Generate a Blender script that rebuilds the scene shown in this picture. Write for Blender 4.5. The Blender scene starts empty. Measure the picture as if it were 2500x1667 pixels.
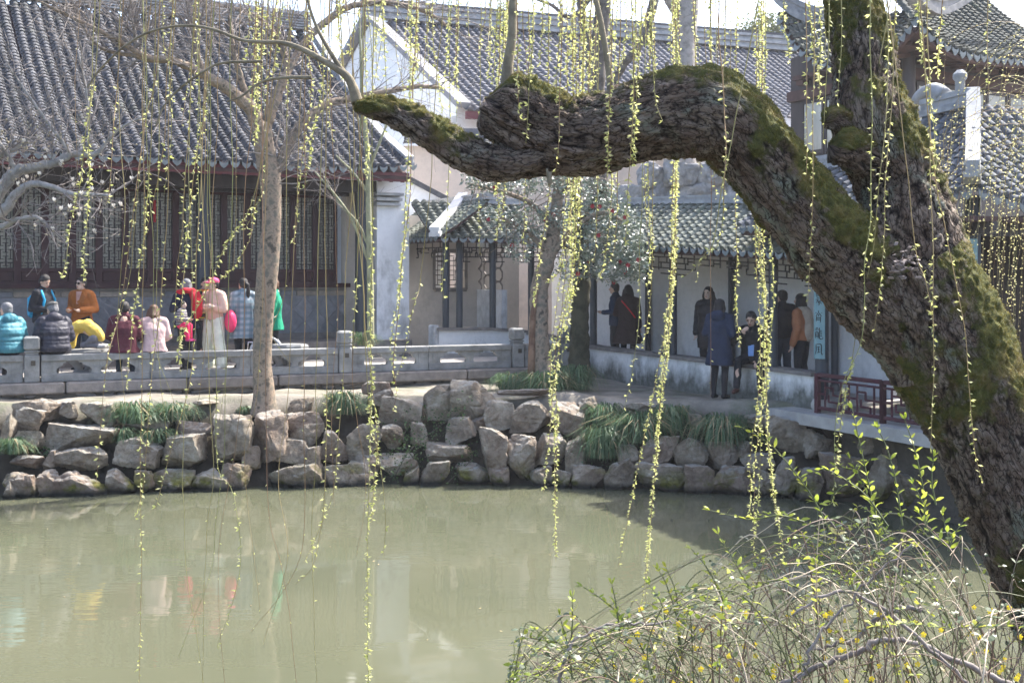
import bpy, math, random
import numpy as np
from mathutils import Vector, Matrix

random.seed(7)
RNG = np.random.default_rng(7)
scene = bpy.context.scene
COL = scene.collection

# ---------------------------------------------------------------- camera
F, HY, HC = 2900.0, 680.0, 3.2          # focal length in photo pixels, horizon row, eye height over the water
cam_d = bpy.data.cameras.new("camera")
cam = bpy.data.objects.new("camera", cam_d)
COL.objects.link(cam)
cam.location = (0, 0, HC)
cam.rotation_euler = (math.radians(90), 0, 0)
cam_d.sensor_width = 36.0
cam_d.lens = 36.0 * F / 2500.0
cam_d.shift_y = -(833.5 - HY) / 2500.0
cam_d.clip_start, cam_d.clip_end = 0.1, 3000.0
cam_d.dof.use_dof = True
cam_d.dof.focus_distance = 6.3
cam_d.dof.aperture_fstop = 9.0
scene.camera = cam

# ---------------------------------------------------------------- light
SUN_AZ, SUN_EL = math.radians(50), math.radians(51)      # azimuth from +Y towards +X
world = bpy.data.worlds.new("World"); scene.world = world
world.use_nodes = True
wn = world.node_tree.nodes; wl = world.node_tree.links
bg = wn["Background"]
sky = wn.new("ShaderNodeTexSky"); sky.sky_type = 'NISHITA'; sky.sun_disc = False
sky.sun_elevation = SUN_EL; sky.sun_rotation = SUN_AZ
sky.air_density = 0.75; sky.dust_density = 3.2; sky.ozone_density = 0.6
wl.new(sky.outputs[0], bg.inputs[0]); bg.inputs[1].default_value = 0.15
sun_d = bpy.data.lights.new("sun", 'SUN'); sun_d.energy = 3.3; sun_d.angle = math.radians(0.6)
sun_d.color = (1.0, 0.965, 0.90)
sun = bpy.data.objects.new("sun", sun_d); COL.objects.link(sun)
S = Vector((math.sin(SUN_AZ)*math.cos(SUN_EL), math.cos(SUN_AZ)*math.cos(SUN_EL), math.sin(SUN_EL)))
sun.rotation_euler = S.to_track_quat('Z', 'Y').to_euler()
sun.location = (10, 20, 40)
scene.view_settings.view_transform = 'Standard'
scene.view_settings.look = 'None'
scene.view_settings.exposure = 2.1
scene.view_settings.gamma = 1.0
scene.render.engine = 'CYCLES'
cy = scene.cycles
cy.use_denoising = True
cy.max_bounces = 6; cy.diffuse_bounces = 3; cy.glossy_bounces = 3; cy.transmission_bounces = 4
cy.transparent_max_bounces = 6; cy.volume_bounces = 0
cy.use_adaptive_sampling = True; cy.adaptive_threshold = 0.02
cy.caustics_reflective = False; cy.caustics_refractive = False
cy.sample_clamp_indirect = 6.0

# ---------------------------------------------------------------- helpers
def P(px, py, D):
    return Vector(((px-1250.0)*D/F, D, HC-(py-HY)*D/F))
def PX(px, D, z):
    return Vector(((px-1250.0)*D/F, D, z))
WM = {}
def link(o, parent=None):
    COL.objects.link(o)
    if parent is not None:
        o.parent = parent
        o.matrix_parent_inverse = WM[parent.name].inverted()
    return o
def tag(o, label=None, cat=None, group=None, kind=None):
    if label: o["label"] = label
    if cat: o["category"] = cat
    if group: o["group"] = group
    if kind: o["kind"] = kind
    return o
def thing(name, loc, label, cat, group=None):
    o = bpy.data.objects.new(name, None); COL.objects.link(o)
    o.empty_display_size = 0.2
    o.location = loc
    WM[o.name] = Matrix.Translation(Vector(loc))
    return tag(o, label, cat, group)
def inst(name, mesh, M, parent=None):
    o = bpy.data.objects.new(name, mesh)
    link(o, parent)
    o.matrix_basis = M
    WM[o.name] = M if parent is None else Matrix.Identity(4)
    return o
def frame(o, x, y, z):
    return Matrix(((x[0], y[0], z[0], o[0]), (x[1], y[1], z[1], o[1]), (x[2], y[2], z[2], o[2]), (0, 0, 0, 1)))

class MB:
    def __init__(s): s.v = []; s.f = []; s.m = []; s.n = 0; s.attr = {}
    def add(s, verts, faces, mi=0):
        verts = np.asarray(verts, dtype=np.float64).reshape(-1, 3)
        b = s.n; s.v.append(verts); s.n += len(verts)
        for f in faces: s.f.append(tuple(int(i)+b for i in f)); s.m.append(mi)
        return b
    def box(s, c, size, R=None, mi=0):
        sx, sy, sz = [k*0.5 for k in size]
        v = np.array([[x, y, z] for z in (-sz, sz) for y in (-sy, sy) for x in (-sx, sx)])
        if R is not None: v = v @ np.array(R.to_3x3()).T
        s.add(v+np.array(c), [(0, 2, 3, 1), (4, 5, 7, 6), (0, 1, 5, 4), (2, 6, 7, 3), (0, 4, 6, 2), (1, 3, 7, 5)], mi)
    def bevbox(s, c, size, bev=0.02, R=None, mi=0):
        sx, sy, sz = [k*0.5 for k in size]; b = min(bev, sx*.9, sy*.9, sz*.9)
        v = []
        for z, i in ((-sz, b), (-sz+b, 0), (sz-b, 0), (sz, b)):
            X, Y = sx-i, sy-i
            v += [(-X+b, -Y, z), (X-b, -Y, z), (X, -Y+b, z), (X, Y-b, z), (X-b, Y, z), (-X+b, Y, z), (-X, Y-b, z), (-X, -Y+b, z)]
        v = np.array(v)
        if R is not None: v = v @ np.array(R.to_3x3()).T
        f = [tuple(range(7, -1, -1)), tuple(range(24, 32))]
        for r in range(3):
            for k in range(8):
                f.append((r*8+k, r*8+(k+1) % 8, (r+1)*8+(k+1) % 8, (r+1)*8+k))
        s.add(v+np.array(c), f, mi)
    def bar(s, a, b, w, h, up=(0, 0, 1), mi=0):
        a = Vector(a); b = Vector(b); d = (b-a); L = d.length
        if L < 1e-6: return
        x = d/L; u = Vector(up)
        y = u.cross(x)
        if y.length < 1e-5: y = Vector((0, 1, 0)).cross(x)
        y.normalize(); z = x.cross(y)
        R = Matrix((x, y, z)).transposed()
        s.box((a+b)/2, (L, w, h), R, mi)
    def tube(s, pts, rad, k=6, mi=0, cap=True, ell=None):
        pts = np.asarray([tuple(p) for p in pts], dtype=np.float64); n = len(pts)
        rad = np.broadcast_to(np.asarray(rad, dtype=np.float64), (n,))
        t = np.gradient(pts, axis=0); t /= (np.linalg.norm(t, axis=1)[:, None]+1e-12)
        ref = np.array([0., 0., 1.]) if abs(t[0][2]) < .9 else np.array([1., 0., 0.])
        N = np.zeros((n, 3))
        nn = ref-t[0]*np.dot(ref, t[0]); N[0] = nn/np.linalg.norm(nn)
        for i in range(1, n):
            nn = N[i-1]-t[i]*np.dot(N[i-1], t[i]); l = np.linalg.norm(nn)
            N[i] = nn/l if l > 1e-6 else N[i-1]
        B = np.cross(t, N)
        a = np.arange(k)*2*math.pi/k
        v = pts[:, None, :]+rad[:, None, None]*(np.cos(a)[None, :, None]*N[:, None, :]+np.sin(a)[None, :, None]*B[:, None, :])
        f = [(i*k+j, i*k+(j+1) % k, (i+1)*k+(j+1) % k, (i+1)*k+j) for i in range(n-1) for j in range(k)]
        if cap:
            f.append(tuple(range(k-1, -1, -1))); f.append(tuple(range((n-1)*k, n*k)))
        s.add(v.reshape(-1, 3), f, mi)
    def lathe(s, c, prof, k=16, mi=0, R=None, cap=True):
        n = len(prof); a = np.arange(k)*2*math.pi/k
        v = np.array([[r*math.cos(t), r*math.sin(t), z] for r, z in prof for t in a])
        if R is not None: v = v @ np.array(R.to_3x3()).T
        f = [(i*k+j, i*k+(j+1) % k, (i+1)*k+(j+1) % k, (i+1)*k+j) for i in range(n-1) for j in range(k)]
        if cap: f.append(tuple(range(k-1, -1, -1))); f.append(tuple(range((n-1)*k, n*k)))
        s.add(v+np.array(c), f, mi)
    def ellipsoid(s, c, r, R=None, mi=0, k=12, m=8):
        v = [(0, 0, -1)]
        for i in range(1, m):
            ph = -math.pi/2+math.pi*i/m
            for j in range(k):
                a = 2*math.pi*j/k; v.append((math.cos(ph)*math.cos(a), math.cos(ph)*math.sin(a), math.sin(ph)))
        v.append((0, 0, 1)); v = np.array(v)*np.array(r)
        if R is not None: v = v @ np.array(R.to_3x3()).T
        f = [(0, 1+(j+1) % k, 1+j) for j in range(k)]
        for i in range(m-2):
            for j in range(k):
                a = 1+i*k+j; b = 1+i*k+(j+1) % k; f.append((a, b, b+k, a+k))
        e = 1+(m-1)*k; o = 1+(m-2)*k
        f += [(e, o+j, o+(j+1) % k) for j in range(k)]
        s.add(v+np.array(c), f, mi)
    def prism(s, poly, d, mi=0):
        """poly: 3D points of a flat outline; d: extrusion vector"""
        p = np.array([tuple(q) for q in poly], dtype=float); n = len(p)
        v = np.vstack([p, p+np.array(d)])
        f = [tuple(range(n-1, -1, -1)), tuple(range(n, 2*n))]+[(i, (i+1) % n, n+(i+1) % n, n+i) for i in range(n)]
        s.add(v, f, mi)
    def mesh(s, name, mats, off=None, smooth=False, sharp=None):
        me = bpy.data.meshes.new(name)
        v = np.vstack(s.v) if s.v else np.zeros((0, 3))
        if off is not None: v = v-np.array(off)
        me.from_pydata(v.tolist() if len(v) < 5 else v, [], s.f)
        if not isinstance(mats, (list, tuple)): mats = [mats]
        for m in mats: me.materials.append(m)
        if len(mats) > 1: me.polygons.foreach_set("material_index", np.array(s.m, dtype=np.int32))
        if smooth: me.polygons.foreach_set("use_smooth", np.ones(len(me.polygons), dtype=bool))
        for nm, a in s.attr.items():
            at = me.attributes.new(nm, 'FLOAT', 'POINT'); at.data.foreach_set("value", np.asarray(a, dtype=np.float32))
        me.update()
        if sharp is not None: me.set_sharp_from_angle(angle=math.radians(sharp))
        return me
    def build(s, name, mats, parent=None, smooth=False, sharp=None, kind=None):
        """one mesh object; a top-level one gets its origin at its base"""
        off = None
        if parent is None:
            v = np.vstack(s.v); lo = v.min(0); hi = v.max(0)
            off = np.array([(lo[0]+hi[0])/2, (lo[1]+hi[1])/2, lo[2]])
        me = s.mesh(name, mats, off, smooth, sharp)
        o = bpy.data.objects.new(name, me); link(o, parent)
        if off is not None: o.location = off
        WM[o.name] = Matrix.Translation(Vector(off)) if off is not None else Matrix.Identity(4)
        if kind: o["kind"] = kind
        return o

def catmull(pts, n):
    """pts: array (m,k) -> resampled (.,k), n steps per span"""
    p = np.asarray(pts, dtype=float); m = len(p)
    q = np.vstack([2*p[0]-p[1], p, 2*p[-1]-p[-2]])
    out = []
    for i in range(m-1):
        a, b, c, d = q[i], q[i+1], q[i+2], q[i+3]
        for t in np.arange(n)/n:
            out.append(.5*((2*b)+(-a+c)*t+(2*a-5*b+4*c-d)*t*t+(-a+3*b-3*c+d)*t**3))
    out.append(p[-1]); return np.array(out)

def _hash(ix, iy, iz, seed):
    h = (ix.astype(np.int64)*374761393+iy.astype(np.int64)*668265263+iz.astype(np.int64)*2147483647+seed*1274126177) & 0xFFFFFFFF
    h = ((h ^ (h >> 13))*1274126177) & 0xFFFFFFFF
    h = ((h ^ (h >> 16))*2246822519) & 0xFFFFFFFF
    return ((h ^ (h >> 15)) & 0xFFFFFF)/float(0xFFFFFF)
def vnoise(p, seed=0):
    p = np.asarray(p); i = np.floor(p).astype(np.int64); f = p-i; f = f*f*(3-2*f)
    r = 0
    for dx in (0, 1):
        for dy in (0, 1):
            for dz in (0, 1):
                w = (f[:, 0] if dx else 1-f[:, 0])*(f[:, 1] if dy else 1-f[:, 1])*(f[:, 2] if dz else 1-f[:, 2])
                r = r+w*_hash(i[:, 0]+dx, i[:, 1]+dy, i[:, 2]+dz, seed)
    return r*2-1
def fbm(p, o=4, seed=0):
    p = np.asarray(p, dtype=float); a, t = 1., 0.
    for k in range(o): t = t+a*vnoise(p*2**k+k*17.3, seed+k); a *= .5
    return t
def worley(p, seed=0):
    p = np.asarray(p); i = np.floor(p).astype(np.int64)
    f1 = np.full(len(p), 9.); f2 = np.full(len(p), 9.)
    for dx in (-1, 0, 1):
        for dy in (-1, 0, 1):
            for dz in (-1, 0, 1):
                c = i+np.array([dx, dy, dz])
                q = np.stack([_hash(c[:, 0], c[:, 1], c[:, 2], seed+k) for k in range(3)], 1)+c
                d = np.linalg.norm(q-p, axis=1)
                m = d < f1; f2 = np.where(m, f1, np.minimum(f2, d)); f1 = np.where(m, d, f1)
    return f1, f2

# ---------------------------------------------------------------- materials
class Mat:
    def __init__(s, name, col=(.5, .5, .5), rough=.7, spec=.3, metal=0.):
        s.m = bpy.data.materials.new(name); s.m.use_nodes = True
        s.t = s.m.node_tree; s.N = s.t.nodes; s.L = s.t.links
        s.b = s.N["Principled BSDF"]; s.out = s.N["Material Output"]
        s.b.inputs["Base Color"].default_value = (*col, 1); s.b.inputs["Roughness"].default_value = rough
        s.b.inputs["Specular IOR Level"].default_value = spec; s.b.inputs["Metallic"].default_value = metal
        s.col = None
    def n(s, t, **kw):
        x = s.N.new(t)
        for k, v in kw.items(): setattr(x, k, v)
        return x
    def pos(s, scale=(1, 1, 1)):
        g = s.n("ShaderNodeNewGeometry"); m = s.n("ShaderNodeMapping"); m.inputs["Scale"].default_value = scale
        s.L.new(g.outputs["Position"], m.inputs["Vector"]); return m.outputs[0]
    def noise(s, scale, detail=4, rough=.55, stretch=(1, 1, 1)):
        x = s.n("ShaderNodeTexNoise"); x.inputs["Scale"].default_value = scale; x.inputs["Detail"].default_value = detail
        x.inputs["Roughness"].default_value = rough; s.L.new(s.pos(stretch), x.inputs["Vector"]); return x.outputs["Fac"]
    def ramp(s, fac, stops, interp='LINEAR'):
        r = s.n("ShaderNodeValToRGB"); r.color_ramp.interpolation = interp
        e = r.color_ramp.elements
        while len(e) < len(stops): e.new(.5)
        for el, (p, c) in zip(e, stops): el.position = p; el.color = (*c, 1) if len(c) == 3 else c
        s.L.new(fac, r.inputs[0]); return r.outputs[0]
    def val(s, fac, a, b):
        r = s.n("ShaderNodeMapRange"); r.inputs[1].default_value = a; r.inputs[2].default_value = b
        r.clamp = True; s.L.new(fac, r.inputs[0]); return r.outputs[0]
    def mix(s, fac, a, b, blend='MIX'):
        x = s.n("ShaderNodeMix", data_type='RGBA', blend_type=blend)
        for sock, v in ((x.inputs[0], fac), (x.inputs[6], a), (x.inputs[7], b)):
            if isinstance(v, (int, float)): sock.default_value = v
            elif isinstance(v, tuple): sock.default_value = (*v, 1)
            else: s.L.new(v, sock)
        return x.outputs[2]
    def math(s, op, a, b=None, clamp=False):
        x = s.n("ShaderNodeMath", operation=op, use_clamp=clamp)
        for sock, v in ((x.inputs[0], a), (x.inputs[1], b)):
            if v is None: continue
            if isinstance(v, (int, float)): sock.default_value = v
            else: s.L.new(v, sock)
        return x.outputs[0]
    def color(s, out): s.col = out; s.L.new(out, s.b.inputs["Base Color"]); return s
    def rand(s):
        return s.n("ShaderNodeObjectInfo").outputs["Random"]
    def bump(s, h, strength=.3, dist=.02):
        b = s.n("ShaderNodeBump"); b.inputs["Strength"].default_value = strength; b.inputs["Distance"].default_value = dist
        s.L.new(h, b.inputs["Height"]); s.L.new(b.outputs[0], s.b.inputs["Normal"]); s.nrm = b.outputs[0]; return s
    def leaf(s, trans=.5, tcol=None):
        t = s.n("ShaderNodeBsdfTranslucent"); m = s.n("ShaderNodeMixShader"); m.inputs[0].default_value = trans
        if s.col is not None and tcol is None: s.L.new(s.col, t.inputs[0])
        else: t.inputs[0].default_value = (*(tcol or tuple(s.b.inputs["Base Color"].default_value)[:3]), 1)
        s.L.new(s.b.outputs[0], m.inputs[1]); s.L.new(t.outputs[0], m.inputs[2]); s.L.new(m.outputs[0], s.out.inputs[0]); return s

def noisy(name, c1, c2, scale=3., rough=.75, bump=.25, bscale=None, bdist=.02, rnd=0., spec=.3, stretch=(1, 1, 1), lo=.3, hi=.7, detail=5):
    m = Mat(name, c1, rough, spec)
    nz = m.noise(scale, detail, .6, stretch)
    c = m.ramp(nz, [(lo, c1), (hi, c2)])
    if rnd:
        v = m.val(m.rand(), 0, 1); k = m.math('MULTIPLY_ADD', v, rnd); k.node.inputs[2].default_value = 1-rnd/2
        hsv = m.n("ShaderNodeHueSaturation"); m.L.new(k, hsv.inputs["Value"]); m.L.new(c, hsv.inputs["Color"]); c = hsv.outputs[0]
    m.color(c)
    if bump: m.bump(m.noise(bscale or scale*6, 6, .65), bump, bdist)
    return m

MAT = {}
def plaster(name, base, stain, amount, ztop, zbot):
    """limewash with blotchy grey damp stains, heavier towards zbot"""
    m = Mat(name, base, .9, .1)
    g = m.n("ShaderNodeNewGeometry"); sp = m.n("ShaderNodeSeparateXYZ"); m.L.new(g.outputs["Position"], sp.inputs[0])
    h = m.n("ShaderNodeMapRange"); h.inputs[1].default_value = ztop; h.inputs[2].default_value = zbot; m.L.new(sp.outputs[2], h.inputs[0])
    n1 = m.noise(2.2, 7, .7, (1, 1, .6)); n2 = m.noise(9, 6, .7)
    s = m.math('MULTIPLY_ADD', h.outputs[0], amount); m.L.new(n1, s.node.inputs[2])
    k = m.val(s, .62, .95)
    c = m.mix(k, base, stain)
    c = m.mix(m.val(n2, .35, .75), c, tuple(b*.86 for b in base), 'MIX') if False else m.mix(m.math('MULTIPLY', m.val(n2, .4, .8), .35), c, tuple(b*.6 for b in base))
    m.color(c); m.bump(n2, .25, .015); return m.m

def tile_mat(name, c1, c2, lich):
    m = Mat(name, c1, .85, .2)
    c = m.ramp(m.noise(5.5, 6, .7), [(.3, c1), (.7, c2)])
    c = m.mix(m.val(m.noise(1.7, 5, .7), .55, .72), c, lich)
    n3 = m.noise(34, 3, .6); c = m.mix(m.math('MULTIPLY', m.val(n3, .5, .8), .28), c, tuple(x*2.1 for x in c2))
    v = m.math('MULTIPLY_ADD', m.rand(), .35); v.node.inputs[2].default_value = .82
    hsv = m.n("ShaderNodeHueSaturation"); m.L.new(v, hsv.inputs["Value"]); m.L.new(c, hsv.inputs["Color"])
    m.color(hsv.outputs[0]); m.bump(m.noise(60, 5, .7), .35, .01); return m.m

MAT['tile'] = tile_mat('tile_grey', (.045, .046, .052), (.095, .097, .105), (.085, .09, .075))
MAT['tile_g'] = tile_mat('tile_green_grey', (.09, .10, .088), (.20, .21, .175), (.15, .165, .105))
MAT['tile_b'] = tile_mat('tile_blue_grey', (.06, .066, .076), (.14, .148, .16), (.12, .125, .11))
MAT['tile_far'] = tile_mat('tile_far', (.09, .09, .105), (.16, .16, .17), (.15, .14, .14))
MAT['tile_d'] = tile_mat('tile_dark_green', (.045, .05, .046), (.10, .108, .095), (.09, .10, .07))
MAT['mortar'] = noisy('ridge_mortar', (.42, .42, .42), (.22, .23, .24), 4, .85, .4, rnd=.1).m
MAT['drip'] = noisy('drip_tile', (.13, .15, .155), (.22, .245, .25), 8, .7, .3, rnd=.3).m
MAT['deck'] = noisy('roof_boards', (.05, .03, .03), (.09, .05, .045), 4, .8, .2).m
MAT['fascia'] = noisy('red_fascia', (.16, .045, .05), (.10, .03, .035), 3, .6, .15).m
MAT['lacquer'] = noisy('dark_red_lacquer', (.05, .016, .019), (.03, .012, .014), 3, .45, .12, stretch=(1, 1, .15)).m
MAT['darkwood'] = noisy('dark_wood', (.030, .026, .028), (.055, .045, .045), 4, .55, .15, stretch=(1, 1, .2)).m
MAT['column'] = noisy('slate_lacquer_column', (.035, .042, .052), (.055, .062, .072), 3, .42, .1, stretch=(1, 1, .2)).m
MAT['white'] = plaster('white_limewash', (.74, .745, .76), (.20, .20, .19), .28, 4.5, 1.7)
MAT['lowwall'] = plaster('low_wall_limewash', (.72, .72, .71), (.10, .105, .09), .62, 1.95, 1.1)
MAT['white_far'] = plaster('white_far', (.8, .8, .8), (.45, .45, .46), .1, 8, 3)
MAT['tan'] = plaster('tan_plaster', (.50, .45, .395), (.26, .23, .2), .2, 4.2, 1.5)
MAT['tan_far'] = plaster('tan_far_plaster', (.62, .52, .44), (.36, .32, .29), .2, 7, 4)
MAT['greywall'] = plaster('gallery_back_wall', (.70, .69, .68), (.35, .34, .33), .14, 3.8, 1.2)
MAT['stone'] = noisy('railing_limestone', (.30, .30, .29), (.155, .155, .15), 5, .85, .5, bscale=22, rnd=.16, lo=.32, hi=.72, bdist=.03).m
MAT['granite'] = noisy('granite_slab', (.25, .225, .205), (.13, .118, .11), 6, .85, .5, bscale=30, rnd=.25, bdist=.03).m
MAT['ledge'] = noisy('ledge_stone', (.44, .42, .39), (.30, .29, .27), 4, .85, .3, rnd=.1).m
MAT['dado'] = noisy('dado_brick', (.21, .215, .225), (.135, .14, .15), 7, .8, .2, rnd=.4).m
MAT['dado_warm'] = noisy('sill_brick', (.33, .28, .22), (.20, .18, .155), 7, .8, .2, rnd=.5).m
MAT['joint'] = noisy('mortar_joint', (.26, .255, .25), (.19, .19, .19), 7, .9, .2).m
MAT['floor'] = noisy('terrace_paving', (.40, .37, .33), (.27, .25, .23), 5, .85, .3).m
m = Mat('window_glass', (.21, .215, .19), .12, .5)
m.color(m.ramp(m.noise(1.6, 5, .65, (1, 1, .35)), [(.3, (.10, .11, .10)), (.52, (.30, .30, .26)), (.75, (.42, .42, .37))])); MAT['glass'] = m.m  # pale grey in the pane colour stands in for reflected sky and pond
MAT['dirt'] = noisy('packed_earth', (.41, .37, .31), (.245, .225, .19), 2.3, .95, .55, bscale=26, bdist=.03, lo=.36, hi=.66).m
MAT['soil'] = noisy('dark_soil', (.06, .052, .042), (.11, .095, .075), 4, .95, .6, bscale=18, bdist=.05).m
# ================================================================ ground, water, banks
SHORE = [(-60, 14.0), (-11, 16.6), (-7.46, 17.3), (-3.95, 18.15), (-1.6, 18.5), (.94, 18.2), (3.36, 17.6), (4.95, 16.8), (6.2, 15.0), (8.0, 12.5), (11, 9.0), (60, 4.0)]
def shoreY(x):
    return np.interp(x, [a for a, b in SHORE], [b for a, b in SHORE])
GZ = 1.24
def sheet(name, xs, ys, zf, mats, mi=None, kind='structure', smooth=True):
    X, Y = np.meshgrid(xs, ys); Z = zf(X, Y)
    v = np.stack([X.ravel(), Y.ravel(), Z.ravel()], 1); nx, ny = len(xs), len(ys)
    b = MB(); b.add(v, [(j*nx+i, j*nx+i+1, (j+1)*nx+i+1, (j+1)*nx+i) for j in range(ny-1) for i in range(nx-1)])
    o = b.build(name, mats, smooth=smooth); o["kind"] = kind; return o
def bank_z(X, T):
    """T metres behind the water's edge"""
    base = np.where(T < 1.5, -.5+(GZ+.5)*np.clip((T+.15)/1.65, 0, 1)**.8, GZ)
    p = np.stack([X.ravel(), T.ravel(), 0*X.ravel()], 1)
    n = fbm(p*1.3, 4, 3).reshape(X.shape)*.05
    return base+n*np.where(T < 5, 1, .2)
# far bank as (x, distance behind the shore) grid
xs = np.concatenate([np.linspace(-70, -13, 8), np.linspace(-12, 9, 170), np.linspace(10, 70, 8)])
ts = np.concatenate([np.linspace(-.15, 6, 90), np.linspace(7, 30, 12), np.array([50, 80, 100])])
X, T = np.meshgrid(xs, ts)
Y = shoreY(X)+T; Z = bank_z(X, T)
b = MB(); nx = len(xs)
b.add(np.stack([X.ravel(), Y.ravel(), Z.ravel()], 1), [(j*nx+i, j*nx+i+1, (j+1)*nx+i+1, (j+1)*nx+i) for j in range(len(ts)-1) for i in range(nx-1)])
gm = Mat('bank_ground', (.4, .37, .31), .95, .1)
tt = gm.ramp(gm.noise(1.9, 6, .65), [(.34, (.16, .145, .12)), (.66, (.30, .27, .225))])
tt = gm.mix(gm.val(gm.noise(1.1, 5, .7), .5, .68), tt, (.13, .135, .09))
g_ = gm.n("ShaderNodeNewGeometry"); sp_ = gm.n("ShaderNodeSeparateXYZ"); gm.L.new(g_.outputs["Position"], sp_.inputs[0])
tt = gm.mix(gm.val(sp_.outputs[2], 1.16, .95), tt, gm.ramp(gm.noise(5, 5), [(.3, (.026, .023, .018)), (.7, (.06, .052, .04))]))
gm.color(tt); gm.bump(gm.noise(24, 6, .7), .6, .03)
o = b.build('ground', gm.m, smooth=True); o["kind"] = 'structure'

# near bank under the camera and the willow
def near_z(X, Y):
    d = 3.6+np.clip((X-2.0)*1.3, 0, 6)+.25*np.sin(X*1.7)-Y
    z = -.6+2.2*np.clip((d+1.2)/2.0, 0, 1)**1.1
    return z+fbm(np.stack([X.ravel(), Y.ravel(), 0*X.ravel()], 1)*1.1, 3, 9).reshape(X.shape)*.06
sheet('near_bank', np.linspace(-14, 12, 80), np.linspace(-12, 12, 80), near_z, MAT['soil'])

wm = Mat('pond_water', (.30, .30, .20), .045, .5)
wm.b.inputs["IOR"].default_value = 1.42
wc = wm.ramp(wm.noise(.35, 3, .5), [(.3, (.078, .084, .054)), (.7, (.098, .10, .064))]); wm.color(wc)
w1 = wm.noise(2.2, 3, .5, (.55, 1.6, 1)); w2 = wm.noise(9, 2, .5, (.5, 1.8, 1))
hh = wm.math('MULTIPLY_ADD', w2, .12); wm.L.new(w1, hh.node.inputs[2])
amp = wm.val(wm.noise(.25, 3, .6), .45, .62)
wm.bump(wm.math('MULTIPLY', hh, amp), .028, .25)
sheet('water', np.linspace(-60, 60, 30), np.linspace(-20, 22, 20), lambda X, Y: 0*X, wm.m)
sheet('pond_bed', np.linspace(-60, 60, 10), np.linspace(-20, 22, 10), lambda X, Y: 0*X-.62, MAT['soil'])

# ================================================================ roof kit
def row_mesh(name, length, rise, w, mat, course=.13, sag=.25, cov=.30, seed=0, lift=.016):
    """one run of overlapping tiles: half a pan, a cover row, half a pan; local x across, y up-slope, z up"""
    r = random.Random(seed); nc = max(2, int(round(length/course)))
    rc = cov*w
    prof = []
    for k in range(3): t = k/2.5; prof.append((-w/2+(w/2-rc)*t*.92, -.030*(1-(t)**2)))
    for k in range(7):
        a = math.pi-math.pi*k/6; prof.append((rc*math.cos(a), .012+rc*.95*math.sin(a)))
    for k in range(3): t = 1-k/2.5 if k else .8; prof.append((w/2-(w/2-rc)*(.92*t if k < 2 else 0), -.030*(1-t*t) if k < 2 else -.030))
    prof = [(-w/2, -.032), (-w/2+(w/2-rc)*.45, -.026), (-rc*1.02, -.004)] + \
           [(rc*math.cos(math.pi-math.pi*k/6), rc*.95*math.sin(math.pi*k/6)) for k in range(7)] + \
           [(rc*1.02, -.004), (w/2-(w/2-rc)*.45, -.026), (w/2, -.032)]
    np_ = len(prof); v = []; f = []
    def zz(t): return rise*((1-sag)*t+sag*t*t)
    L = math.hypot(length, rise)
    for c in range(nc):
        j = r.uniform(-.006, .006); jl = r.uniform(.6, 1.35)*lift
        for e, t in enumerate((c/nc, (c+1)/nc)):
            y = length*t; dz = (rise*((1-sag)+2*sag*t))/length; nl = math.hypot(1, dz)
            ny, nz = -dz/nl, 1/nl
            up = jl if e == 0 else 0.
            for x, h in prof:
                k = (h+up) if h > -.02 else (h+up*.7)
                v.append((x*(1.0 if e == 0 else .95)+j, y+ny*k-(0.012 if e == 0 else 0), zz(t)+nz*k))
    for q in range(2*nc-1):
        for i in range(np_-1):
            f.append((q*np_+i, q*np_+i+1, (q+1)*np_+i+1, (q+1)*np_+i))
    # front closing face of the cover tile
    b = MB(); b.add(v, f)
    b.add([v[k] for k in range(2, 11)]+[(0, v[2][1], v[2][2]-.01)], [tuple(range(8, -1, -1))])
    return b.mesh(name, mat, smooth=True, sharp=35)
def drip_mesh(name, w, mat, h=.11):
    pts = [(-w*.5, .02), (-w*.47, -h*.35), (-w*.25, -h*.75), (0, -h), (w*.25, -h*.75), (w*.47, -h*.35), (w*.5, .02), (w*.25, -.012), (0, -.022), (-w*.25, -.012)]
    b = MB(); b.prism([(x, 0, z) for x, z in pts], (0, .016, 0)); return b.mesh(name, mat)
def roof_face(parent, E, back, rows, rmesh, dmesh=None, xdir=None, jitter=.013, row_name='tile_row', skip=()):
    """E: list of eave points (Vector) at row centres; back: unit horizontal vector up-slope"""
    n = len(E)
    for i, e in enumerate(E):
        a = E[max(0, i-1)]; c = E[min(n-1, i+1)]
        x = (c-a).normalized() if xdir is None else xdir
        y = Vector(back); z = Vector((0, 0, 1))
        rz = random.uniform(-.012, .012)
        M = frame(e+x*random.uniform(-.01, .01)+Vector((0, 0, random.uniform(-jitter, jitter))), x, (y+x*rz).normalized(), z)
        me = rmesh(i) if callable(rmesh) else rmesh[i % len(rmesh)]
        if me is not None: inst(row_name, me, M, parent)
        if dmesh is not None:
            d = e+x*(E[1]-E[0]).length*.5
            inst('drip_tile', dmesh, frame(d+Vector((0, 0, random.uniform(-.006, .006)))-y*.035, x, y, z), parent)
def lerp_pts(a, b, step):
    n = max(2, int(round((b-a).length/step))); return [a+(b-a)*((i+.5)/n) for i in range(n)]

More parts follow.
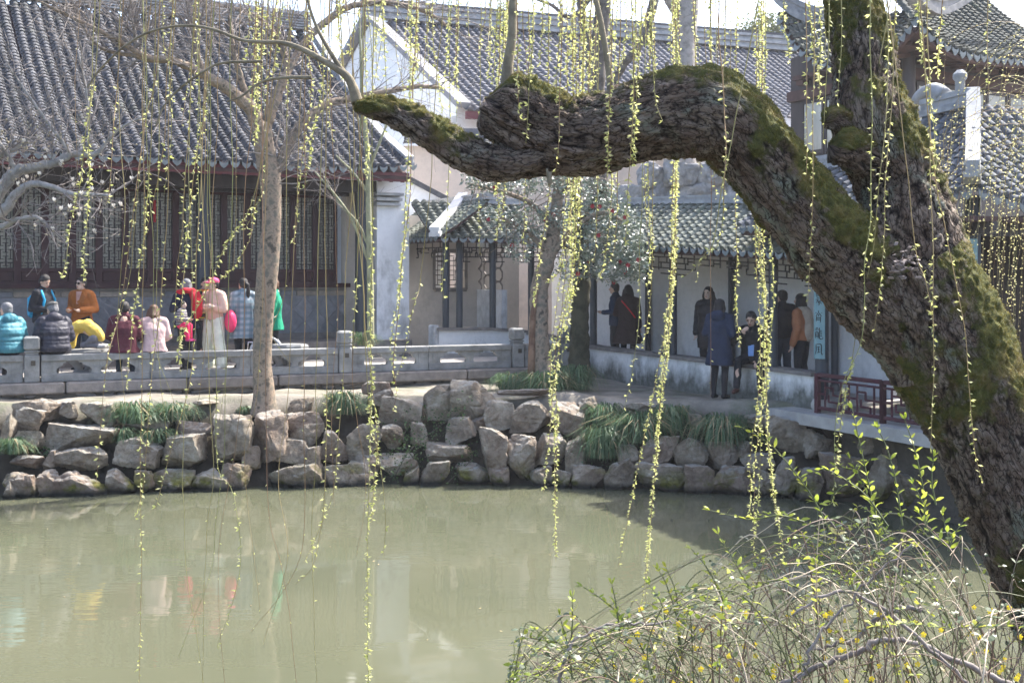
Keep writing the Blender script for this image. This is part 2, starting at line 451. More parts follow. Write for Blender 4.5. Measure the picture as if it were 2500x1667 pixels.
def hip_ridge(b, pts, w, h, mi=0):
    """a mortar ridge of stacked courses following pts"""
    pts = catmull([tuple(p) for p in pts], 6)
    for k, (ww, z0, z1) in enumerate(((w, 0, h*.35), (w*.72, h*.36, h*.7), (w*.9, h*.7, h))):
        n = len(pts); v = []; t = np.gradient(pts, axis=0)
        for p, d in zip(pts, t):
            s = np.cross(d, (0, 0, 1)); s /= np.linalg.norm(s)+1e-9
            for sx, z in ((-1, z0), (1, z0), (1, z1), (-1, z1)): v.append(p+s*sx*ww/2+np.array((0, 0, z)))
        f = [(i*4+j, i*4+(j+1) % 4, i*4+4+(j+1) % 4, i*4+4+j) for i in range(n-1) for j in range(4)]
        f += [(3, 2, 1, 0), tuple(range((n-1)*4, n*4))]
        b.add(v, f, mi)

# ================================================================ main hall on the left
TH = math.radians(30)
UH = Vector((math.cos(TH), math.sin(TH), 0)); VH = Vector((-math.sin(TH), math.cos(TH), 0)); UP = Vector((0, 0, 1))
H0 = Vector((-6.34, 24.5, 0))
RH = Matrix((UH, VH, UP)).transposed()
def HP(s, v, z): return H0+UH*s+VH*v+UP*z
FZ, SILL, LB, LT, EZ, RZ = 1.90, 3.09, 3.394, 4.99, 5.45, 9.44
S0, S1 = -5.6, 3.1
hall = thing('garden_hall', HP(-1, 0, FZ), 'long timber hall with dark lattice windows and a steep grey tiled roof', 'hall')
# roof
W = .225
rm = [row_mesh('hall_tile_row', 6.05, RZ-EZ, W, MAT['tile'], .125, .22, seed=k) for k in range(5)]
dm = drip_mesh('hall_drip', W*.78, MAT['drip'], .12)
eave = lerp_pts(HP(-6.6, -1.75, EZ), HP(3.9, -1.75, EZ), W)
eave = [e+UP*(.14*max(0, ((i/len(eave))-.8)/.2)**2) for i, e in enumerate(eave)]
roof_face(hall, eave, VH, None, rm, dm)
b = MB()
def rz_(t): return EZ+(RZ-EZ)*(.78*t+.22*t*t)
for k in range(6):
    t0, t1 = k/6, (k+1)/6; v0, v1 = -1.72+6.02*t0, -1.72+6.02*t1
    b.prism([HP(-6.7, v0, rz_(t0)-.12), HP(3.86, v0, rz_(t0)-.12), HP(3.86, v1, rz_(t1)-.12), HP(-6.7, v1, rz_(t1)-.12)], (0, 0, -.06))
b.build('roof_deck', MAT['deck'], hall)
b = MB(); b.prism([HP(-6.7, 4.3, RZ-.1), HP(3.86, 4.3, RZ-.1), HP(3.86, 10.2, EZ), HP(-6.7, 10.2, EZ)], (0, 0, -.2)); b.build('rear_roof', MAT['tile'], hall)
b = MB()
for k in range(12):
    b.box(HP(-1.4, 4.3, RZ+.05+k*.035+(.0 if k < 11 else .03)), (10.55, .34-.12*(k % 2)-.008*k, .03 if k < 11 else .07), RH)
b.build('roof_ridge', MAT['mortar'], hall)
b = MB(); hip_ridge(b, [HP(3.86, -1.7, EZ+.12), HP(3.86, 0, EZ+.95), HP(3.86, 2, EZ+2.35), HP(3.86, 4.2, RZ)], .22, .2)
b.build('verge_ridge', MAT['mortar'], hall)
b = MB(); b.box(HP(-1.4, -1.66, EZ-.13), (10.5, .07, .19), RH); b.build('eave_fascia', MAT['fascia'], hall)
for i in range(40):
    s = -6.4+i*.26
    b = MB(); b.bar(HP(s, -1.62, EZ-.20), HP(s, .05, EZ+.72), .085, .085); b.build('rafter', MAT['fascia'], hall)
# wall over the windows, lintel, sill, dado
b = MB(); b.box(HP(-1.25, .1, 5.55), (8.8, .12, 1.1), RH); b.build('frieze_wall', MAT['darkwood'], hall)
b = MB(); b.box(HP(-1.25, -.02, LT+.07), (8.8, .16, .13), RH); b.build('lintel', MAT['darkwood'], hall)
b = MB(); b.box(HP(-1.25, -.06, SILL-.035), (8.8, .24, .09), RH); b.build('window_sill', MAT['lacquer'], hall)
dado = MB(); dado.box(HP(-1.25, .1, (FZ+SILL-.08)/2), (8.8, .25, SILL-.08-FZ), RH); dado = dado.build('dado_wall', MAT['joint'], hall)
WM[dado.name] = Matrix.Identity(4)
# band of header bricks under the sill
x = S0; rr = random.Random(5)
while x < S1:
    L = rr.choice((.28, .36, .42, .5)); L = min(L, S1-x)
    b = MB(); b.bevbox(HP(x+L/2, -.04, 2.89), (L-.012, .03, .105), .006, RH); b.build('brick', MAT['dado_warm'] if rr.random() < .55 else MAT['dado'], dado)
    b = MB(); b.bevbox(HP(x+L/2, -.05, 2.985), (L-.004, .05, .055), .006, RH); b.build('coping_brick', MAT['joint'], dado)
    x += L
# diagonal square bricks
sq = .36; hd = sq*math.sqrt(2)/2
z0d, z1d = FZ+.14, 2.825
def clip(poly, ax, lim, sign):
    out = []
    for i in range(len(poly)):
        a, c = poly[i], poly[(i+1) % len(poly)]
        da, dc = sign*(lim-a[ax]), sign*(lim-c[ax])
        if da >= 0: out.append(a)
        if da*dc < 0: t = da/(da-dc); out.append((a[0]+(c[0]-a[0])*t, a[1]+(c[1]-a[1])*t))
    return out
for r_ in range(6):
    for c_ in range(20):
        cx = S0+.1+c_*2*hd*1.0+(hd if r_ % 2 else 0); cz = z0d+r_*hd
        k = hd-.006
        poly = [(cx-k, cz), (cx, cz-k), (cx+k, cz), (cx, cz+k)]
        poly = clip(poly, 1, z1d, 1); poly = clip(poly, 1, z0d, -1) if poly else poly
        poly = clip(poly, 0, S1, 1) if poly else poly; poly = clip(poly, 0, S0, -1) if poly else poly
        if len(poly) < 3: continue
        b = MB(); b.prism([HP(p[0], -.04, p[1]) for p in poly], VH*.02); b.build('square_brick', MAT['dado'], dado)
b = MB(); b.box(HP(-1.25, -.05, FZ+.07), (8.8, .06, .13), RH); b.build('plinth_stone', MAT['granite'], dado)
# window leaves
def lattice_mesh(w, h, t=.013, d=.02):
    b = MB()
    def H(x0, x1, z): b.box(((x0+x1)/2, 0, z), (abs(x1-x0)+t, d, t))
    def V(x, z0, z1): b.box((x, 0.002, (z0+z1)/2), (t, d, abs(z1-z0)-t))
    n = 6; cw = w/4; chh = h/12
    for r_ in range(12):
        z = r_*chh
        for c_ in range(4):
            x = c_*cw-w/2
            if (r_+c_) % 2 == 0:
                H(x, x+cw, z+chh*.33); V(x+cw*.5, z+chh*.33, z+chh)
            else:
                H(x, x+cw, z+chh*.75); V(x+cw*.5, z-chh*.25, z+chh*.75)
    for x in (-w/2, -w/6, w/6, w/2): V(x, 0, h)
    H(-w/2, w/2, 0); H(-w/2, w/2, h); H(-w/2, w/2, h*.07); H(-w/2, w/2, h*.93)
    return b.mesh('window_lattice', MAT['darkwood'])
LW = .5; lw, lh = .355, LT-LB-.06
lat = lattice_mesh(lw, lh)
fb = MB()
for sx in (-1, 1): fb.box((sx*(LW/2-.033), 0, (SILL+LT)/2), (.066, .075, LT-SILL))
for z, hh_ in ((SILL+.03, .06), (LB-.03, .06), (LT-.025, .05)): fb.box((0, 0, z), (LW-.133, .07, hh_))
fme = fb.mesh('window_frame', MAT['lacquer'])
pb = MB(); pb.bevbox((0, .015, (SILL+LB)/2), (LW-.134, .03, LB-SILL-.11), .012); pme = pb.mesh('window_panel', MAT['lacquer'])
gb = MB(); gb.box((0, .03, (LB+LT)/2), (lw+.02, .006, lh+.04)); gme = gb.mesh('window_glass', MAT['glass'])
for i in range(17):
    s = S0+.25+i*LW
    if s > S1: break
    M = frame(HP(s, .0, 0), UH, VH, UP)
    w_ = inst('window', fme, M, hall); WM[w_.name] = Matrix.Identity(4); w_.matrix_basis = M
    w_.matrix_parent_inverse = WM[hall.name].inverted()
    WM[w_.name] = M
    for nm, me, dz in (('lattice', lat, LB+.005), ('panel', pme, 0), ('glass', gme, 0)):
        inst(nm, me, M @ Matrix.Translation((0, 0, dz)), w_)
# transom strips between lintel and eave
for i in range(9):
    s = -5.2+i*1.0
    b = MB(); b.box(HP(s, -.1, 5.28), (.9, .03, .03), RH); b.box(HP(s, -.1, 5.4), (.9, .03, .03), RH)
    for k in range(5): b.box(HP(s-.4+k*.2, -.103, 5.34), (.025, .03, .1), RH)
    b.build('transom', MAT['darkwood'], hall)
# veranda columns, platform
for s in (-4.6, -.31, 3.05):
    b = MB(); b.lathe(HP(s, -1.0, FZ), [(.125, 0), (.125, 3.7)], 20); b.build('column', MAT['column'], hall, smooth=True, sharp=40)
    b = MB(); b.lathe(HP(s, -1.0, FZ), [(.15, 0), (.19, .05), (.19, .11), (.14, .16)], 20); b.build('column_base', MAT['granite'], hall, smooth=True, sharp=40)
b = MB(); b.box(HP(-1.3, -1.0, 5.14), (10.2, .11, .26), RH); b.build('eave_beam', MAT['darkwood'], hall)
b = MB(); b.prism([HP(-6.6, -1.3, .6), HP(4.1, -1.3, .6), HP(4.1, 9, .6), HP(-6.6, 9, .6)], (0, 0, FZ-.6)); b.build('platform', MAT['granite'], hall)
# end bay wall and the white end pier
b = MB(); b.box(HP(3.24, .1, 3.6), (.28, .3, 3.4), RH); b.build('end_wall', MAT['tan'], hall)
b = MB(); b.box(HP(3.75, -.35, 3.45), (.75, 1.5, 4.1), RH); b.build('end_pier', MAT['white'], hall)
for k, (z, e) in enumerate(((4.78, .05), (4.88, .09), (4.99, .13))):
    b = MB(); b.box(HP(3.6, -1.05, z), (.5+e, .25+2*e, .06), RH); b.build('pier_moulding', MAT['mortar'], hall)
b = MB(); b.box(HP(3.5, 4.4, 3.6), (.22, 8.0, 3.6), RH); b.build('side_wall', MAT['white'], hall)
b = MB(); b.prism([HP(3.45, 0, 5.2), HP(3.45, 8.6, 5.2), HP(3.45, 4.3, RZ-.2)], UH*.3); b.build('gable_wall', MAT['white'], hall)
b = MB(); b.box(HP(-1.2, 8.4, 3.6), (9.4, .3, 3.9), RH); b.build('rear_wall', MAT['white'], hall)
# red couplet board beside the column
b = MB(); b.bevbox(HP(-1.05, -.16, 4.55), (.05, .03, .45), .01, RH); b.build('red_ribbon', noisy('red_ribbon', (.45, .02, .03), (.3, .015, .02), 4, .6, 0).m, hall)

# ================================================================ terrace and stone railing
TR = math.radians(22.5)
UR = Vector((math.cos(TR), math.sin(TR), 0)); VR = Vector((-math.sin(TR), math.cos(TR), 0)); RR = Matrix((UR, VR, UP)).transposed()
R0 = Vector((-8.32, 19.3, 0))
def RP(s, v, z): return R0+UR*s+VR*v+UP*z
TZ, RT, RB = 1.54, 1.95, 1.50
b = MB()
tp = [RP(-4, .06, TZ), RP(10.3, .06, TZ), RP(11.2, 6.5, TZ), RP(-6, 9, TZ)]
b.prism(tp, (0, 0, -.9)); o = b.build('terrace', MAT['floor']); o["kind"] = 'structure'
WM[o.name] = Matrix.Translation(o.location)
for i in range(24):
    for j in range(4):
        s = -2.6+i*.55+(.27 if j % 2 else 0); v = .45+j*.5
        b = MB(); b.bevbox(RP(s, v, TZ+.006+random.uniform(0, .005)), (.535, .485, .025), .006, RR); b.build('paving_slab', MAT['floor'], o)

rail = thing('stone_railing', RP(3.5, 0, RB), 'low carved grey stone balustrade with square posts along the terrace', 'railing')
PT = .13
def panel(s0, s1, holes=True):
    L = s1-s0; c = (s0+s1)/2
    p = MB()
    p.bevbox(RP(c, 0, RT-.055), (L-.006, .2, .11), .012, RR)         # seat-like top rail
    p.bevbox(RP(c, 0, RB+.065), (L-.006, PT+.02, .13), .01, RR)
    zi0, zi1 = RB+.13, RT-.11; H = zi1-zi0
    m_ = .19
    for a, e in ((s0+m_/2, m_), (s1-m_/2, m_)): p.box(RP(a, 0, (zi0+zi1)/2), (e-.006, PT, H), RR)
    po = p.build('rail_panel', MAT['stone'], rail)
    WM[po.name] = Matrix.Identity(4)
    q = MB()
    a, e = s0+m_, s1-m_; w = e-a
    def bracket(cx, half, flip):
        # cloud-scroll pedestal outline in (s,z)
        zc = [(0, 0), (half*.55, 0), (half*.42, H*.22), (half*.5, H*.42), (half*.95, H*.58), (half*1.25, H*.66), (half*1.35, H*.82), (half*1.7, H*.86), (half*1.75, H)]
        if flip == 0:
            pts = [(cx-x, z) for x, z in reversed(zc[1:])]+[(cx+x, z) for x, z in zc[1:]]
        else:
            pts = [(cx, 0)]+[(cx+flip*x, z) for x, z in zc[1:]]+[(cx, H)]
        q.prism([RP(s, -PT/2+.012, zi0+z) for s, z in pts], VR*(PT-.024))
    bracket(a-.002, w*.085, 1); bracket(e+.002, w*.085, -1); bracket(a+w*.5, w*.12, 0)
    q.build('scroll_bracket', MAT['stone'], po)
    r = MB(); r.box(RP(s0+.02+m_/2, -PT/2-.004, (zi0+zi1)/2), (.05, .016, H*.7), RR); r.build('relief_strip', MAT['stone'], po)
def rpost(s, h=.36):
    p = MB(); p.bevbox(RP(s, 0, (RB+RT)/2), (.235, .235, RT-RB), .015, RR)
    p.bevbox(RP(s, 0, RT+.018), (.2, .2, .035), .008, RR); p.bevbox(RP(s, 0, RT+.055), (.235, .235, .03), .01, RR)
    p.bevbox(RP(s, 0, RT+.07+h/2-.06), (.25, .25, h-.13), .03, RR)
    po = p.build('rail_post', MAT['stone'], rail); WM[po.name] = Matrix.Identity(4)
    q = MB(); q.box(RP(s+.02, -.122, RT-.13), (.07, .02, .08), RR); q.build('mortise', MAT['soil'], po)
for s0, s1 in ((-3.3, -1.5), (-1.5, .35), (.62, 2.34), (2.34, 4.03), (4.03, 5.59), (5.85, 7.3), (7.3, 8.96), (9.24, 10.0)): panel(s0, s1)
for s in (.48, 5.72, 9.1, 10.12): rpost(s)
s = -3.4; rr = random.Random(11)
while s < 10.3:
    L = rr.uniform(1.3, 2.6); e = min(s+L, 10.35)
    b = MB(); b.bevbox(RP((s+e)/2, rr.uniform(-.02, .02)-.02, 1.405), (e-s-.02, .36, .185), .025, RR); b.build('base_slab', MAT['granite'], rail); s = e
s = -3.4
while s < 10.2:
    L = rr.uniform(.16, .42); b = MB(); hz = rr.uniform(.05, .11)
    b.bevbox(RP(s+L/2, rr.uniform(0, .06), 1.315-hz/2), (L-.02, .26, hz), .03, RR @ Matrix.Rotation(rr.uniform(-.15, .15), 4, 'Y').to_3x3()); b.build('footing_stone', MAT['granite'], rail); s += L*rr.uniform(1, 1.6)

# ================================================================ gallery (covered walk) behind the bank
GD = Vector((.4797, -.8774, 0)); GN = Vector((.8774, .4797, 0))       # along the near wing (towards us), and away from the pond
RG = Matrix((GD, GN, UP)).transposed(); RG2 = Matrix((GN, -GD, UP)).transposed()
A1 = Vector((1.716, 23.7, 0))
def G1(t, n, z): return A1-GD*t+GN*n+UP*z              # t>0 away from us
Cc = Vector((-1.40, 25.11, 0))                        # corner column
def G2(s, n, z): return Cc+GN*s-GD*n+UP*z              # short wing, s to the right
def G3(t, n, z): return Cc-GD*t+GN*n+UP*z              # rear-left wing
TV, TE = 2.75, -6.3                                    # valley and near end, on the column line
def zf1(t): return 1.30+.17*max(0, min(1, (t-TE)/(TV-TE)))  if t < TV else 1.5
def zt1(t): return np.interp(t, [-6.6, -5.2, 0, TV], [1.76, 1.785, 1.86, 2.05])
def ze1(t): return np.interp(t, [-6.6, 0, TV+.6], [3.55, 3.92, 3.98])
gal = thing('garden_gallery', G1(-1, .7, GZ), 'zigzag covered walkway with grey tiled roof, dark posts and a low white bench wall', 'gallery')
GW = .215
HW = 1.22; RI = .82
gm1 = [row_mesh('gallery_tile_row', HW, RI, GW, MAT['tile_g'], .10, .1, seed=20+k, lift=.02) for k in range(4)]
gdm = drip_mesh('gallery_drip', GW*.8, MAT['drip'], .10)
E = [G1(t, -.45, ze1(t)) for t in np.arange(-6.2, TV-.7, GW)]
roof_face(gal, E[::-1], GN, None, gm1, gdm)
# rear-left wing face
E3 = [G3(t, -.45, 4.06) for t in np.arange(-.4, 2.75, GW)]
roof_face(gal, E3[::-1], GN, None, lambda i: gm1[i % 4], gdm)
# short wing face (faces us, rows run away), clipped by valley on its right
E2 = [G2(s, -.45, 4.04) for s in np.arange(-.36, 2.1, GW)]
roof_face(gal, E2, -GD, None, lambda i: gm1[i % 4], gdm)
# hidden rear slopes and decks
def slab(name, pts, t, mat, par): b = MB(); b.prism(pts, (0, 0, -t)); return b.build(name, mat, par)
slab('roof_deck', [G1(TE, -.4, ze1(TE)-.05), G1(TV-.5, -.4, ze1(TV)-.05), G1(TV-.5, .77, ze1(TV)+RI-.05), G1(TE, .77, ze1(TE)+RI-.05)], .05, MAT['deck'], gal)
slab('rear_slope', [G1(TE, .77, ze1(TE)+RI), G1(TV+1.0, .77, ze1(TV)+RI), G1(TV+1.0, 2.0, ze1(TV)), G1(TE, 2.0, ze1(TE))], .06, MAT['tile_g'], gal)
slab('roof_deck', [G3(-.45, -.4, 4.0), G3(2.75, -.4, 4.0), G3(2.75, .77, 4.0+RI), G3(-.45, .77, 4.0+RI)], .05, MAT['deck'], gal)
slab('roof_deck', [G2(-.45, -.4, 4.0), G2(2.0, -.4, 4.0), G2(2.0, .77, 4.0+RI), G2(-.45, .77, 4.0+RI)], .05, MAT['deck'], gal)
b = MB(); hip_ridge(b, [G1(TE, .77, ze1(TE)+RI-.03), G1(-2, .77, ze1(-2)+RI-.02), G1(TV+.6, .77, ze1(TV)+RI-.02)], .2, .15); b.build('roof_ridge', MAT['mortar'], gal)
b = MB(); hip_ridge(b, [G2(-.5, -.5, 4.06), G2(-.1, -.05, 4.26), G2(.45, .45, 4.64), G2(.8, .8, 4.9)], .24, .2); b.build('hip_ridge', noisy('pale_hip_mortar', (.62, .62, .61), (.42, .42, .42), 5, .85, .3).m, gal)
b = MB(); hip_ridge(b, [G2(.78, .77, 4.86), G2(2.4, .77, 4.86)], .2, .14); b.build('roof_ridge', MAT['mortar'], gal)
b = MB(); hip_ridge(b, [G3(.75*-1+.2, .77, 4.87), G3(2.75, .77, 4.87)], .2, .14); b.build('roof_ridge', MAT['mortar'], gal)
# eave beams
b = MB(); b.bar(G1(TE, 0, ze1(TE)+.02), G1(TV, 0, ze1(TV)+.02), .09, .16); b.build('eave_beam', MAT['darkwood'], gal)
b = MB(); b.bar(G2(0, 0, 4.08), G2(2.06, 0, 4.08), .09, .16); b.build('eave_beam', MAT['darkwood'], gal)
b = MB(); b.bar(G3(0, 0, 4.08), G3(2.7, 0, 4.08), .09, .16); b.build('eave_beam', MAT['darkwood'], gal)
# columns
def gcol(p, ztop, r=.072):
    b = MB(); b.lathe(p, [(r, 0), (r, ztop-p.z)], 14); b.build('column', MAT['column'], gal, smooth=True, sharp=40)
    b = MB(); b.lathe(p, [(r*1.2, -.02), (r*1.5, .05), (r*1.2, .1)], 14); b.build('column_base', MAT['granite'], gal, smooth=True, sharp=40)
for t in (TV-.05, .17, -2.5, -5.2): gcol(G1(t, 0, zf1(t)), ze1(t)+.1)
for t in (.3, -2.4, -5.1): gcol(G1(t, 1.42, zf1(t)), ze1(t)+.3, .06)
gcol(G3(2.12, 0, 1.6), 4.1); gcol(G2(0, 0, 1.6), 4.1); gcol(G2(.32, 0, 1.6), 4.1); gcol(G2(1.12, 0, 1.6), 4.1)
# floor
b = MB(); b.prism([G1(TE-.2, -.1, 1.28), G1(TV, -.1, 1.5), G1(TV, 1.6, 1.5), G1(TE-.2, 1.6, 1.28)], (0, 0, -.25)); b.build('walk_floor', MAT['floor'], gal)
b = MB(); b.prism([G3(-.15, -.1, 1.62), G3(4, -.1, 1.62), G3(4, 4, 1.6), G3(-.15, 4, 1.6)], (0, 0, -.4)); b.build('walk_floor', MAT['floor'], gal)
# low bench walls with dark coping
def lowwall(pts, th, nrm):
    for (a, za0, za1), (c, zc0, zc1) in zip(pts[:-1], pts[1:]):
        b = MB(); n = nrm*th
        v = [a+UP*za0, c+UP*zc0, c+UP*(zc1-.06), a+UP*(za1-.06)]
        b.prism(v, n); b.build('bench_wall', MAT['lowwall'], gal)
        b = MB(); v = [a+UP*(za1-.06)-nrm*.05, c+UP*(zc1-.06)-nrm*.05, c+UP*(zc1-.06)+n+nrm*.05, a+UP*(za1-.06)+n+nrm*.05]
        b.prism(v, (0, 0, .06)); b.build('bench_top', MAT['granite'], gal)
lowwall([(G1(t, -.12, 0), GZ-.1, float(zt1(t))) for t in (-6.25, -4.6, -2.4, 0, TV-.1)], .22, GN)
lowwall([(G2(s, -.12, 0), 1.3, z) for s, z in ((-.28, 2.17), (1.0, 2.15), (2.1, 2.06))], .22, -GD)
b = MB(); b.bevbox(G2(-.28, 0, 1.75), (.12, .3, .95), .02, RG2); b.build('wall_end', MAT['white'], gal)
# back walls
def wall(par, name, pts, th, mat): b = MB(); b.prism(pts, th); return b.build(name, mat, par)
wall(gal, 'back_wall', [G1(TE, 1.5, 1.1), G1(TV+1.6, 1.5, 1.1), G1(TV+1.6, 1.5, 4.3), G1(TE, 1.5, 3.9)], GN*.18, MAT['greywall'])
# wall behind the short wing, with a square window of lattice
wz0, wz1, wa, wb = 2.95, 3.82, .42, 1.22
for a0, a1, z0, z1 in ((-.3, wa, 1.3, 4.6), (wb, 2.6, 1.3, 4.6), (wa, wb, 1.3, wz0), (wa, wb, wz1, 4.6)):
    wall(gal, 'back_wall', [G2(a0, 1.5, z0), G2(a1, 1.5, z0), G2(a1, 1.5, z1), G2(a0, 1.5, z1)], -GD*.16, MAT['tan'])
lb = MB()
for k in range(9):
    x = wa+(wb-wa)*k/8; lb.bar(G2(x, 1.52, wz0), G2(x, 1.52, wz1), .018, .03) if k % 2 == 0 else lb.bar(G2(x, 1.52, wz0+.1*(k % 3)), G2(x, 1.52, wz1-.13*(k % 4)), .014, .03)
for k in range(9):
    z = wz0+(wz1-wz0)*k/8; lb.bar(G2(wa+.05*(k % 3), 1.515, z), G2(wb-.1*(k % 4), 1.515, z), .016, .018)
wf = lb.build('lattice_window', MAT['darkwood'], gal); WM[wf.name] = Matrix.Identity(4)
fb = MB()
for a, c in (((wa, wz0), (wb, wz0)), ((wa, wz1), (wb, wz1)), ((wa, wz0), (wa, wz1)), ((wb, wz0), (wb, wz1))): fb.bar(G2(a[0], 1.48, a[1]), G2(c[0], 1.48, c[1]), .06, .09)
fb.build('window_surround', MAT['granite'], wf)
# far wall with an octagon lattice window seen through the rear-left wing
wall(gal, 'back_wall', [G3(2.6, 1.5, 1.3), G3(.3, 1.5, 1.3), G3(.3, 1.5, 2.95), G3(2.6, 1.5, 2.95)], GN*.14, MAT['white'])
wall(gal, 'back_wall', [G3(2.6, 1.5, 3.9), G3(.3, 1.5, 3.9), G3(.3, 1.5, 4.6), G3(2.6, 1.5, 4.6)], GN*.14, MAT['white'])
lb = MB()
for i in range(5):
    for j in range(4):
        cx, cz = .55+i*.5, 2.98+j*.3+(.15 if i % 2 else 0); r = .2
        pts = [G3(cx+r*math.cos(math.pi/8+k*math.pi/4), 1.55, cz+r*.85*math.sin(math.pi/8+k*math.pi/4)) for k in range(9)]
        lb = MB()
        for a, c in zip(pts[:-1], pts[1:]): lb.bar(a, c, .03, .028)
        lb.build('octagon_ring', MAT['granite'], gal)
# hanging fretwork under the eaves
def fret(pf, a, b_, ztop, depth=.34):
    """pf(s,z)->point"""
    t = .022; m_ = MB(); L = b_-a; n = max(3, int(L/.34)); w = L/n
    def H(x0, x1, z): m_.bar(pf(x0, ztop(x0)-z), pf(x1, ztop(x1)-z), t, t)
    def V(x, z0, z1): m_.bar(pf(x, ztop(x)-z0), pf(x, ztop(x)-z1), t*.98, t*.98)
    H(a, b_, .02); H(a, b_, .14)
    for i in range(n):
        x = a+i*w
        V(x+w*.5, .02, .14); V(x, .14, .26 if i % 2 else .38 if i in (0, n-1) else .2)
        if i % 2 == 0: H(x, x+w, .24); V(x+w*.7, .14, .24)
        else: H(x, x+w*.5, .2); V(x+w*.5, .14, .27)
    for sgn, x in ((1, a), (-1, b_)):
        V(x+sgn*.02, .0, depth+.12); H(x, x+sgn*w*1.6, depth); V(x+sgn*w*.8, .24, depth); V(x+sgn*w*1.6, .24, depth); H(x, x+sgn*w*.8, depth+.1)
    m_.build('fretwork', MAT['darkwood'], gal)
cols1 = [TV-.05, .17, -2.5, -5.2, -6.25]
for a, c in zip(cols1[:-1], cols1[1:]): fret(lambda s, z: G1(-s, 0, z), -a+.08, -c-.08, lambda s: float(ze1(-s))-.06)
fret(lambda s, z: G2(s, 0, z), .4, 1.05, lambda s: 4.0); fret(lambda s, z: G2(s, 0, z), 1.2, 1.98, lambda s: 4.0)
fret(lambda s, z: G3(s, 0, z), .08, 2.05, lambda s: 4.0)
# sloping white side wall with coping that climbs behind the corner
a_, c_ = P(975, 425, 27.6), P(1092, 492, 27.6)
gw = thing('side_wall', PX(1030, 27.6, GZ), 'white side wall with a sloping dark coping rising beside the gallery roof', 'wall')
wall(gw, 'wall_face', [PX(975, 27.6, 1.4), PX(1092, 27.6, 1.4), c_, a_], (0, .2, 0), MAT['white'])
b = MB(); b.bar(a_+Vector((-.1, .1, .06)), c_+Vector((.1, .1, .0)), .36, .12); b.build('coping', MAT['tile'], gw)
# ================================================================ waterside pavilion at the right
PO = Vector((4.62, 17.95, 0)); PG = Vector((.40, -.9165, 0)); PN = Vector((.9165, .40, 0)); RPV = Matrix((PG, PN, UP)).transposed()
def PP(t, n, z): return PO+PG*t+PN*n+UP*z
pav = thing('waterside_pavilion', PP(1.5, 1, 1.2), 'open waterside pavilion with red latticed balustrade, dark posts and curved tiled roof', 'pavilion')
b = MB(); b.prism([PP(-.65, -.42, 1.2), PP(6, -.42, 1.2), PP(6, 3.2, 1.2), PP(-.65, 3.2, 1.2)], (0, 0, -.17)); b.build('stone_ledge', MAT['ledge'], pav)
b = MB(); b.prism([PP(-.4, .1, 1.05), PP(6, .1, 1.05), PP(6, 3.2, 1.05), PP(-.4, 3.2, 1.05)], (0, 0, -1.4)); b.build('footing', MAT['soil'], pav)
def pcol(t, n, r=.1, top=4.25):
    b = MB(); b.lathe(PP(t, n, 1.2), [(r, 0.08), (r, top-1.2)], 18); b.build('column', MAT['column'], pav, smooth=True, sharp=40)
    b = MB(); b.lathe(PP(t, n, 1.2), [(r*1.25, 0), (r*1.62, .06), (r*1.66, .12), (r*1.3, .19)], 18); b.build('column_base', MAT['ledge'], pav, smooth=True, sharp=40)
for t, n in ((.1, 0), (3.1, 0), (3.1, 2.6), (.1, 2.6)): pcol(t, n)
PW = .22
prm = [row_mesh('pavilion_tile_row', 1.75, 1.55, PW, MAT['tile_b'], .105, .3, seed=40+k, lift=.022) for k in range(4)]
pdm = drip_mesh('pavilion_drip', PW*.8, MAT['drip'], .11)
prl = [row_mesh('low_tile_row', 1.35, .95, PW, MAT['tile_b'], .105, .2, seed=50+k, lift=.022) for k in range(3)]
E = [PP(t, -.5, 4.02) for t in np.arange(-1.3, 1.0, PW)]
roof_face(pav, E, PN, None, prl, pdm)
b = MB(); hip_ridge(b, [PP(-1.4, .85, 4.95), PP(1.1, .85, 4.97)], .2, .22); b.build('low_ridge', MAT['mortar'], pav)
def pez(t): return 4.04+.26*max(0, (t-1.6)/2.0)**2.2
ts_ = list(np.arange(1.0, 3.55, PW))
def _len_row(d, cache={}):
    k = round(d/.1)
    if k < 3: return None
    if k not in cache: cache[k] = row_mesh('hip_tile_row', k*.1, k*.1*.886, PW, MAT['tile_b'], .105, .3, seed=60+k, lift=.022)
    return cache[k]
E = [PP(t, -.5, pez(t)) for t in ts_]
roof_face(pav, E, PN, None, lambda i: _len_row(min(1.75, 3.6-ts_[i]+.1)), pdm)
ss_ = list(np.arange(.05, 3.0, PW))
E = [PP(3.6, -.5, 0)+PN*s+UP*(4.04+.26*max(0, 1-s/2.0)**2.2) for s in ss_]
roof_face(pav, E, -PG, None, lambda i: _len_row(min(1.75, ss_[i]+.1)), pdm)
pale = noisy('pale_hip_ridge', (.36, .365, .37), (.2, .205, .21), 5, .85, .3).m
b = MB(); hip_ridge(b, [PP(3.75, -.66, 4.42), PP(3.5, -.4, 4.36), PP(3.0, .1, 4.62), PP(2.4, .7, 5.1), PP(1.85, 1.25, 5.7)], .2, .2); b.build('hip_ridge', pale, pav)
b = MB(); hip_ridge(b, [PP(.9, 1.25, 5.58), PP(1.85, 1.25, 5.62)], .24, .26); b.build('roof_ridge', pale, pav)
b = MB(); b.lathe(PP(1.6, 1.25, 5.6), [(.07, 0), (.07, .42), (.10, .46), (.1, .52), (.04, .58)], 12); b.build('ridge_finial', pale, pav, smooth=True, sharp=40)
b = MB()
pts = [PP(1.0, 1.25, 5.7)+PG*(-.34*math.cos(a))+UP*(.34*math.sin(a)*.8) for a in np.linspace(-.6, 2.6, 14)]
b.tube(pts, np.linspace(.05, .13, 14), 8); b.build('ridge_scroll', pale, pav, smooth=True)
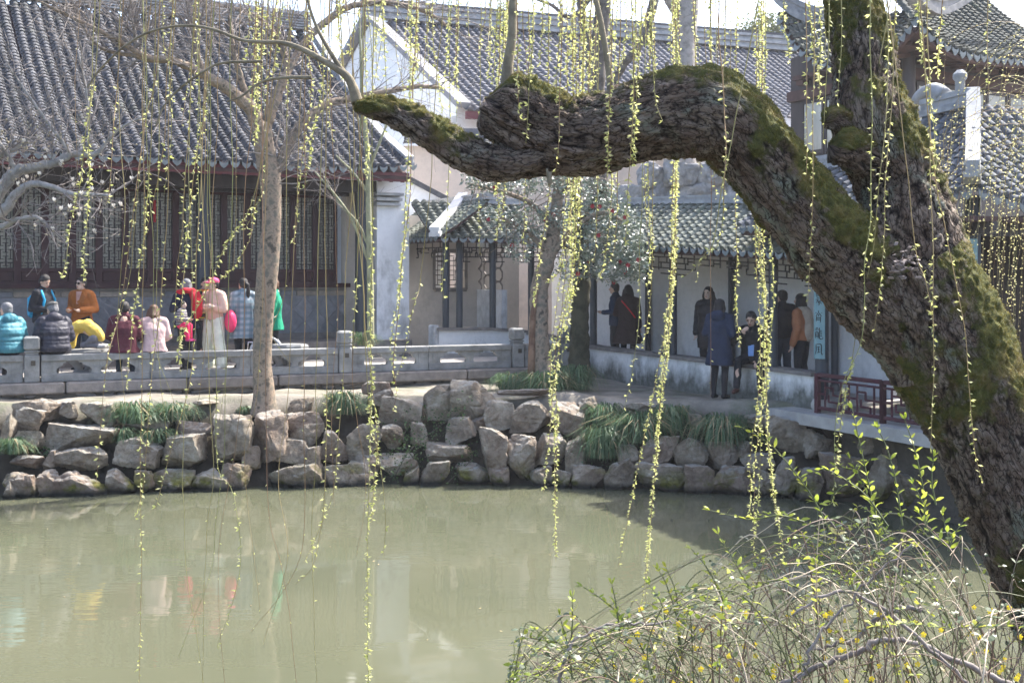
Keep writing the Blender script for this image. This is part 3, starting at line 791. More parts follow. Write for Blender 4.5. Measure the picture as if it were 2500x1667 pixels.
slab('roof_deck', [PP(-1.35, -.44, 3.95), PP(3.5, -.44, 3.97), PP(3.5, 3, 3.97), PP(-1.35, 3, 3.95)], .06, MAT['deck'], pav)
b = MB(); b.bar(PP(-1.3, -.02, 3.84), PP(3.5, -.02, 3.86), .12, .2); b.build('eave_beam', MAT['darkwood'], pav)
b = MB(); b.bar(PP(3.12, -.2, 3.84), PP(3.12, 2.8, 3.86), .12, .2); b.build('eave_beam', MAT['darkwood'], pav)
# dark panelled back wall with a moon gate
bw = MB()
N_ = 40; cz_, r_ = 2.25, .95
ring = [(1.6+r_*math.cos(2*math.pi*k/N_), cz_+r_*math.sin(2*math.pi*k/N_)) for k in range(N_)]
out = []
for (x, z) in ring:
    dx, dz = x-1.6, z-cz_; k = min(1.8/max(abs(dx), 1e-6), 1.7/max(abs(dz), 1e-6)); out.append((1.6+dx*k, cz_+dz*k))
v = [PP(x, 2.75, z) for x, z in ring]+[PP(x, 2.75, z) for x, z in out]
bw.add([tuple(q) for q in v], [(i, (i+1) % N_, N_+(i+1) % N_, N_+i) for i in range(N_)])
bw.build('moon_gate_wall', MAT['darkwood'], pav)
wall(pav, 'inner_wall', [PP(-.6, 3.6, 1.1), PP(6, 3.6, 1.1), PP(6, 3.6, 4.2), PP(-.6, 3.6, 4.2)], PN*.1, MAT['darkwood'])
wall(pav, 'inner_dado', [PP(2.3, 2.6, 1.2), PP(6, 2.6, 1.2), PP(6, 2.6, 2.2), PP(2.3, 2.6, 2.2)], PN*.08, MAT['granite'])
# balustrade
red = noisy('balustrade_red', (.085, .028, .036), (.05, .018, .024), 4, .5, .15).m
def balus(t0, t1, n):
    po = MB()
    for t in (t0, t1): po.box(PP(t, n, 1.49), (.075, .075, .6), RPV)
    po = po.build('balustrade_post', red, pav) if False else None
    for t in (t0, t1):
        q = MB(); q.bevbox(PP(t, n, 1.49), (.075, .075, .6), .008, RPV); q.build('balustrade_post', red, pav)
    for z, h in ((1.77, .06), (1.69, .03), (1.28, .05)):
        q = MB(); q.bevbox(PP((t0+t1)/2, n, z), (t1-t0-.08, .06, h), .006, RPV); q.build('balustrade_rail', red, pav)
    q = MB(); L = t1-t0; k = int(L/.6); w = L/k; zb, zt = 1.305, 1.675; hh_ = zt-zb
    def Hh(a, c, z): q.bar(PP(a, n, z), PP(c, n, z), .028, .028)
    def Vv(a, z0, z1): q.bar(PP(a, n, z0), PP(a, n, z1), .026, .026)
    for i in range(k):
        x = t0+i*w
        Vv(x+w*.25, zb, zt); Vv(x+w*.75, zb, zt)
        Hh(x, x+w*.25, zb+hh_*.5); Hh(x+w*.75, x+w, zb+hh_*.5)
        Hh(x+w*.25, x+w*.5, zb+hh_*.78); Vv(x+w*.5, zb+hh_*.5, zb+hh_*.78); Hh(x+w*.5, x+w*.75, zb+hh_*.5)
        Hh(x+w*.36, x+w*.64, zb+hh_*.22); Vv(x+w*.36, zb+hh_*.22, zb+hh_*.5); Vv(x+w*.64, zb, zb+hh_*.22)
        Vv(x, zb, zt)
    q.build('balustrade_fret', red, pav)
balus(.2, 1.62, -.16); balus(1.62, 3.05, -.16); balus(3.05, 4.6, -.16)
# couplet boards with brush characters
board = noisy('couplet_board_blue', (.20, .32, .34), (.16, .27, .29), 6, .5, .05).m
ink = noisy('ink', (.012, .012, .014), (.02, .02, .022), 9, .5, 0).m
GLY = {  # brush strokes as polylines in a unit square (x right, y up)
 'shu': [[(.2, .9), (.8, .9)], [(.5, 1), (.5, .1)], [(.15, .65), (.85, .65)], [(.5, .6), (.2, .25)], [(.5, .6), (.8, .25)], [(.25, .4), (.75, .42)]],
 'meng': [[(.1, .92), (.9, .92)], [(.3, 1), (.3, .82)], [(.7, 1), (.7, .82)], [(.15, .75), (.85, .75), (.8, .65)], [(.3, .6), (.7, .6)], [(.15, .48), (.85, .48)], [(.5, .48), (.2, .2)], [(.45, .35), (.6, .1), (.45, .02)], [(.55, .35), (.85, .12)], [(.75, .42), (.6, .3)]],
 'qi': [[(.5, 1), (.5, .8)], [(.1, .82), (.9, .82)], [(.45, .8), (.15, .5)], [(.55, .8), (.85, .52)], [(.3, .55), (.25, .1)], [(.7, .55), (.72, .02)], [(.3, .4), (.7, .4)], [(.3, .25), (.7, .25)], [(.5, .7), (.5, .5)]],
 'long': [[(.2, .95), (.45, .95)], [(.1, .82), (.5, .82)], [(.15, .6), (.15, .1)], [(.15, .6), (.45, .6), (.45, .08)], [(.15, .42), (.45, .42)], [(.15, .26), (.45, .26)], [(.6, .98), (.6, .75), (.9, .75)], [(.6, .6), (.9, .58)], [(.6, .75), (.58, .2), (.7, .05), (.95, .08), (.95, .22)], [(.7, .45), (.88, .44)], [(.7, .3), (.88, .29)]],
 'feng': [[(.2, .92), (.22, .4), (.05, .05)], [(.2, .92), (.78, .92), (.8, .3), (.88, .08), (1, .2)], [(.38, .72), (.65, .72)], [(.4, .5), (.62, .5)], [(.5, .72), (.5, .25)], [(.35, .25), (.68, .3)]],
 'ju': [[(.2, .95), (.2, .5)], [(.2, .95), (.8, .9)], [(.3, .5), (.75, .5), (.7, .2)], [(.5, .7), (.3, .1)]],
}
def couplet(t, n, z0, z1, w, chars, zs, hh_):
    cb = MB()
    # slightly curved board hugging the column
    K = 8; front = []
    for i in range(K+1):
        a = (i/K-.5)*w/.11; front.append((t, n, a))
    R_ = .115
    c = PP(t, n, 0)
    face = Vector((-c.x, -c.y, 0)).normalized(); face = (face*.8-PN*.6).normalized(); side = UP.cross(face)
    def cp(u, z, off=0.): a = u/R_; return c+face*(R_+off)*math.cos(a)+side*(R_+off)*math.sin(a)+UP*z
    us = np.linspace(-w/2, w/2, K+1)
    v = [cp(u, z, 0) for z in (z0, z1) for u in us]+[cp(u, z, .018) for z in (z0, z1) for u in us]
    n1 = K+1; f = []
    for i in range(K):
        f.append((2*n1+i, 2*n1+i+1, 3*n1+i+1, 3*n1+i)); f.append((i, n1+i, n1+i+1, i+1))
        f.append((i, i+1, 2*n1+i+1, 2*n1+i)); f.append((n1+i, 3*n1+i, 3*n1+i+1, n1+i+1))
    f.append((0, 2*n1, 3*n1, n1)); f.append((K, n1+K, 3*n1+K, 2*n1+K))
    cb.add([tuple(q) for q in v], f)
    o = thing('couplet_board', c+UP*z0, 'tall pale blue couplet board with brushed black characters on the pavilion post', 'board') if chars else thing('couplet_board', c+UP*z0, 'plain strip of pale blue board on the shaded pavilion corner post', 'board')
    cb.build('board', board, o)
    for ch, z in zip(chars, zs):
        g = MB()
        for st in GLY[ch]:
            pts = catmull([cp((x-.5)*w*.72, z+(y-.5)*hh_, .021) for x, y in st], 3)
            rad = np.interp(np.linspace(0, 1, len(pts)), [0, .15, .6, 1], [.004, .0085, .0065, .003])
            g.tube(pts, rad, 5)
        g.build('character', ink, o)
couplet(.1, 0, 2.0, 3.62, .165, ['ju', 'shu', 'meng', 'qi', 'long', 'feng'], [3.42, 3.15, 2.89, 2.63, 2.38, 2.14], .18)
couplet(3.1, 0, 2.75, 3.7, .18, [], [], .1)

# ================================================================ two-storey pavilion beyond, upper right
tow = thing('upper_pavilion', PX(2300, 26, GZ), 'tall dark timber pavilion with sweeping upturned eaves and green-grey tiles', 'pavilion')
le = catmull([tuple(P(*q)) for q in ((1900, 30, 26), (1935, 95, 25.5), (2000, 150, 24.8), (2090, 165, 24), (2170, 120, 23.2), (2235, 50, 22.4))], 12)
re = catmull([tuple(P(*q)) for q in ((2235, 50, 22.4), (2285, 95, 22.6), (2350, 127, 23), (2430, 141, 23.6), (2520, 147, 24.3), (2640, 150, 25.2))], 12)
def resamp(p, step):
    d = np.concatenate([[0], np.cumsum(np.linalg.norm(np.diff(p, axis=0), axis=1))]); n = int(d[-1]/step)
    return [Vector([np.interp((i+.5)*d[-1]/n, d, p[:, k]) for k in range(3)]) for i in range(n)], d[-1]
LE, LL = resamp(le, .225); RE, RL = resamp(re, .225)
bl = Vector((.896, .443, 0)); br = Vector((-.54, .84, 0))
tdm = drip_mesh('tower_drip', .19, MAT['drip'], .14)
_tc = {}
def trow(d):
    k = round(d/.13)
    if k < 2: return None
    if k not in _tc: _tc[k] = row_mesh('tower_tile_row', k*.13, k*.13*.8, .225, MAT['tile_d'], .10, .35, seed=70+k, lift=.024, cov=.33)
    return _tc[k]
roof_face(tow, LE, bl, None, lambda i: trow(min(2.2, .2+i*.225*.9, .25+(len(LE)-1-i)*.225)), tdm)
roof_face(tow, RE, br, None, lambda i: trow(min(2.4, .25+i*.225)), tdm)
tr = noisy('tower_ridge_mortar', (.30, .30, .30), (.16, .16, .165), 6, .85, .35).m
b = MB(); hip_ridge(b, [P(1893, -12, 26.2), P(1912, 22, 26.0), P(1950, 52, 25.9), P(2000, 66, 26.0), P(2060, 50, 26.3), P(2120, 10, 26.7)], .26, .42); b.build('hip_ridge', tr, tow)
b = MB(); hip_ridge(b, [P(2218, -40, 22.1), P(2238, 10, 22.3), P(2280, 38, 22.8), P(2330, 22, 23.4), P(2400, -30, 24.2), P(2470, -110, 25)], .28, .36); b.build('hip_ridge', tr, tow)
b = MB(); hip_ridge(b, [P(2470, -110, 25), P(2700, -140, 27)], .3, .4); b.build('roof_ridge', tr, tow)
def under(le_, bk, nm, ln):
    b = MB(); p = np.array([tuple(q) for q in le_]); n = len(p); ln = np.array(ln)[:, None]; q = p+np.array(bk)*ln*.9+np.array((0, 0, .12))*ln
    b.add(np.vstack([p-np.array((0, 0, .06)), q-np.array((0, 0, .06))]), [(i, i+1, n+i+1, n+i) for i in range(n-1)]); b.build(nm, MAT['deck'], tow)
under(LE, bl, 'soffit', [min(2.2, .2+i*.2, .25+(len(LE)-1-i)*.225) for i in range(len(LE))])
under(RE, br, 'soffit', [min(2.4, .25+i*.225) for i in range(len(RE))])
for L_, bk in ((LE, bl), (RE, br)):
    b = MB(); b.tube([q-UP*.12+bk*.05 for q in L_], .055, 6); b.build('eave_board', MAT['deck'], tow)
    for i in range(0, len(L_), 2):
        ln = min(1.4, .2+min(i, len(L_)-1-i)*.2)
        b = MB(); b.bar(L_[i]-UP*.1+bk*.06, L_[i]-UP*.08+bk*ln+UP*.1*ln, .07, .08); b.build('rafter', MAT['deck'], tow)
KC = Vector((LE[-1].x, LE[-1].y, 0))+bl*1.0+br*1.0
for nm, d_, L_ in (('side_wall', -Vector((.443, -.896, 0)), 3.6), ('front_wall', Vector((.84, .54, 0)), 5.0)):
    nn = UP.cross(d_)
    wall(tow, nm, [KC+UP*1.2, KC+d_*L_+UP*1.2, KC+d_*L_+UP*8.2, KC+UP*8.2], (bl if nm == 'side_wall' else br)*.15, MAT['darkwood'])
    o_ = -(bl if nm == 'side_wall' else br)
    for k in range(int(L_/.75)):
        c = KC+d_*(.55+k*.75)+o_*.03
        b = MB(); R_ = Matrix((d_, -o_, UP)).transposed()
        for sx in (-.33, .33): b.box(c+d_*sx+UP*6.2, (.06, .07, 1.9), R_)
        for zz in (5.28, 6.0, 7.12): b.box(c+UP*zz, (.6, .06, .07), R_)
        wo = b.build('window', MAT['darkwood'], tow); WM[wo.name] = Matrix.Identity(4)
        b = MB(); b.box(c+UP*6.55+o_*.005, (.58, .02, 1.05), R_); b.build('glass', MAT['glass'], wo)
    b = MB(); b.bar(KC+o_*.06+UP*7.3, KC+d_*L_+o_*.06+UP*7.3, .12, .22); b.build('lintel', MAT['deck'], tow)
    for k in range(int(L_/.55)):
        c = KC+d_*(.3+k*.55)+o_*.12; R_ = Matrix((d_, -o_, UP)).transposed()
        b = MB(); b.box(c+UP*7.55, (.22, .2, .1), R_); b.box(c+UP*7.66, (.34, .3, .09), R_); b.build('bracket', MAT['deck'], tow)
b = MB(); b.lathe(KC-bl*.1-br*.1+UP*1.2, [(.13, 0), (.13, 6.9)], 16); b.build('column', MAT['darkwood'], tow, smooth=True, sharp=40)

# ================================================================ far white-gabled building
TL, TRr, BL = P(905, 52, 36), P(1930, 122, 41.3), P(1137, 268, 31)
RZf = (TL.z+TRr.z)/2; TL.z = TRr.z = RZf
ud = (TRr-TL).normalized(); BR = BL+(TRr-TL)
bk = (TL-BL); bk.z = 0; Lb = bk.length; bkn = bk.normalized(); risef = RZf-BL.z
far = thing('white_gabled_house', Vector((TL.x, TL.y, GZ)), 'far white gabled house with a long pale grey tiled roof', 'house')
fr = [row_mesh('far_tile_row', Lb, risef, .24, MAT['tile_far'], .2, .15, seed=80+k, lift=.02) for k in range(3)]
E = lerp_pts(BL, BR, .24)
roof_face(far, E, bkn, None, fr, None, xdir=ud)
BLb = TL+bkn*Lb; BLb.z = BL.z; BRb = BLb+(TRr-TL)
slab('rear_roof', [TL-UP*.05, TRr-UP*.05, BRb, BLb], .1, MAT['tile_far'], far)
for k in range(6):
    b = MB(); b.bar(TL-ud*.3+UP*(.05+k*.1), TRr+ud*.2+UP*(.05+k*.1), .4-.14*(k % 2), .09); b.build('roof_ridge', MAT['mortar'] if k < 5 else MAT['tile'], far)
fm = noisy('far_verge', (.27, .27, .285), (.2, .2, .21), 3, .85, .2).m
b = MB(); b.bar(BL+UP*.12-ud*.05, TL+UP*.1-ud*.05, .4, .16); b.build('verge', fm, far)
b = MB(); b.bar(BLb+UP*.12-ud*.05, TL+UP*.1-ud*.05, .4, .16); b.build('verge', fm, far)
g0, g1 = BL+bkn*.5, BLb-bkn*.5
wall(far, 'gable_wall', [Vector((g0.x, g0.y, 1)), Vector((g1.x, g1.y, 1)), g1+UP*.3, TL-UP*.12, g0+UP*.3], ud*.3, MAT['white_far'])
f1 = BR+bkn*.6
wall(far, 'front_wall', [Vector((g0.x, g0.y, 1)), Vector((f1.x, f1.y, 1)), Vector((f1.x, f1.y, BL.z-.1)), Vector((g0.x, g0.y, BL.z-.1))], bkn*.3, MAT['white_far'])
b = MB(); b.bar(BL-UP*.14, BR-UP*.14, .1, .2); b.build('eave_fascia', MAT['fascia'], far)
# small annex roofs in front of it
ann = thing('small_white_annex', P(1960, 340, 33), 'small white gable with grey roof and stepped ridge below the long roof', 'annex')
g = [P(1905, 318, 33), P(1990, 330, 33), P(1990, 322, 33), P(1920, 286, 33), P(1903, 312, 33)]
wall(ann, 'gable_wall', [PX(1900, 33, 4), PX(1985, 33, 4), P(1985, 325, 33), P(1922, 285, 33), P(1900, 310, 33)], (0, .3, 0), MAT['white_far'])
anr = row_mesh('annex_row', 1.1, .55, .22, MAT['tile_far'], .14, .1, seed=5)
for i in range(6):
    e = P(1925+i*14, 290+i*7.5, 33); inst('tile_row', anr, frame(e, Vector((.8, 0, -.42)).normalized(), Vector((.55, .83, 0)), UP), ann)
b = MB()
for k in range(4): b.bar(P(1938, 268-k*7, 34), P(2030, 268-k*7, 34), .3-.08*(k % 2), .06)
b.build('ridge', MAT['mortar'], ann)
b = MB(); b.bevbox(P(1938, 240, 34), (.35, .25, .3), .04); b.build('ridge_block', fm, ann)

# long garden wall with a tiled coping behind the gallery
A_, B_ = P(985, 352, 30), P(2080, 368, 31)
A_.z = B_.z = 6.55
gwl = thing('garden_wall', PX(1500, 30.5, GZ), 'long peach plaster garden wall with dark tiled coping behind the gallery', 'wall')
wall(gwl, 'wall_face', [Vector((A_.x, A_.y, 1)), Vector((B_.x, B_.y, 1)), B_, A_], (0, .3, 0), MAT['tan_far'])
cr = row_mesh('coping_row', .5, .26, .2, MAT['tile'], .12, .1, seed=3)
for e in lerp_pts(A_+Vector((0, -.25, .02)), B_+Vector((0, -.25, .02)), .2): inst('tile_row', cr, frame(e, Vector((1, 0, 0)), Vector((0, 1, 0)), UP), gwl)
b = MB(); b.bar(A_+Vector((0, .25, .36)), B_+Vector((0, .25, .36)), .3, .22); b.build('coping_ridge', MAT['tile_far'], gwl)
# ================================================================ rocks of the bank
rk = Mat('bank_rock', (.3, .27, .24), .88, .25)
nA = rk.noise(3.2, 7, .7); nB = rk.noise(11, 6, .7)
c = rk.ramp(nA, [(.28, (.10, .076, .052)), (.42, (.24, .19, .14)), (.56, (.36, .305, .235)), (.74, (.52, .47, .39))])
c = rk.mix(rk.math('MULTIPLY', rk.val(nB, .5, .75), .55), c, (.10, .08, .065))
rd = rk.rand()
c = rk.mix(rk.math('MULTIPLY', rk.val(rd, .5, 1.), .5), c, rk.ramp(nA, [(.3, (.17, .105, .075)), (.7, (.30, .21, .165))]))
g_ = rk.n("ShaderNodeNewGeometry"); sn = rk.n("ShaderNodeSeparateXYZ"); rk.L.new(g_.outputs["Normal"], sn.inputs[0])
sz = rk.n("ShaderNodeSeparateXYZ"); rk.L.new(g_.outputs["Position"], sz.inputs[0])
# tops painted paler, as if lit, in lichen patches; moss and wet dark band near the water
c = rk.mix(rk.math('MULTIPLY', rk.val(rk.math('MULTIPLY', rk.val(sn.outputs[2], .1, .9), rk.noise(6, 5, .65)), .35, .6), .8), c, (.40, .395, .36))
mz = rk.math('MULTIPLY', rk.val(sz.outputs[2], .42, .12), rk.val(rk.noise(2.6, 4, .6), .48, .6))
c = rk.mix(mz, c, rk.ramp(rk.noise(14, 3), [(.3, (.07, .075, .015)), (.7, (.20, .19, .03))]))
c = rk.mix(rk.val(sz.outputs[2], .13, .04), c, (.028, .028, .024))
rk.color(c)
hb = rk.math('MULTIPLY_ADD', rk.noise(38, 6, .75), .35); rk.L.new(rk.noise(9, 8, .72), hb.node.inputs[2])
rk.bump(hb, 1., .09)
MAT['rock'] = rk.m
gk = noisy('grey_garden_rock', (.34, .34, .345), (.17, .17, .175), 5, .85, .8, bscale=14, bdist=.06).m
_ico = None
def ico():
    global _ico
    if _ico is None:
        import bmesh
        bm = bmesh.new(); bmesh.ops.create_icosphere(bm, subdivisions=5, radius=1.0)
        bm.verts.ensure_lookup_table()
        _ico = (np.array([v.co[:] for v in bm.verts]), [tuple(v.index for v in f.verts) for f in bm.faces]); bm.free()
    return _ico
def rock_verts(size, seed, boxy=.55, facets=9, rough=.06):
    v, f = ico(); r = np.random.default_rng(seed)
    cube = v/np.abs(v).max(1)[:, None]
    p = cube*(1-boxy*.28)+v*boxy*.28
    sh = r.uniform(-.22, .22, 4)
    p[:, 0] += sh[0]*p[:, 2]; p[:, 1] += sh[1]*p[:, 2]; p[:, 2] += sh[2]*p[:, 0]*.7
    # knock flat facets off
    for k in range(facets+5):
        n = r.normal(size=3); n /= np.linalg.norm(n)
        h = (p @ n).max()*r.uniform(.5, .88); d = p @ n-h
        p = p-np.outer(np.clip(d, 0, None)*.985, n)
    p = p-(p.max(0)+p.min(0))/2; p /= np.abs(p).max(0)
    s = np.array(size)/2
    q = p*s
    m = float(min(size))
    nn = v/np.linalg.norm(v, axis=1)[:, None]
    dsp = fbm(q/m*1.6+seed*3.1, 4, seed)*.6+.4*np.abs(fbm(q/m*4+seed, 4, seed+5))
    f1, f2 = worley(q/m*2.6+seed*1.7, seed); crack = np.clip((f2-f1)*5, 0, 1)-1
    strata = np.sin(q[:, 2]/m*16+fbm(q/m*2, 2, seed+2)*3)*.10
    q = q+nn*((dsp*rough+strata*rough*.9)*m)[:, None]+nn*(crack*.045*m)[:, None]
    return q, f
ROCKN = [0]
def rock(x0, y0, x1, y1, D, depth=None, mat=None, label=None, group=None, boxy=.55, rough=.07, rot=None, seed=None):
    ROCKN[0] += 1; sd = seed or (100+ROCKN[0]*7)
    a, c = P(x0, y0, D), P(x1, y1, D)
    w, h = abs(c.x-a.x), abs(a.z-c.z)
    dp = depth or max(.35, .5*(w+h)*.8)
    q, f = rock_verts((w*1.0, dp, h*1.0), sd, boxy, 9, rough)
    ctr = (a+c)/2
    b = MB(); b.add(q+np.array((ctr.x, ctr.y+dp*.28, ctr.z)), f)
    o = b.build('bank_rock', mat or MAT['rock'], smooth=True, sharp=38)
    tag(o, label, 'rock', group); return o
def rock_label(w, h, z0, z1):
    if z0 < .12: return ('low damp stone sitting at the waterline of the rocky bank', 'stones at the waterline')
    if h < w*.42: return ('flat weathered slab stone lying in the rocky pond bank', 'flat slabs in the bank')
    if h > w*1.0: return ('upright brown block of rock wedged in the pond bank', 'upright blocks in the bank')
    if z1 > 1.15: return ('chunky grey boulder capping the top of the pond bank', 'boulders along the top of the bank')
    return ('rough brown boulder stacked halfway up the pond bank', 'boulders stacked in the bank')
ROCKS = """0,1008,28,1107 18,991,109,1053 22,1050,101,1101 104,1035,281,1107 128,1093,256,1154 135,1150,255,1208 25,1113,103,1148 0,1154,89,1206 0,1172,37,1222 89,1148,137,1202
33,974,140,1029 141,979,190,1029 187,982,280,1044 305,1017,414,1056 277,1071,390,1145 390,1062,494,1153 415,1026,524,1089 519,1010,613,1139 253,1147,333,1195 369,1148,467,1196
610,1005,700,1136 655,1132,785,1200 592,1089,634,1150 667,1006,787,1070 659,1072,757,1132 744,1091,780,1172 782,1053,848,1134 844,1032,935,1130 706,1036,787,1096 782,1136,859,1190
697,970,765,1008 468,978,527,993 880,933,961,968 890,951,956,990 925,965,1032,1045 1033,939,1110,1028 1099,931,1212,1030 1178,977,1262,1050 1244,984,1349,1056 1341,983,1430,1068
1413,968,1461,1024 1150,1015,1195,1050 1168,1043,1239,1165 1234,1062,1308,1168 1303,1060,1385,1142 1380,1060,1432,1160 930,1038,982,1100 1035,1084,1155,1134 915,1110,1025,1150 1020,1125,1099,1190
1109,1133,1203,1172 979,1140,1022,1190 1397,1137,1479,1192 1340,1150,1397,1190 1214,950,1344,968 1505,1088,1562,1156 1556,1065,1660,1145 1645,1068,1738,1148 1730,1078,1805,1145 1550,1131,1678,1196
1670,1136,1746,1206 1742,1139,1838,1208 1802,1080,1848,1122 1872,1014,1974,1106 1966,1048,2042,1124 1812,1108,1892,1160 1884,1119,1954,1200 1946,1142,2012,1208 2006,1108,2117,1206 2100,1064,2200,1114
2128,1108,2205,1216 1528,983,1606,1012 2160,1084,2244,1146 1818,1012,1899,1050 1663,1010,1718,1040 860,1112,925,1160 840,1130,915,1188 450,1148,560,1200 540,1130,610,1196 325,1150,372,1196
1290,1140,1350,1186 1200,1140,1245,1186 1476,1120,1552,1190 1838,1150,1890,1208 2195,1100,2275,1180 2200,1160,2290,1240 100,1100,135,1150 1085,1020,1165,1092 1000,1030,1045,1090 400,985,460,1018"""
OWN = {3: 'long broad lichen-spotted boulder above the pale layered waterline rock', 4: 'pale layered block with cracked ledges near the waterline', 15: 'square reddish-brown block left of the tall smooth upright boulder',
 17: 'tall smooth upright boulder just left of the mottled trunk', 20: 'tall pale boulder directly below the foot of the mottled trunk', 35: 'rounded boulder leaning on the tallest flat-topped capping boulder', 36: 'tallest flat-topped boulder capping the bank beside the path',
 38: 'wide flat-fronted block right of the tallest capping boulder', 41: 'small wedge stone tucked below the tallest capping boulder', 49: 'yellow-green mossy dome stone below the creeper', 52: 'pale wedge-shaped stone lying in the water below the grass curtain', 54: 'thin flat flagstone set in the path before the camellia',
 63: 'large ribbed grey boulder beneath the corner of the pavilion ledge', 64: 'pitted grey boulder beside the ribbed one under the pavilion ledge', 40: 'small upright stone ending the row of capping blocks beside grass', 10: 'broad flat slab topping the bank in front of the railing'}
for ri, it in enumerate(ROCKS.split()):
    x0, y0, x1, y1 = [float(k) for k in it.split(',')]
    xm = (x0+x1)/2
    # distance: the lower the foot of the stone, the nearer the water's edge
    D = 18.0
    for _ in range(6):
        X_ = (xm-1250)*D/F; zb = HC-(y1-HY)*D/F
        D = float(shoreY(X_))+max(0., zb)/1.3*1.35-.05
    zt = HC-(y0-HY)*D/F
    if zb < .2: y1 += 16
    lb, gp = rock_label(x1-x0, y1-y0, zb, zt)
    if ri in OWN: lb, gp = OWN[ri], None
    rock(x0, y0, x1, y1, D, label=lb, group=gp, boxy=random.uniform(.2, .6), rough=random.uniform(.04, .085))
for k in range(16):      # the bank goes on past the railing's far end
    x0 = -60-k*58+random.uniform(-10, 10); w_ = random.uniform(60, 110); y1 = random.choice((1110, 1165, 1215)); hh_ = random.uniform(45, 75)
    D = 17.6
    for _ in range(6): zb = HC-(y1-HY)*D/F; D = float(shoreY((x0-1250)*D/F))+max(0., zb)/1.3*1.35-.05
    rock(x0-w_, y1-hh_, x0, y1, D, label='bank stone beyond the magnolia end of the stone railing', group='stones beyond the magnolia', boxy=random.uniform(.45, .7), rough=.1)
# rockery behind the gallery roof
for it in "1555,398,1640,470 1620,385,1712,450 1700,395,1790,460 1770,420,1850,500 1560,440,1660,520 1660,430,1770,520 1500,452,1572,510 1840,440,1900,510 1585,470,1680,540 1680,470,1800,540".split():
    x0, y0, x1, y1 = [float(k) for k in it.split(',')]
    o = rock(x0, y0, x1, y1, random.uniform(26.5, 27.5), mat=gk, label='pitted pale grey garden rock piled behind the gallery roof', group='rockery behind the gallery', rough=.16, boxy=.75)
    o.name = 'rockery_stone'
b = MB()
q, f = rock_verts((4.2, 2.2, 3.9), 33, .6, 10, .08); b.add(q+np.array(P(1680, 620, 27.8)), f)
tag(b.build('rockery_core', gk, smooth=True, sharp=38), 'broad grey rock mass carrying the rockery behind the gallery', 'rock')

# ================================================================ mondo grass clumps and bank plants
gr = Mat('mondo_grass', (.05, .09, .035), .5, .4)
gr.color(gr.ramp(gr.noise(9, 3), [(.3, (.05, .10, .05)), (.7, (.13, .20, .09))])); gr.leaf(.3); MAT['grass'] = gr.m
MAT['straw'] = noisy('dead_blade', (.34, .27, .15), (.22, .17, .09), 8, .7, 0).m
lf = Mat('bank_leaf', (.06, .11, .03), .5, .4); lf.color(lf.ramp(lf.noise(7, 3), [(.3, (.035, .075, .03)), (.7, (.10, .16, .05))])); lf.leaf(.35); MAT['bleaf'] = lf.m
def clump(px, py, wpx, hpx, D, n=420, label=None, name='mondo_grass'):
    c = P(px, py, D); rx = wpx*D/F/2; h = hpx*D/F
    r = np.random.default_rng(int(px*3+py)); b = MB()
    for k in range(n):
        a = r.uniform(0, 2*math.pi); q = math.sqrt(r.uniform(0, 1))
        bx, by = q*rx*.55*math.cos(a), q*rx*.45*math.sin(a)
        root = np.array((c.x+bx, c.y+by, c.z-.04-max(0., 0)))
        out = np.array((math.cos(a)+r.normal()*.35, math.sin(a)*.8+r.normal()*.35, 0)); L = r.uniform(.6, 1.1)
        tip_r = rx*(.35+.6*q)*L; hh_ = h*r.uniform(.45, 1.35)
        p1 = root+out*tip_r*.35+np.array((0, 0, hh_)); p2 = root+out*tip_r*.8+np.array((0, 0, hh_*.75)); p3 = root+out*tip_r*1.1+np.array((0, 0, hh_*.05*r.uniform(-3, 2)))
        s = np.array((-out[1], out[0], 0)); s = s/(np.linalg.norm(s)+1e-6)*.006
        b.add([root-s, root+s, p1-s, p1+s, p2-s*.8, p2+s*.8, p3], [(0, 1, 3, 2), (2, 3, 5, 4), (4, 5, 6)], 1 if r.random() < .1 else 0)
    o = b.build(name, [MAT['grass'], MAT['straw']]); tag(o, label, 'grass clump', None); return o
fb = MB(); rf_ = np.random.default_rng(12)
for k in range(26):
    x, D = rf_.uniform(0, 1500), rf_.uniform(10, 17.5); c = np.array(PX(x, D, .004)); a = rf_.uniform(0, 6.28); d = np.array((math.cos(a), math.sin(a), 0)); u = np.array((-d[1], d[0], 0)); L = rf_.uniform(.02, .05)
    fb.add([c, c+d*L*.5+u*L*.2, c+d*L+np.array((0, 0, .004)), c+d*L*.5-u*L*.2], [(0, 1, 2, 3)])
tag(fb.build('floating_leaves', MAT['straw']), 'few tiny dry leaves floating on the pond', 'leaves', kind='stuff')
def dbank(px, py):
    D = 18.5
    for _ in range(6): D = float(shoreY((px-1250)*D/F))+max(0., HC-(py-HY)*D/F)/1.3*1.3
    return D
clump(838, 1003, 105, 42, dbank(838, 1003)-.1, 520, 'round dark tuft of mondo grass beside the grey trunk', )
clump(330, 1025, 130, 40, dbank(330, 1025)-.1, 520, 'dark grass tuft spilling over the slab stones near the railing')
clump(420, 1020, 110, 34, dbank(420, 1020)-.1, 460, 'dark grass tuft in front of the mottled trunk\'s left side')
clump(380, 1072, 90, 26, dbank(380, 1072)-.15, 320, 'small grass tuft below a flat slab in the left bank')
clump(300, 1075, 60, 30, dbank(300, 1075)-.15, 260, 'short grass tuft at the foot of the long boulder')
clump(1250, 948, 110, 34, 20.9, 420, 'low grass tuft at the left foot of the hollow trunk')
clump(1330, 955, 150, 44, 20.6, 620, 'wide grass tuft around the foot of the camellia trunks')
clump(1405, 945, 110, 46, 20.9, 480, 'tall grass tuft at the right foot of the mossy trunk')
clump(1765, 1078, 150, 56, dbank(1765, 1078)-.1, 700, 'large dark dome of grass on the bank below the bench wall')
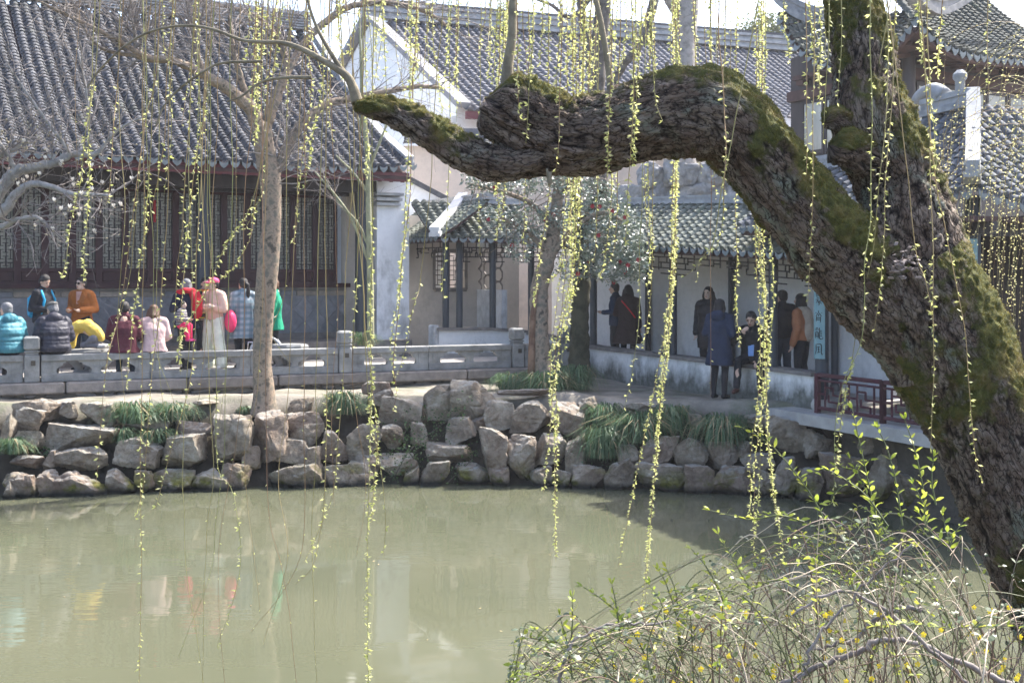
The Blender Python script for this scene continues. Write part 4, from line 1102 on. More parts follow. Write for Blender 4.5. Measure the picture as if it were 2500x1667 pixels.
clump(1560, 1070, 170, 55, dbank(1560, 1070)-.1, 700, 'broad grass tuft hanging over the low bank under the path')
clump(1640, 1040, 110, 45, dbank(1640, 1040)+.05, 480, 'grass tuft at the path edge beside the large dark dome')
clump(1475, 1030, 100, 40, dbank(1475, 1030), 420, 'sunlit grass tuft next to the small upright capping stone')
clump(1470, 1110, 120, 60, dbank(1470, 1110)-.1, 520, 'green grass curtain hanging down the gap in the bank')
clump(600, 1005, 40, 16, 19.3, 160, 'small bright weed tuft at the foot of the mottled trunk')
clump(30, 1100, 80, 30, dbank(30, 1100)-.2, 260, 'pale weed tuft between stones at the left of the bank')
clump(890, 838, 60, 26, 22.7, 200, 'weed tuft on the terrace behind the stone railing')
def creeper(pts, n, spread, label, size=.045, seed=1):
    r = np.random.default_rng(seed); b = MB()
    st = [P(*q) for q in pts]; path = catmull([tuple(q) for q in st], 8); b.tube(path, .006, 4)
    for k in range(n):
        c = path[r.integers(len(path))]+r.normal(size=3)*np.array((spread, spread*.5, spread*.8))
        d = r.normal(size=3); d[2] -= .4; d /= np.linalg.norm(d); u = np.cross(d, r.normal(size=3)); u /= np.linalg.norm(u)
        L = size*r.uniform(.6, 1.3)
        b.add([c, c+d*L*.5+u*L*.3, c+d*L, c+d*L*.5-u*L*.3], [(0, 1, 2, 3)], 1)
    o = b.build('creeper', [MAT['soil'], MAT['bleaf']]); tag(o, label, 'creeper'); return o
creeper([(1130, 1000, 19.0), (1060, 1050, 18.9), (1000, 1100, 18.6), (960, 1170, 18.4)], 420, .17, 'green creeper trailing down the dark gap between boulders', seed=1)
creeper([(1000, 1030, 19.1), (985, 1075, 18.9), (1010, 1120, 18.6)], 260, .16, 'dark creeper filling the hollow left of the capping boulders', seed=2)
creeper([(1130, 1090, 18.8), (1150, 1120, 18.6), (1090, 1180, 18.3)], 150, .12, 'thin creeper hanging over the mossy waterline stone', seed=3)
creeper([(1500, 1060, 18.9), (1480, 1110, 18.6), (1500, 1160, 18.2)], 320, .18, 'leafy creeper under the grass in the bank gap', seed=4)
creeper([(270, 1140, 18.2), (290, 1155, 18.1)], 120, .1, 'little green weeds behind the waterline stone', seed=5)
creeper([(85, 1095, 18.0), (105, 1110, 17.9)], 100, .09, 'fern tuft in the dark hollow beside the long boulder', seed=6)
creeper([(1610, 1060, 19.0), (1680, 1075, 18.9)], 160, .13, 'low ivy patch between the two grass domes', seed=7)
# ================================================================ trees
def bare_mat(name, c1, c2, sc=6, c3=None):
    m = Mat(name, c1, .85, .2); c = m.ramp(m.noise(sc, 5, .6), [(.38, c1), (.55, c2)] if c3 is None else [(.35, c1), (.48, c2), (.62, c3)])
    m.color(c); m.bump(m.noise(sc*5, 5, .7), .4, .02); return m.m
MAT['mottle'] = bare_mat('mottled_bark', (.08, .07, .055), (.29, .22, .16), 9, (.145, .13, .102))
MAT['greybark'] = bare_mat('grey_bark', (.20, .19, .175), (.32, .30, .28), 6)
MAT['darkbark'] = bare_mat('dark_bark', (.07, .06, .05), (.13, .115, .10), 6)
MAT['twig'] = bare_mat('twig_grey', (.15, .13, .12), (.25, .22, .20), 9)
MAT['mossbark'] = bare_mat('mossy_bark', (.035, .036, .022), (.07, .066, .042), 5)
def limb_path(spec, n=8):
    """spec: (px,py,D,radius_px)"""
    return catmull([(*P(x, y, D), r*D/F) for x, y, D, r in spec], n)
def grow(b, p, d, L, r, depth, rg, wob=.25, up=.15, split=(2, 4), mi=0, k=5, tips=None):
    """random twiggy branch"""
    n = max(3, int(L/.12)); pts = [p]; dd = np.array(d, float)
    for i in range(n):
        dd = dd+rg.normal(size=3)*wob*.5+np.array((0, 0, up*.2)); dd /= np.linalg.norm(dd); pts.append(pts[-1]+dd*L/n)
    rad = np.linspace(r, max(r*.45, .003), n+1); b.tube(pts, rad, k if r > .006 else 3, mi, cap=False)
    if tips is not None and depth == 0: tips.append((pts[-1], dd))
    if depth > 0:
        for j in range(rg.integers(*split)):
            i = rg.integers(max(1, n//3), n+1); a = rg.normal(size=3)*.75+dd; a /= np.linalg.norm(a)
            grow(b, pts[i], a, L*rg.uniform(.45, .75), rad[i]*rg.uniform(.5, .75), depth-1, rg, wob, up, split, mi, k, tips)
def bare_tree(name, trunk, limbs, mat, twigs, label, cat='tree', seed=1, tmat=None, tw_r=.009, tw_L=.9, depth=2):
    t0 = P(*trunk[0][:3]); t = thing(name, t0, label, cat)
    b = MB(); q = limb_path(trunk); 
    lum = 1+.06*fbm(q[:, :3]*3, 2, seed); b.tube(q[:, :3], q[:, 3]*lum, 16); b.build('trunk', mat, t, smooth=True)
    rg = np.random.default_rng(seed); tips = []
    paths = []
    for L in limbs:
        b = MB(); q = limb_path(L); b.tube(q[:, :3]+rg.normal(size=(len(q), 3))*q[:, 3:4]*.08, q[:, 3], 9); b.build('branch', mat, t, smooth=True); paths.append(q)
    b = MB()
    for k in range(twigs):
        q = paths[rg.integers(len(paths))]; i = rg.integers(len(q)//4, len(q))
        d = q[min(i+1, len(q)-1), :3]-q[max(i-1, 0), :3]; d = d/np.linalg.norm(d)+rg.normal(size=3)*.7; d[2] += .1; d /= np.linalg.norm(d)
        grow(b, q[i, :3], d, tw_L*rg.uniform(.5, 1.2), min(tw_r*rg.uniform(.7, 1.3), q[i, 3]*.6), depth, rg, tips=tips)
    o = b.build('twigs', tmat or MAT['twig'], t); o["kind"] = 'stuff'
    return t, tips
# mottled tree rising through the left of the picture
bare_tree('mottled_tree', [(645, 1015, 19.2, 34), (645, 960, 19.2, 27), (640, 880, 19.2, 24), (645, 760, 19.2, 25), (655, 640, 19.2, 26), (663, 540, 19.2, 24), (660, 440, 19.2, 25), (645, 360, 19.2, 24), (642, 300, 19.2, 20)],
 [[(650, 420, 19.2, 20), (635, 330, 19.1, 19), (615, 270, 19, 17), (560, 220, 18.8, 15), (500, 185, 18.6, 12), (430, 150, 18.3, 9), (360, 140, 18.1, 7.5), (280, 95, 17.8, 6), (190, 50, 17.5, 4.5), (90, 0, 17.3, 3), (40, -40, 17.2, 2)],
  [(645, 310, 19.2, 17), (665, 260, 19.3, 14), (690, 200, 19.4, 11), (700, 150, 19.5, 9), (660, 70, 19.6, 6), (600, 30, 19.7, 5), (520, 10, 19.8, 3.5)],
  [(665, 440, 19.2, 15), (700, 360, 19.3, 13), (740, 300, 19.4, 12), (800, 255, 19.6, 10), (860, 240, 19.8, 9), (940, 225, 20, 7), (1020, 212, 20.2, 6), (1080, 215, 20.4, 4)],
  [(500, 185, 18.6, 8), (480, 130, 18.6, 7), (470, 60, 18.7, 5), (465, 0, 18.8, 4)],
  [(430, 150, 18.3, 7), (340, 140, 18.1, 6), (330, 90, 18, 4), (325, 40, 18, 3)],
  [(690, 200, 19.4, 10), (740, 110, 19.7, 9), (800, 50, 20, 9), (860, 15, 20.2, 8), (950, 8, 20.5, 7), (1040, 30, 20.7, 5), (1100, 70, 20.9, 3.5)],
  [(360, 140, 18.1, 6), (250, 120, 17.9, 4), (200, 60, 17.8, 3), (170, 0, 17.8, 2)],
  [(615, 270, 19, 10), (590, 200, 18.9, 8), (570, 120, 18.8, 6), (560, 40, 18.8, 4)],
  [(660, 480, 19.2, 10), (672, 420, 19.2, 10), (690, 380, 19.3, 10)]],
 MAT['mottle'], 300, 'mottled smooth-barked bare tree growing from the rocky bank before the hall', seed=3, tw_L=1.2, tw_r=.0115, depth=2)
# stump of a cut branch on its trunk
# slim sapling behind the railing
bare_tree('green_sapling', [(905, 850, 22.6, 9), (904, 700, 22.6, 8), (900, 520, 22.6, 7), (897, 380, 22.6, 6), (885, 250, 22.6, 5), (880, 120, 22.6, 3), (876, 20, 22.6, 2)],
 [[(900, 600, 22.6, 4), (870, 540, 22.6, 3), (830, 500, 22.6, 2.5), (790, 430, 22.6, 1.5)], [(898, 470, 22.6, 4), (860, 420, 22.6, 3), (820, 380, 22.6, 2)],
  [(898, 420, 22.6, 4), (930, 340, 22.6, 3), (950, 290, 22.6, 2)], [(900, 640, 22.6, 4), (850, 520, 22.6, 3), (770, 420, 22.6, 2)], [(896, 340, 22.6, 4), (870, 280, 22.6, 3), (850, 200, 22.6, 2)]],
 bare_mat('sapling_bark', (.20, .20, .12), (.30, .30, .19), 4), 36, 'slim greenish sapling standing on the terrace by the railing post', seed=4, tw_L=.9, tw_r=.007, depth=1)
# magnolia reaching in from the left
mag, tips = bare_tree('magnolia', [(-260, 1010, 18.4, 40), (-230, 800, 18.2, 34), (-170, 620, 18, 30), (-90, 500, 17.8, 24)],
 [[(-170, 620, 18, 22), (-60, 560, 17.8, 20), (0, 465, 17.6, 17), (40, 420, 17.5, 14), (90, 408, 17.4, 12), (140, 395, 17.3, 10), (170, 378, 17.3, 8), (235, 375, 17.2, 6), (265, 340, 17.2, 4), (300, 310, 17.1, 3), (350, 285, 17, 2)],
  [(-90, 540, 17.8, 18), (0, 520, 17.5, 14), (40, 475, 17.4, 11), (75, 450, 17.3, 9), (120, 455, 17.2, 7), (170, 472, 17.2, 6), (220, 475, 17.1, 5), (270, 478, 17, 3)],
  [(-120, 560, 17.8, 14), (0, 555, 17.4, 9), (30, 540, 17.3, 7), (85, 530, 17.2, 5), (110, 545, 17.2, 3)],
  [(-60, 560, 17.8, 14), (-20, 400, 17.6, 10), (0, 378, 17.5, 8), (40, 362, 17.5, 6), (70, 340, 17.4, 4)],
  [(40, 420, 17.5, 7), (20, 380, 17.4, 5), (0, 350, 17.3, 4), (-30, 300, 17.3, 3)],
  [(140, 395, 17.3, 6), (170, 375, 17.2, 5), (110, 290, 17.2, 4), (60, 220, 17.1, 3), (20, 160, 17.1, 2)],
  [(170, 378, 17.3, 5), (215, 350, 17.2, 4), (212, 230, 17.1, 3), (190, 120, 17, 2)]],
 MAT['greybark'], 150, 'leafless magnolia with grey limbs and small white buds leaning in over the bank', seed=8, tw_L=.8, tw_r=.010)
bud = Mat('magnolia_bud', (.36, .31, .21), .7, .2); pet = Mat('magnolia_petal', (.78, .74, .68), .6, .2); pet.leaf(.3)
rg = np.random.default_rng(5); bb = MB()
rg.shuffle(tips)
sel = [(p, d) for p, d in tips if -8.5 < p[0] < -5.2 and 3.8 < p[2] < 5.3][:150]
extra = [(np.array(P(rg.uniform(0, 150), rg.normal(340, 28), 17.3+rg.normal()*.15)), np.array((rg.normal()*.3, 0, 1.))) for _ in range(70)]
for i, (p, d) in enumerate(sel+extra):
    d = d/np.linalg.norm(d); L = rg.uniform(.03, .05)
    bb.tube([p, p+d*L*.5, p+d*L], [.006, .013, .003], 5, 0)
o = bb.build('buds', bud.m, mag, smooth=True); o["kind"] = 'stuff'
for i, (p, d) in enumerate((sel[::3]+extra[::3])[:46]):
    fb = MB(); d = d/np.linalg.norm(d)
    for k in range(6):
        a = k*math.pi/3+rg.uniform(0, .5); s = np.array((math.cos(a), math.sin(a), 0)); t_ = np.array((-math.sin(a), math.cos(a), 0)); L = rg.uniform(.05, .075)
        fb.add([p, p+s*.02+t_*.018+UP*L*.5, p+s*.028+UP*L, p+s*.02-t_*.018+UP*L*.5], [(0, 1, 2, 3)])
    fb.build('flower', pet.m, mag)
# big trunks behind the gallery
def plain_trunk(name, spec, mat, label, limbs=(), seed=1, tw=40):
    return bare_tree(name, spec, list(limbs) or [[spec[-2], spec[-1]]], mat, tw, label, seed=seed, tw_L=1.4, tw_r=.012, depth=2)
plain_trunk('old_tree', [(1462, 620, 28.6, 26), (1462, 400, 28.6, 23), (1455, 230, 28.6, 22), (1462, 120, 28.6, 20), (1470, 40, 28.6, 19), (1478, -60, 28.6, 17)], MAT['darkbark'], 'dark straight tree trunk rising behind the gallery roof ridge',
 [[(1458, 230, 28.6, 12), (1430, 100, 28.6, 11), (1418, 20, 28.6, 10), (1405, -80, 28.6, 8)], [(1460, 300, 28.6, 12), (1510, 180, 28.4, 10), (1560, 110, 28.3, 11), (1590, 30, 28.2, 12), (1610, -60, 28.2, 10)], [(1478, -60, 28.6, 9), (1400, 40, 28.2, 6), (1340, 10, 28, 4), (1250, -20, 27.5, 3)]], seed=11)
plain_trunk('grey_tree', [(1668, 560, 29.3, 34), (1668, 300, 29.3, 30), (1668, 150, 29.3, 28), (1672, 50, 29.3, 30), (1678, -60, 29.3, 33)], MAT['greybark'], 'thick pale grey trunk standing behind the rockery',
 [[(1670, 60, 29.3, 16), (1640, 10, 29, 13), (1600, -60, 28.8, 10)], [(1675, 0, 29.3, 14), (1720, -40, 29, 10), (1790, -100, 28.8, 6)]], seed=12, tw=20)
# camellia with two old trunks
cam_t = thing('camellia_tree', P(1335, 950, 20.9), 'glossy-leaved camellia with scattered red flowers spreading before the gallery roof', 'tree')
q = limb_path([(1335, 960, 20.9, 30), (1322, 900, 20.9, 27), (1316, 800, 20.9, 24), (1318, 700, 21, 22), (1335, 640, 21, 20), (1352, 560, 21.1, 17), (1362, 470, 21.2, 13), (1370, 400, 21.3, 8)])
b = MB(); b.tube(q[:, :3]+RNG.normal(size=(len(q), 3))*q[:, 3:4]*.06, q[:, 3], 14); b.build('trunk', MAT['mottle'], cam_t, smooth=True)
b = MB(); b.tube([P(1296, 940, 20.75), P(1298, 860, 20.75), P(1302, 760, 20.78), P(1312, 700, 20.8)], [.07, .065, .05, .02], 9); b.build('hollow_bark', bare_mat('hollow_wood', (.13, .075, .05), (.24, .15, .10), 5), cam_t, smooth=True)
q2 = limb_path([(1412, 930, 21.5, 32), (1414, 860, 21.5, 25), (1417, 760, 21.5, 22), (1420, 660, 21.5, 21), (1412, 560, 21.5, 16), (1400, 470, 21.5, 9)])
mt = thing('mossy_tree', P(1412, 930, 21.5), 'stout dark mossy trunk beside the camellia under its crown', 'tree')
b = MB(); b.tube(q2[:, :3]+RNG.normal(size=(len(q2), 3))*q2[:, 3:4]*.05, q2[:, 3], 16); b.build('trunk', MAT['mossbark'], mt, smooth=True)
b = MB(); b.tube(limb_path([(1415, 600, 21.5, 14), (1440, 520, 21.4, 10), (1480, 450, 21.3, 6)])[:, :3], [.09]*8+[.07]*8+[.05], 8); b.build('branch', MAT['mossbark'], mt, smooth=True)
limbs_ = [[(1352, 560, 21.1, 10), (1300, 500, 21.1, 7), (1230, 470, 21, 5), (1150, 450, 21, 3)], [(1335, 640, 21, 9), (1400, 560, 20.9, 7), (1470, 520, 20.8, 5), (1520, 540, 20.8, 3)], [(1362, 470, 21.2, 8), (1420, 430, 21.2, 6), (1480, 410, 21.2, 4)], [(1340, 620, 21, 8), (1280, 560, 20.9, 6), (1220, 530, 20.9, 4)]]
lp = []
for L in limbs_:
    q = limb_path(L); b = MB(); b.tube(q[:, :3], q[:, 3], 7); b.build('branch', MAT['mottle'], cam_t, smooth=True); lp.append(q)
gl = Mat('camellia_leaf', (.05, .09, .05), .32, 1.); gl.color(gl.ramp(gl.noise(14, 2), [(.3, (.08, .11, .075)), (.7, (.20, .24, .18))])); gl.leaf(.12)  # leaf colour lightened to paint in some of the white glints
def leaf_cloud(b, blobs, n, size, rg, mi=0, flat=.5):
    P0 = []
    tot = sum(w for *_, w in blobs)
    for c, r, w in blobs:
        m_ = int(n*w/tot); d = rg.normal(size=(m_, 3)); d /= np.linalg.norm(d, axis=1)[:, None]
        rad = rg.uniform(.25, 1, m_)**.45
        lump = 1+.35*fbm(d*2.2+np.array(c)[None, :], 3, 4)
        P0.append(np.array(c)+d*np.array(r)*(rad*lump)[:, None])
    p = np.vstack(P0); m_ = len(p)
    d = rg.normal(size=(m_, 3)); d[:, 2] = d[:, 2]*.6-.1; d /= np.linalg.norm(d, axis=1)[:, None]
    u = np.cross(d, rg.normal(size=(m_, 3))*np.array((1, 1, flat))+np.array((0, 0, 1))); u /= np.linalg.norm(u, axis=1)[:, None]+1e-6
    nn = np.cross(u, d); L = size*rg.uniform(.6, 1.3, m_)[:, None]
    v = np.stack([p, p+d*L*.45+u*L*.24+nn*L*.06, p+d*L, p+d*L*.45-u*L*.24+nn*L*.06], 1).reshape(-1, 3)
    i = np.arange(m_)*4
    b.add(v, np.concatenate([np.stack([i, i+1, i+2], 1), np.stack([i, i+2, i+3], 1)]), mi)
    return p
blobs = []
for px, py, rx, ry, D, w in ((1480, 520, 60, 50, 21.1, 1.6), (1530, 590, 45, 70, 20.9, 2.2), (1450, 590, 60, 60, 20.9, 2), (1500, 655, 70, 35, 20.9, 1.6), (1250, 450, 70, 35, 21.1, 1.2), (1180, 440, 55, 28, 21.1, .8), (1300, 540, 50, 45, 21, 1.1), (1330, 440, 80, 32, 21.4, 1), (1400, 455, 55, 38, 21.2, 1), (1550, 640, 40, 45, 20.8, 1.2), (1215, 530, 45, 30, 21, .6), (1270, 610, 40, 35, 20.9, .5), (1395, 660, 45, 30, 20.9, .6), (1380, 530, 40, 35, 21, .7), (1460, 470, 50, 35, 21.2, .9)):
    c = P(px, py, D); blobs.append((tuple(c), (rx*D/F, .6, ry*D/F), w))
rg = np.random.default_rng(31); b = MB(); lpnt = leaf_cloud(b, blobs, 9500, .075, rg)
o = b.build('crown', gl.m, cam_t); o["kind"] = 'stuff'
tb = MB()
for k in range(90):
    q = lp[rg.integers(len(lp))]; i = rg.integers(2, len(q)); d = rg.normal(size=3); d /= np.linalg.norm(d)
    grow(tb, q[i, :3], d, rg.uniform(.4, .9), .009, 1, rg)
o = tb.build('twigs', MAT['mottle'], cam_t); o["kind"] = 'stuff'
rf = Mat('camellia_flower', (.28, .03, .035), .6, .2).m
cand = [p for p in lpnt if p[1] < 21.0]
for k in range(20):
    p = cand[rg.integers(len(cand))]+np.array((0, -.05, 0)); fb = MB()
    for j in range(7):
        a = j*.9; s = np.array((math.cos(a), -.35, math.sin(a))); t_ = np.array((-math.sin(a), 0, math.cos(a))); L = .045
        fb.add([p, p+s*L*.6+t_*L*.4, p+s*L, p+s*L*.6-t_*L*.4], [(0, 1, 2, 3)])
    fb.build('flower', rf, cam_t)
# far leafy tree beyond the long roof
ft = thing('far_leafy_tree', PX(1880, 60, GZ), 'far yellow-green leafy tree beyond the long roof', 'tree')
b = MB(); b.tube([PX(1880, 60, GZ), PX(1882, 60, 8), PX(1884, 60, 13)], [.4, .3, .15], 8); b.build('trunk', MAT['greybark'], ft)
fl = Mat('far_leaf', (.13, .16, .06), .6, .2); fl.color(fl.ramp(fl.noise(.8, 3), [(.35, (.07, .10, .04)), (.65, (.17, .19, .075))])); fl.leaf(.35)
b = MB(); leaf_cloud(b, [(tuple(P(1870, 90, 60)), (1.5, 1.5, 1.3), 2), (tuple(P(1900, 110, 60)), (1.7, 1.5, 1.4), 2), (tuple(P(1840, 125, 60)), (1.4, 1.5, 1.2), 1.4), (tuple(P(1980, 190, 60)), (1.9, 1.5, 1.8), 2), (tuple(P(1930, 150, 60)), (1.8, 1.5, 1.8), 2), (tuple(P(2040, 240, 60)), (1.8, 1.5, 1.8), 2)], 9000, .24, rg)
o = b.build('crown', fl.m, ft); o["kind"] = 'stuff'
# ================================================================ the old willow in front
V2 = 2500/2352.
bk = Mat('willow_bark', (.12, .09, .07), .9, .2)
aC = bk.n("ShaderNodeAttribute"); aC.attribute_name = 'crack'; aM = bk.n("ShaderNodeAttribute"); aM.attribute_name = 'moss'
aV = bk.n("ShaderNodeAttribute"); aV.attribute_name = 'bark_co'
def bn(scale, st, detail=4, rough=.6, typ='noise'):
    mp = bk.n("ShaderNodeMapping"); mp.inputs["Scale"].default_value = st; bk.L.new(aV.outputs["Vector"], mp.inputs["Vector"])
    if typ == 'noise':
        x = bk.n("ShaderNodeTexNoise"); x.inputs["Scale"].default_value = scale; x.inputs["Detail"].default_value = detail; x.inputs["Roughness"].default_value = rough; bk.L.new(mp.outputs[0], x.inputs["Vector"]); return x.outputs["Fac"]
    x = bk.n("ShaderNodeTexVoronoi"); x.feature = 'DISTANCE_TO_EDGE'; x.inputs["Scale"].default_value = scale
    wv = bk.n("ShaderNodeTexNoise"); wv.inputs["Scale"].default_value = scale*.6; wv.inputs["Detail"].default_value = 4; bk.L.new(mp.outputs[0], wv.inputs["Vector"])
    ad = bk.n("ShaderNodeVectorMath", operation='MULTIPLY_ADD'); bk.L.new(wv.outputs["Color"], ad.inputs[0]); ad.inputs[1].default_value = (.06,)*3; bk.L.new(mp.outputs[0], ad.inputs[2]); bk.L.new(ad.outputs[0], x.inputs["Vector"]); return x.outputs["Distance"]
n1 = bn(11, (1, 1, .45), 7, .7); n2 = bn(60, (1, 1, .4), 6, .75)
vf = bk.val(bn(46, (1, 1, .38), typ='v'), .0, .16); vg = bk.val(bn(90, (1, 1, .55), typ='v'), .0, .2)
plate = bk.ramp(n1, [(.28, (.10, .065, .046)), (.44, (.22, .16, .12)), (.58, (.33, .27, .215)), (.74, (.46, .41, .35))])
plate = bk.mix(bk.val(bn(6, (1, 1, .6), 5), .55, .66), plate, (.30, .33, .26))          # grey-green lichen
plate = bk.mix(bk.math('MULTIPLY', bk.val(n2, .48, .78), .65), plate, (.075, .053, .04))
fis = bk.math('MULTIPLY', vf, bk.math('MULTIPLY_ADD', vg, .45)); fis.node.inputs[1].links[0].from_node.inputs[2].default_value = .55
plate = bk.mix(bk.val(fis, .45, .0), plate, (.03, .02, .015))
col = bk.mix(bk.val(aC.outputs["Fac"], .34, .04), plate, (.02, .014, .011))
mossc = bk.ramp(bk.noise(26, 5, .7), [(.3, (.03, .034, .010)), (.55, (.08, .084, .022)), (.75, (.16, .15, .045))])
mossc = bk.mix(bk.val(bk.noise(7, 3, .6), .5, .7), mossc, (.15, .115, .045))
mn_ = bk.math('MULTIPLY_ADD', bk.noise(22, 6, .7), .7); mn_.node.inputs[2].default_value = -.35
mm = bk.val(bk.math('ADD', aM.outputs["Fac"], mn_), .40, .60)
bk.color(bk.mix(mm, col, mossc))
fm_ = bk.math('MULTIPLY', fis, bk.math('SUBTRACT', 1.15, mm))
hh = bk.math('MULTIPLY_ADD', n2, .7); bk.L.new(fm_, hh.node.inputs[2]); h2 = bk.math('MULTIPLY_ADD', bk.noise(120, 5, .75), .5); bk.L.new(hh, h2.node.inputs[2])
bk.bump(h2, 1., .016)
MAT['willow'] = bk.m
def bark_limb(b, spec, ds=.0085, seed=1, amp=1., endcut=False, moss_bias=0.):
    q = catmull([(*P(x, y, D), r*D/F) for x, y, D, r in spec], 40)
    d = np.concatenate([[0], np.cumsum(np.linalg.norm(np.diff(q[:, :3], axis=0), axis=1))]); n = int(d[-1]/ds)
    s = np.linspace(0, d[-1], n); q = np.stack([np.interp(s, d, q[:, k]) for k in range(4)], 1)
    R = q[:, 3].mean(); k = int(2*math.pi*R/ds)
    t = np.gradient(q[:, :3], axis=0); t /= np.linalg.norm(t, axis=1)[:, None]
    ref = np.array((0., 1., 0.)); N = ref-t*(t @ ref)[:, None]; N /= np.linalg.norm(N, axis=1)[:, None]; B = np.cross(t, N)
    a = np.arange(k)*2*math.pi/k+.0
    dirv = np.cos(a)[None, :, None]*N[:, None, :]+np.sin(a)[None, :, None]*B[:, None, :]
    flat = dirv.reshape(-1, 3)
    ss = np.repeat(s, k); aa = np.tile(a, n); rr = np.repeat(q[:, 3], k)
    cyl = np.stack([np.cos(aa)*R, np.sin(aa)*R, ss], 1)
    warp = np.stack([fbm(cyl*5+9, 3, seed), fbm(cyl*5+33, 3, seed+1), fbm(cyl*3+71, 3, seed+2)*2.5], 1)*.03
    pw = (cyl+warp)*np.array((1, 1, .30))
    f1, f2 = worley(pw*30, seed); e = f2-f1
    pw2 = (cyl+warp*1.6)*np.array((1, 1, .55))
    g1, g2 = worley(pw2*46+5, seed+7); e2 = g2-g1
    rid = np.abs(vnoise(pw*24+3, seed+8)*.7+vnoise(pw*52+11, seed+9)*.35)
    crack = np.clip(rid*3.4, 0, 1)**.8*(.35+.65*np.clip(e*3.2, 0, 1))*(.5+.5*np.clip(e2*4, 0, 1))
    plate_h = _hash(np.floor(f1*0+pw2[:, 0]*38).astype(np.int64), np.floor(pw2[:, 1]*38).astype(np.int64), np.floor(pw2[:, 2]*38).astype(np.int64), seed)
    low = fbm(cyl*np.array((2.6, 2.6, 1.6)), 3, seed+20)
    nz = flat[:, 2]; nx = flat[:, 0]
    mo = .40*nz+.10*nx+.62*fbm(cyl*np.array((2.2, 2.2, 1.5))+4, 4, seed+30)+.26*fbm(cyl*9, 4, seed+31)+.10*fbm(cyl*40, 2, seed+32)+moss_bias
    moss = np.clip(.5+mo*.9, 0, 1); mk = np.clip((moss-.45)/.15, 0, 1)
    fine = fbm(cyl*34, 3, seed+40)
    dsp = low*.13*rr+amp*((crack-1)*.02*(1-.5*mk)+.012*fbm(pw2*13, 4, seed+50)+.005*fine)+mk*(.006+.006*fine)
    v = np.repeat(q[:, :3], k, 0)+flat*(rr+dsp)[:, None]
    if endcut: v = v+np.repeat(t, k, 0)*(np.repeat(np.clip((np.arange(n)-n+30)/30, 0, 1), k)*(fbm(cyl*np.array((9, 9, 0))+seed, 3, seed+60)*.03+.25*flat[:, 2]*rr*-1*.6))[:, None]
    if endcut:   # broken end closes over a short distance
        m_ = min(9, n-2); w = np.ones(n); w[-m_:] = np.interp(np.arange(m_)/(m_-1), [0, .35, .5, 1], [1, .93, .8, .02])
        v = np.repeat(q[:, :3], k, 0)+(v-np.repeat(q[:, :3], k, 0))*np.repeat(w, k)[:, None]
    f = [(i*k+j, i*k+(j+1) % k, (i+1)*k+(j+1) % k, (i+1)*k+j) for i in range(n-1) for j in range(k)]
    b.add(v, f); b.attr.setdefault('crack', []).append(crack); b.attr.setdefault('moss', []).append(moss); b.vec = cyl
    return v, flat, mk
wil = thing('willow_tree', PX(2600, 6.0, .85), 'old leaning willow with cracked mossy bark and trailing new shoots', 'tree')
WPARTS = []
def wlimb(name, spec, **kw):
    b = MB(); out = bark_limb(b, spec, **kw); b.attr = {k_: np.concatenate(v_) for k_, v_ in b.attr.items()}
    o_ = b.build(name, MAT['willow'], wil, smooth=True); at = o_.data.attributes.new('bark_co', 'FLOAT_VECTOR', 'POINT'); at.data.foreach_set('vector', b.vec.astype(np.float32).ravel()); WPARTS.append(out)
wlimb('trunk', [(2920, 1990, 6.0, 175), (2770, 1750, 6.0, 152), (2650, 1560, 6.0, 142), (2552, 1370, 6.0, 136), (2475, 1210, 6.0, 133), (2410, 1060, 6.0, 132), (2350, 940, 6.0, 138), (2290, 830, 6.0, 150), (2240, 730, 6.0, 150), (2200, 650, 6.0, 138)], seed=3, amp=1.1, moss_bias=.06)
wlimb('limb', [(2300, 900, 6.0, 132), (2262, 790, 6.0, 136), (2238, 680, 6.02, 132), (2215, 560, 6.05, 118), (2190, 455, 6.1, 107), (2150, 365, 6.1, 106), (2120, 290, 6.1, 104), (2108, 205, 6.15, 84), (2106, 130, 6.2, 76), (2090, 50, 6.25, 67), (2066, -40, 6.3, 60), (2050, -170, 6.4, 52)], seed=9, moss_bias=.06)
wlimb('limb', [(2280, 880, 6.0, 120), (2180, 742, 5.98, 128), (2060, 618, 5.95, 116), (1960, 515, 5.9, 106), (1875, 412, 5.88, 100), (1805, 330, 5.87, 103), (1735, 288, 5.86, 112), (1650, 284, 5.86, 108), (1560, 300, 5.86, 101), (1470, 322, 5.86, 97), (1390, 330, 5.86, 92), (1320, 308, 5.86, 90), (1262, 282, 5.86, 92), (1212, 258, 5.86, 84), (1184, 242, 5.86, 72)], seed=15, endcut=True, moss_bias=.03)
wlimb('limb', [(1440, 365, 5.84, 68), (1340, 384, 5.82, 52), (1245, 398, 5.8, 43), (1160, 386, 5.8, 45), (1090, 350, 5.8, 46), (1030, 310, 5.8, 44), (960, 275, 5.8, 38), (900, 262, 5.8, 27), (862, 256, 5.8, 17)], seed=21, endcut=True, ds=.0075, amp=.9, moss_bias=-.12)
wlimb('stub', [(2060, 300, 6.0, 44), (2028, 290, 5.95, 38), (2008, 300, 5.93, 26)], seed=27, endcut=True, ds=.0075)
wlimb('stub', [(2120, 385, 6.0, 60), (2060, 360, 5.93, 56), (2022, 352, 5.92, 44)], seed=28, endcut=True, ds=.0075)
wlimb('stub', [(1795, 250, 5.86, 24), (1797, 212, 5.85, 20), (1800, 190, 5.85, 12)], seed=29, endcut=True, ds=.007, amp=.5)
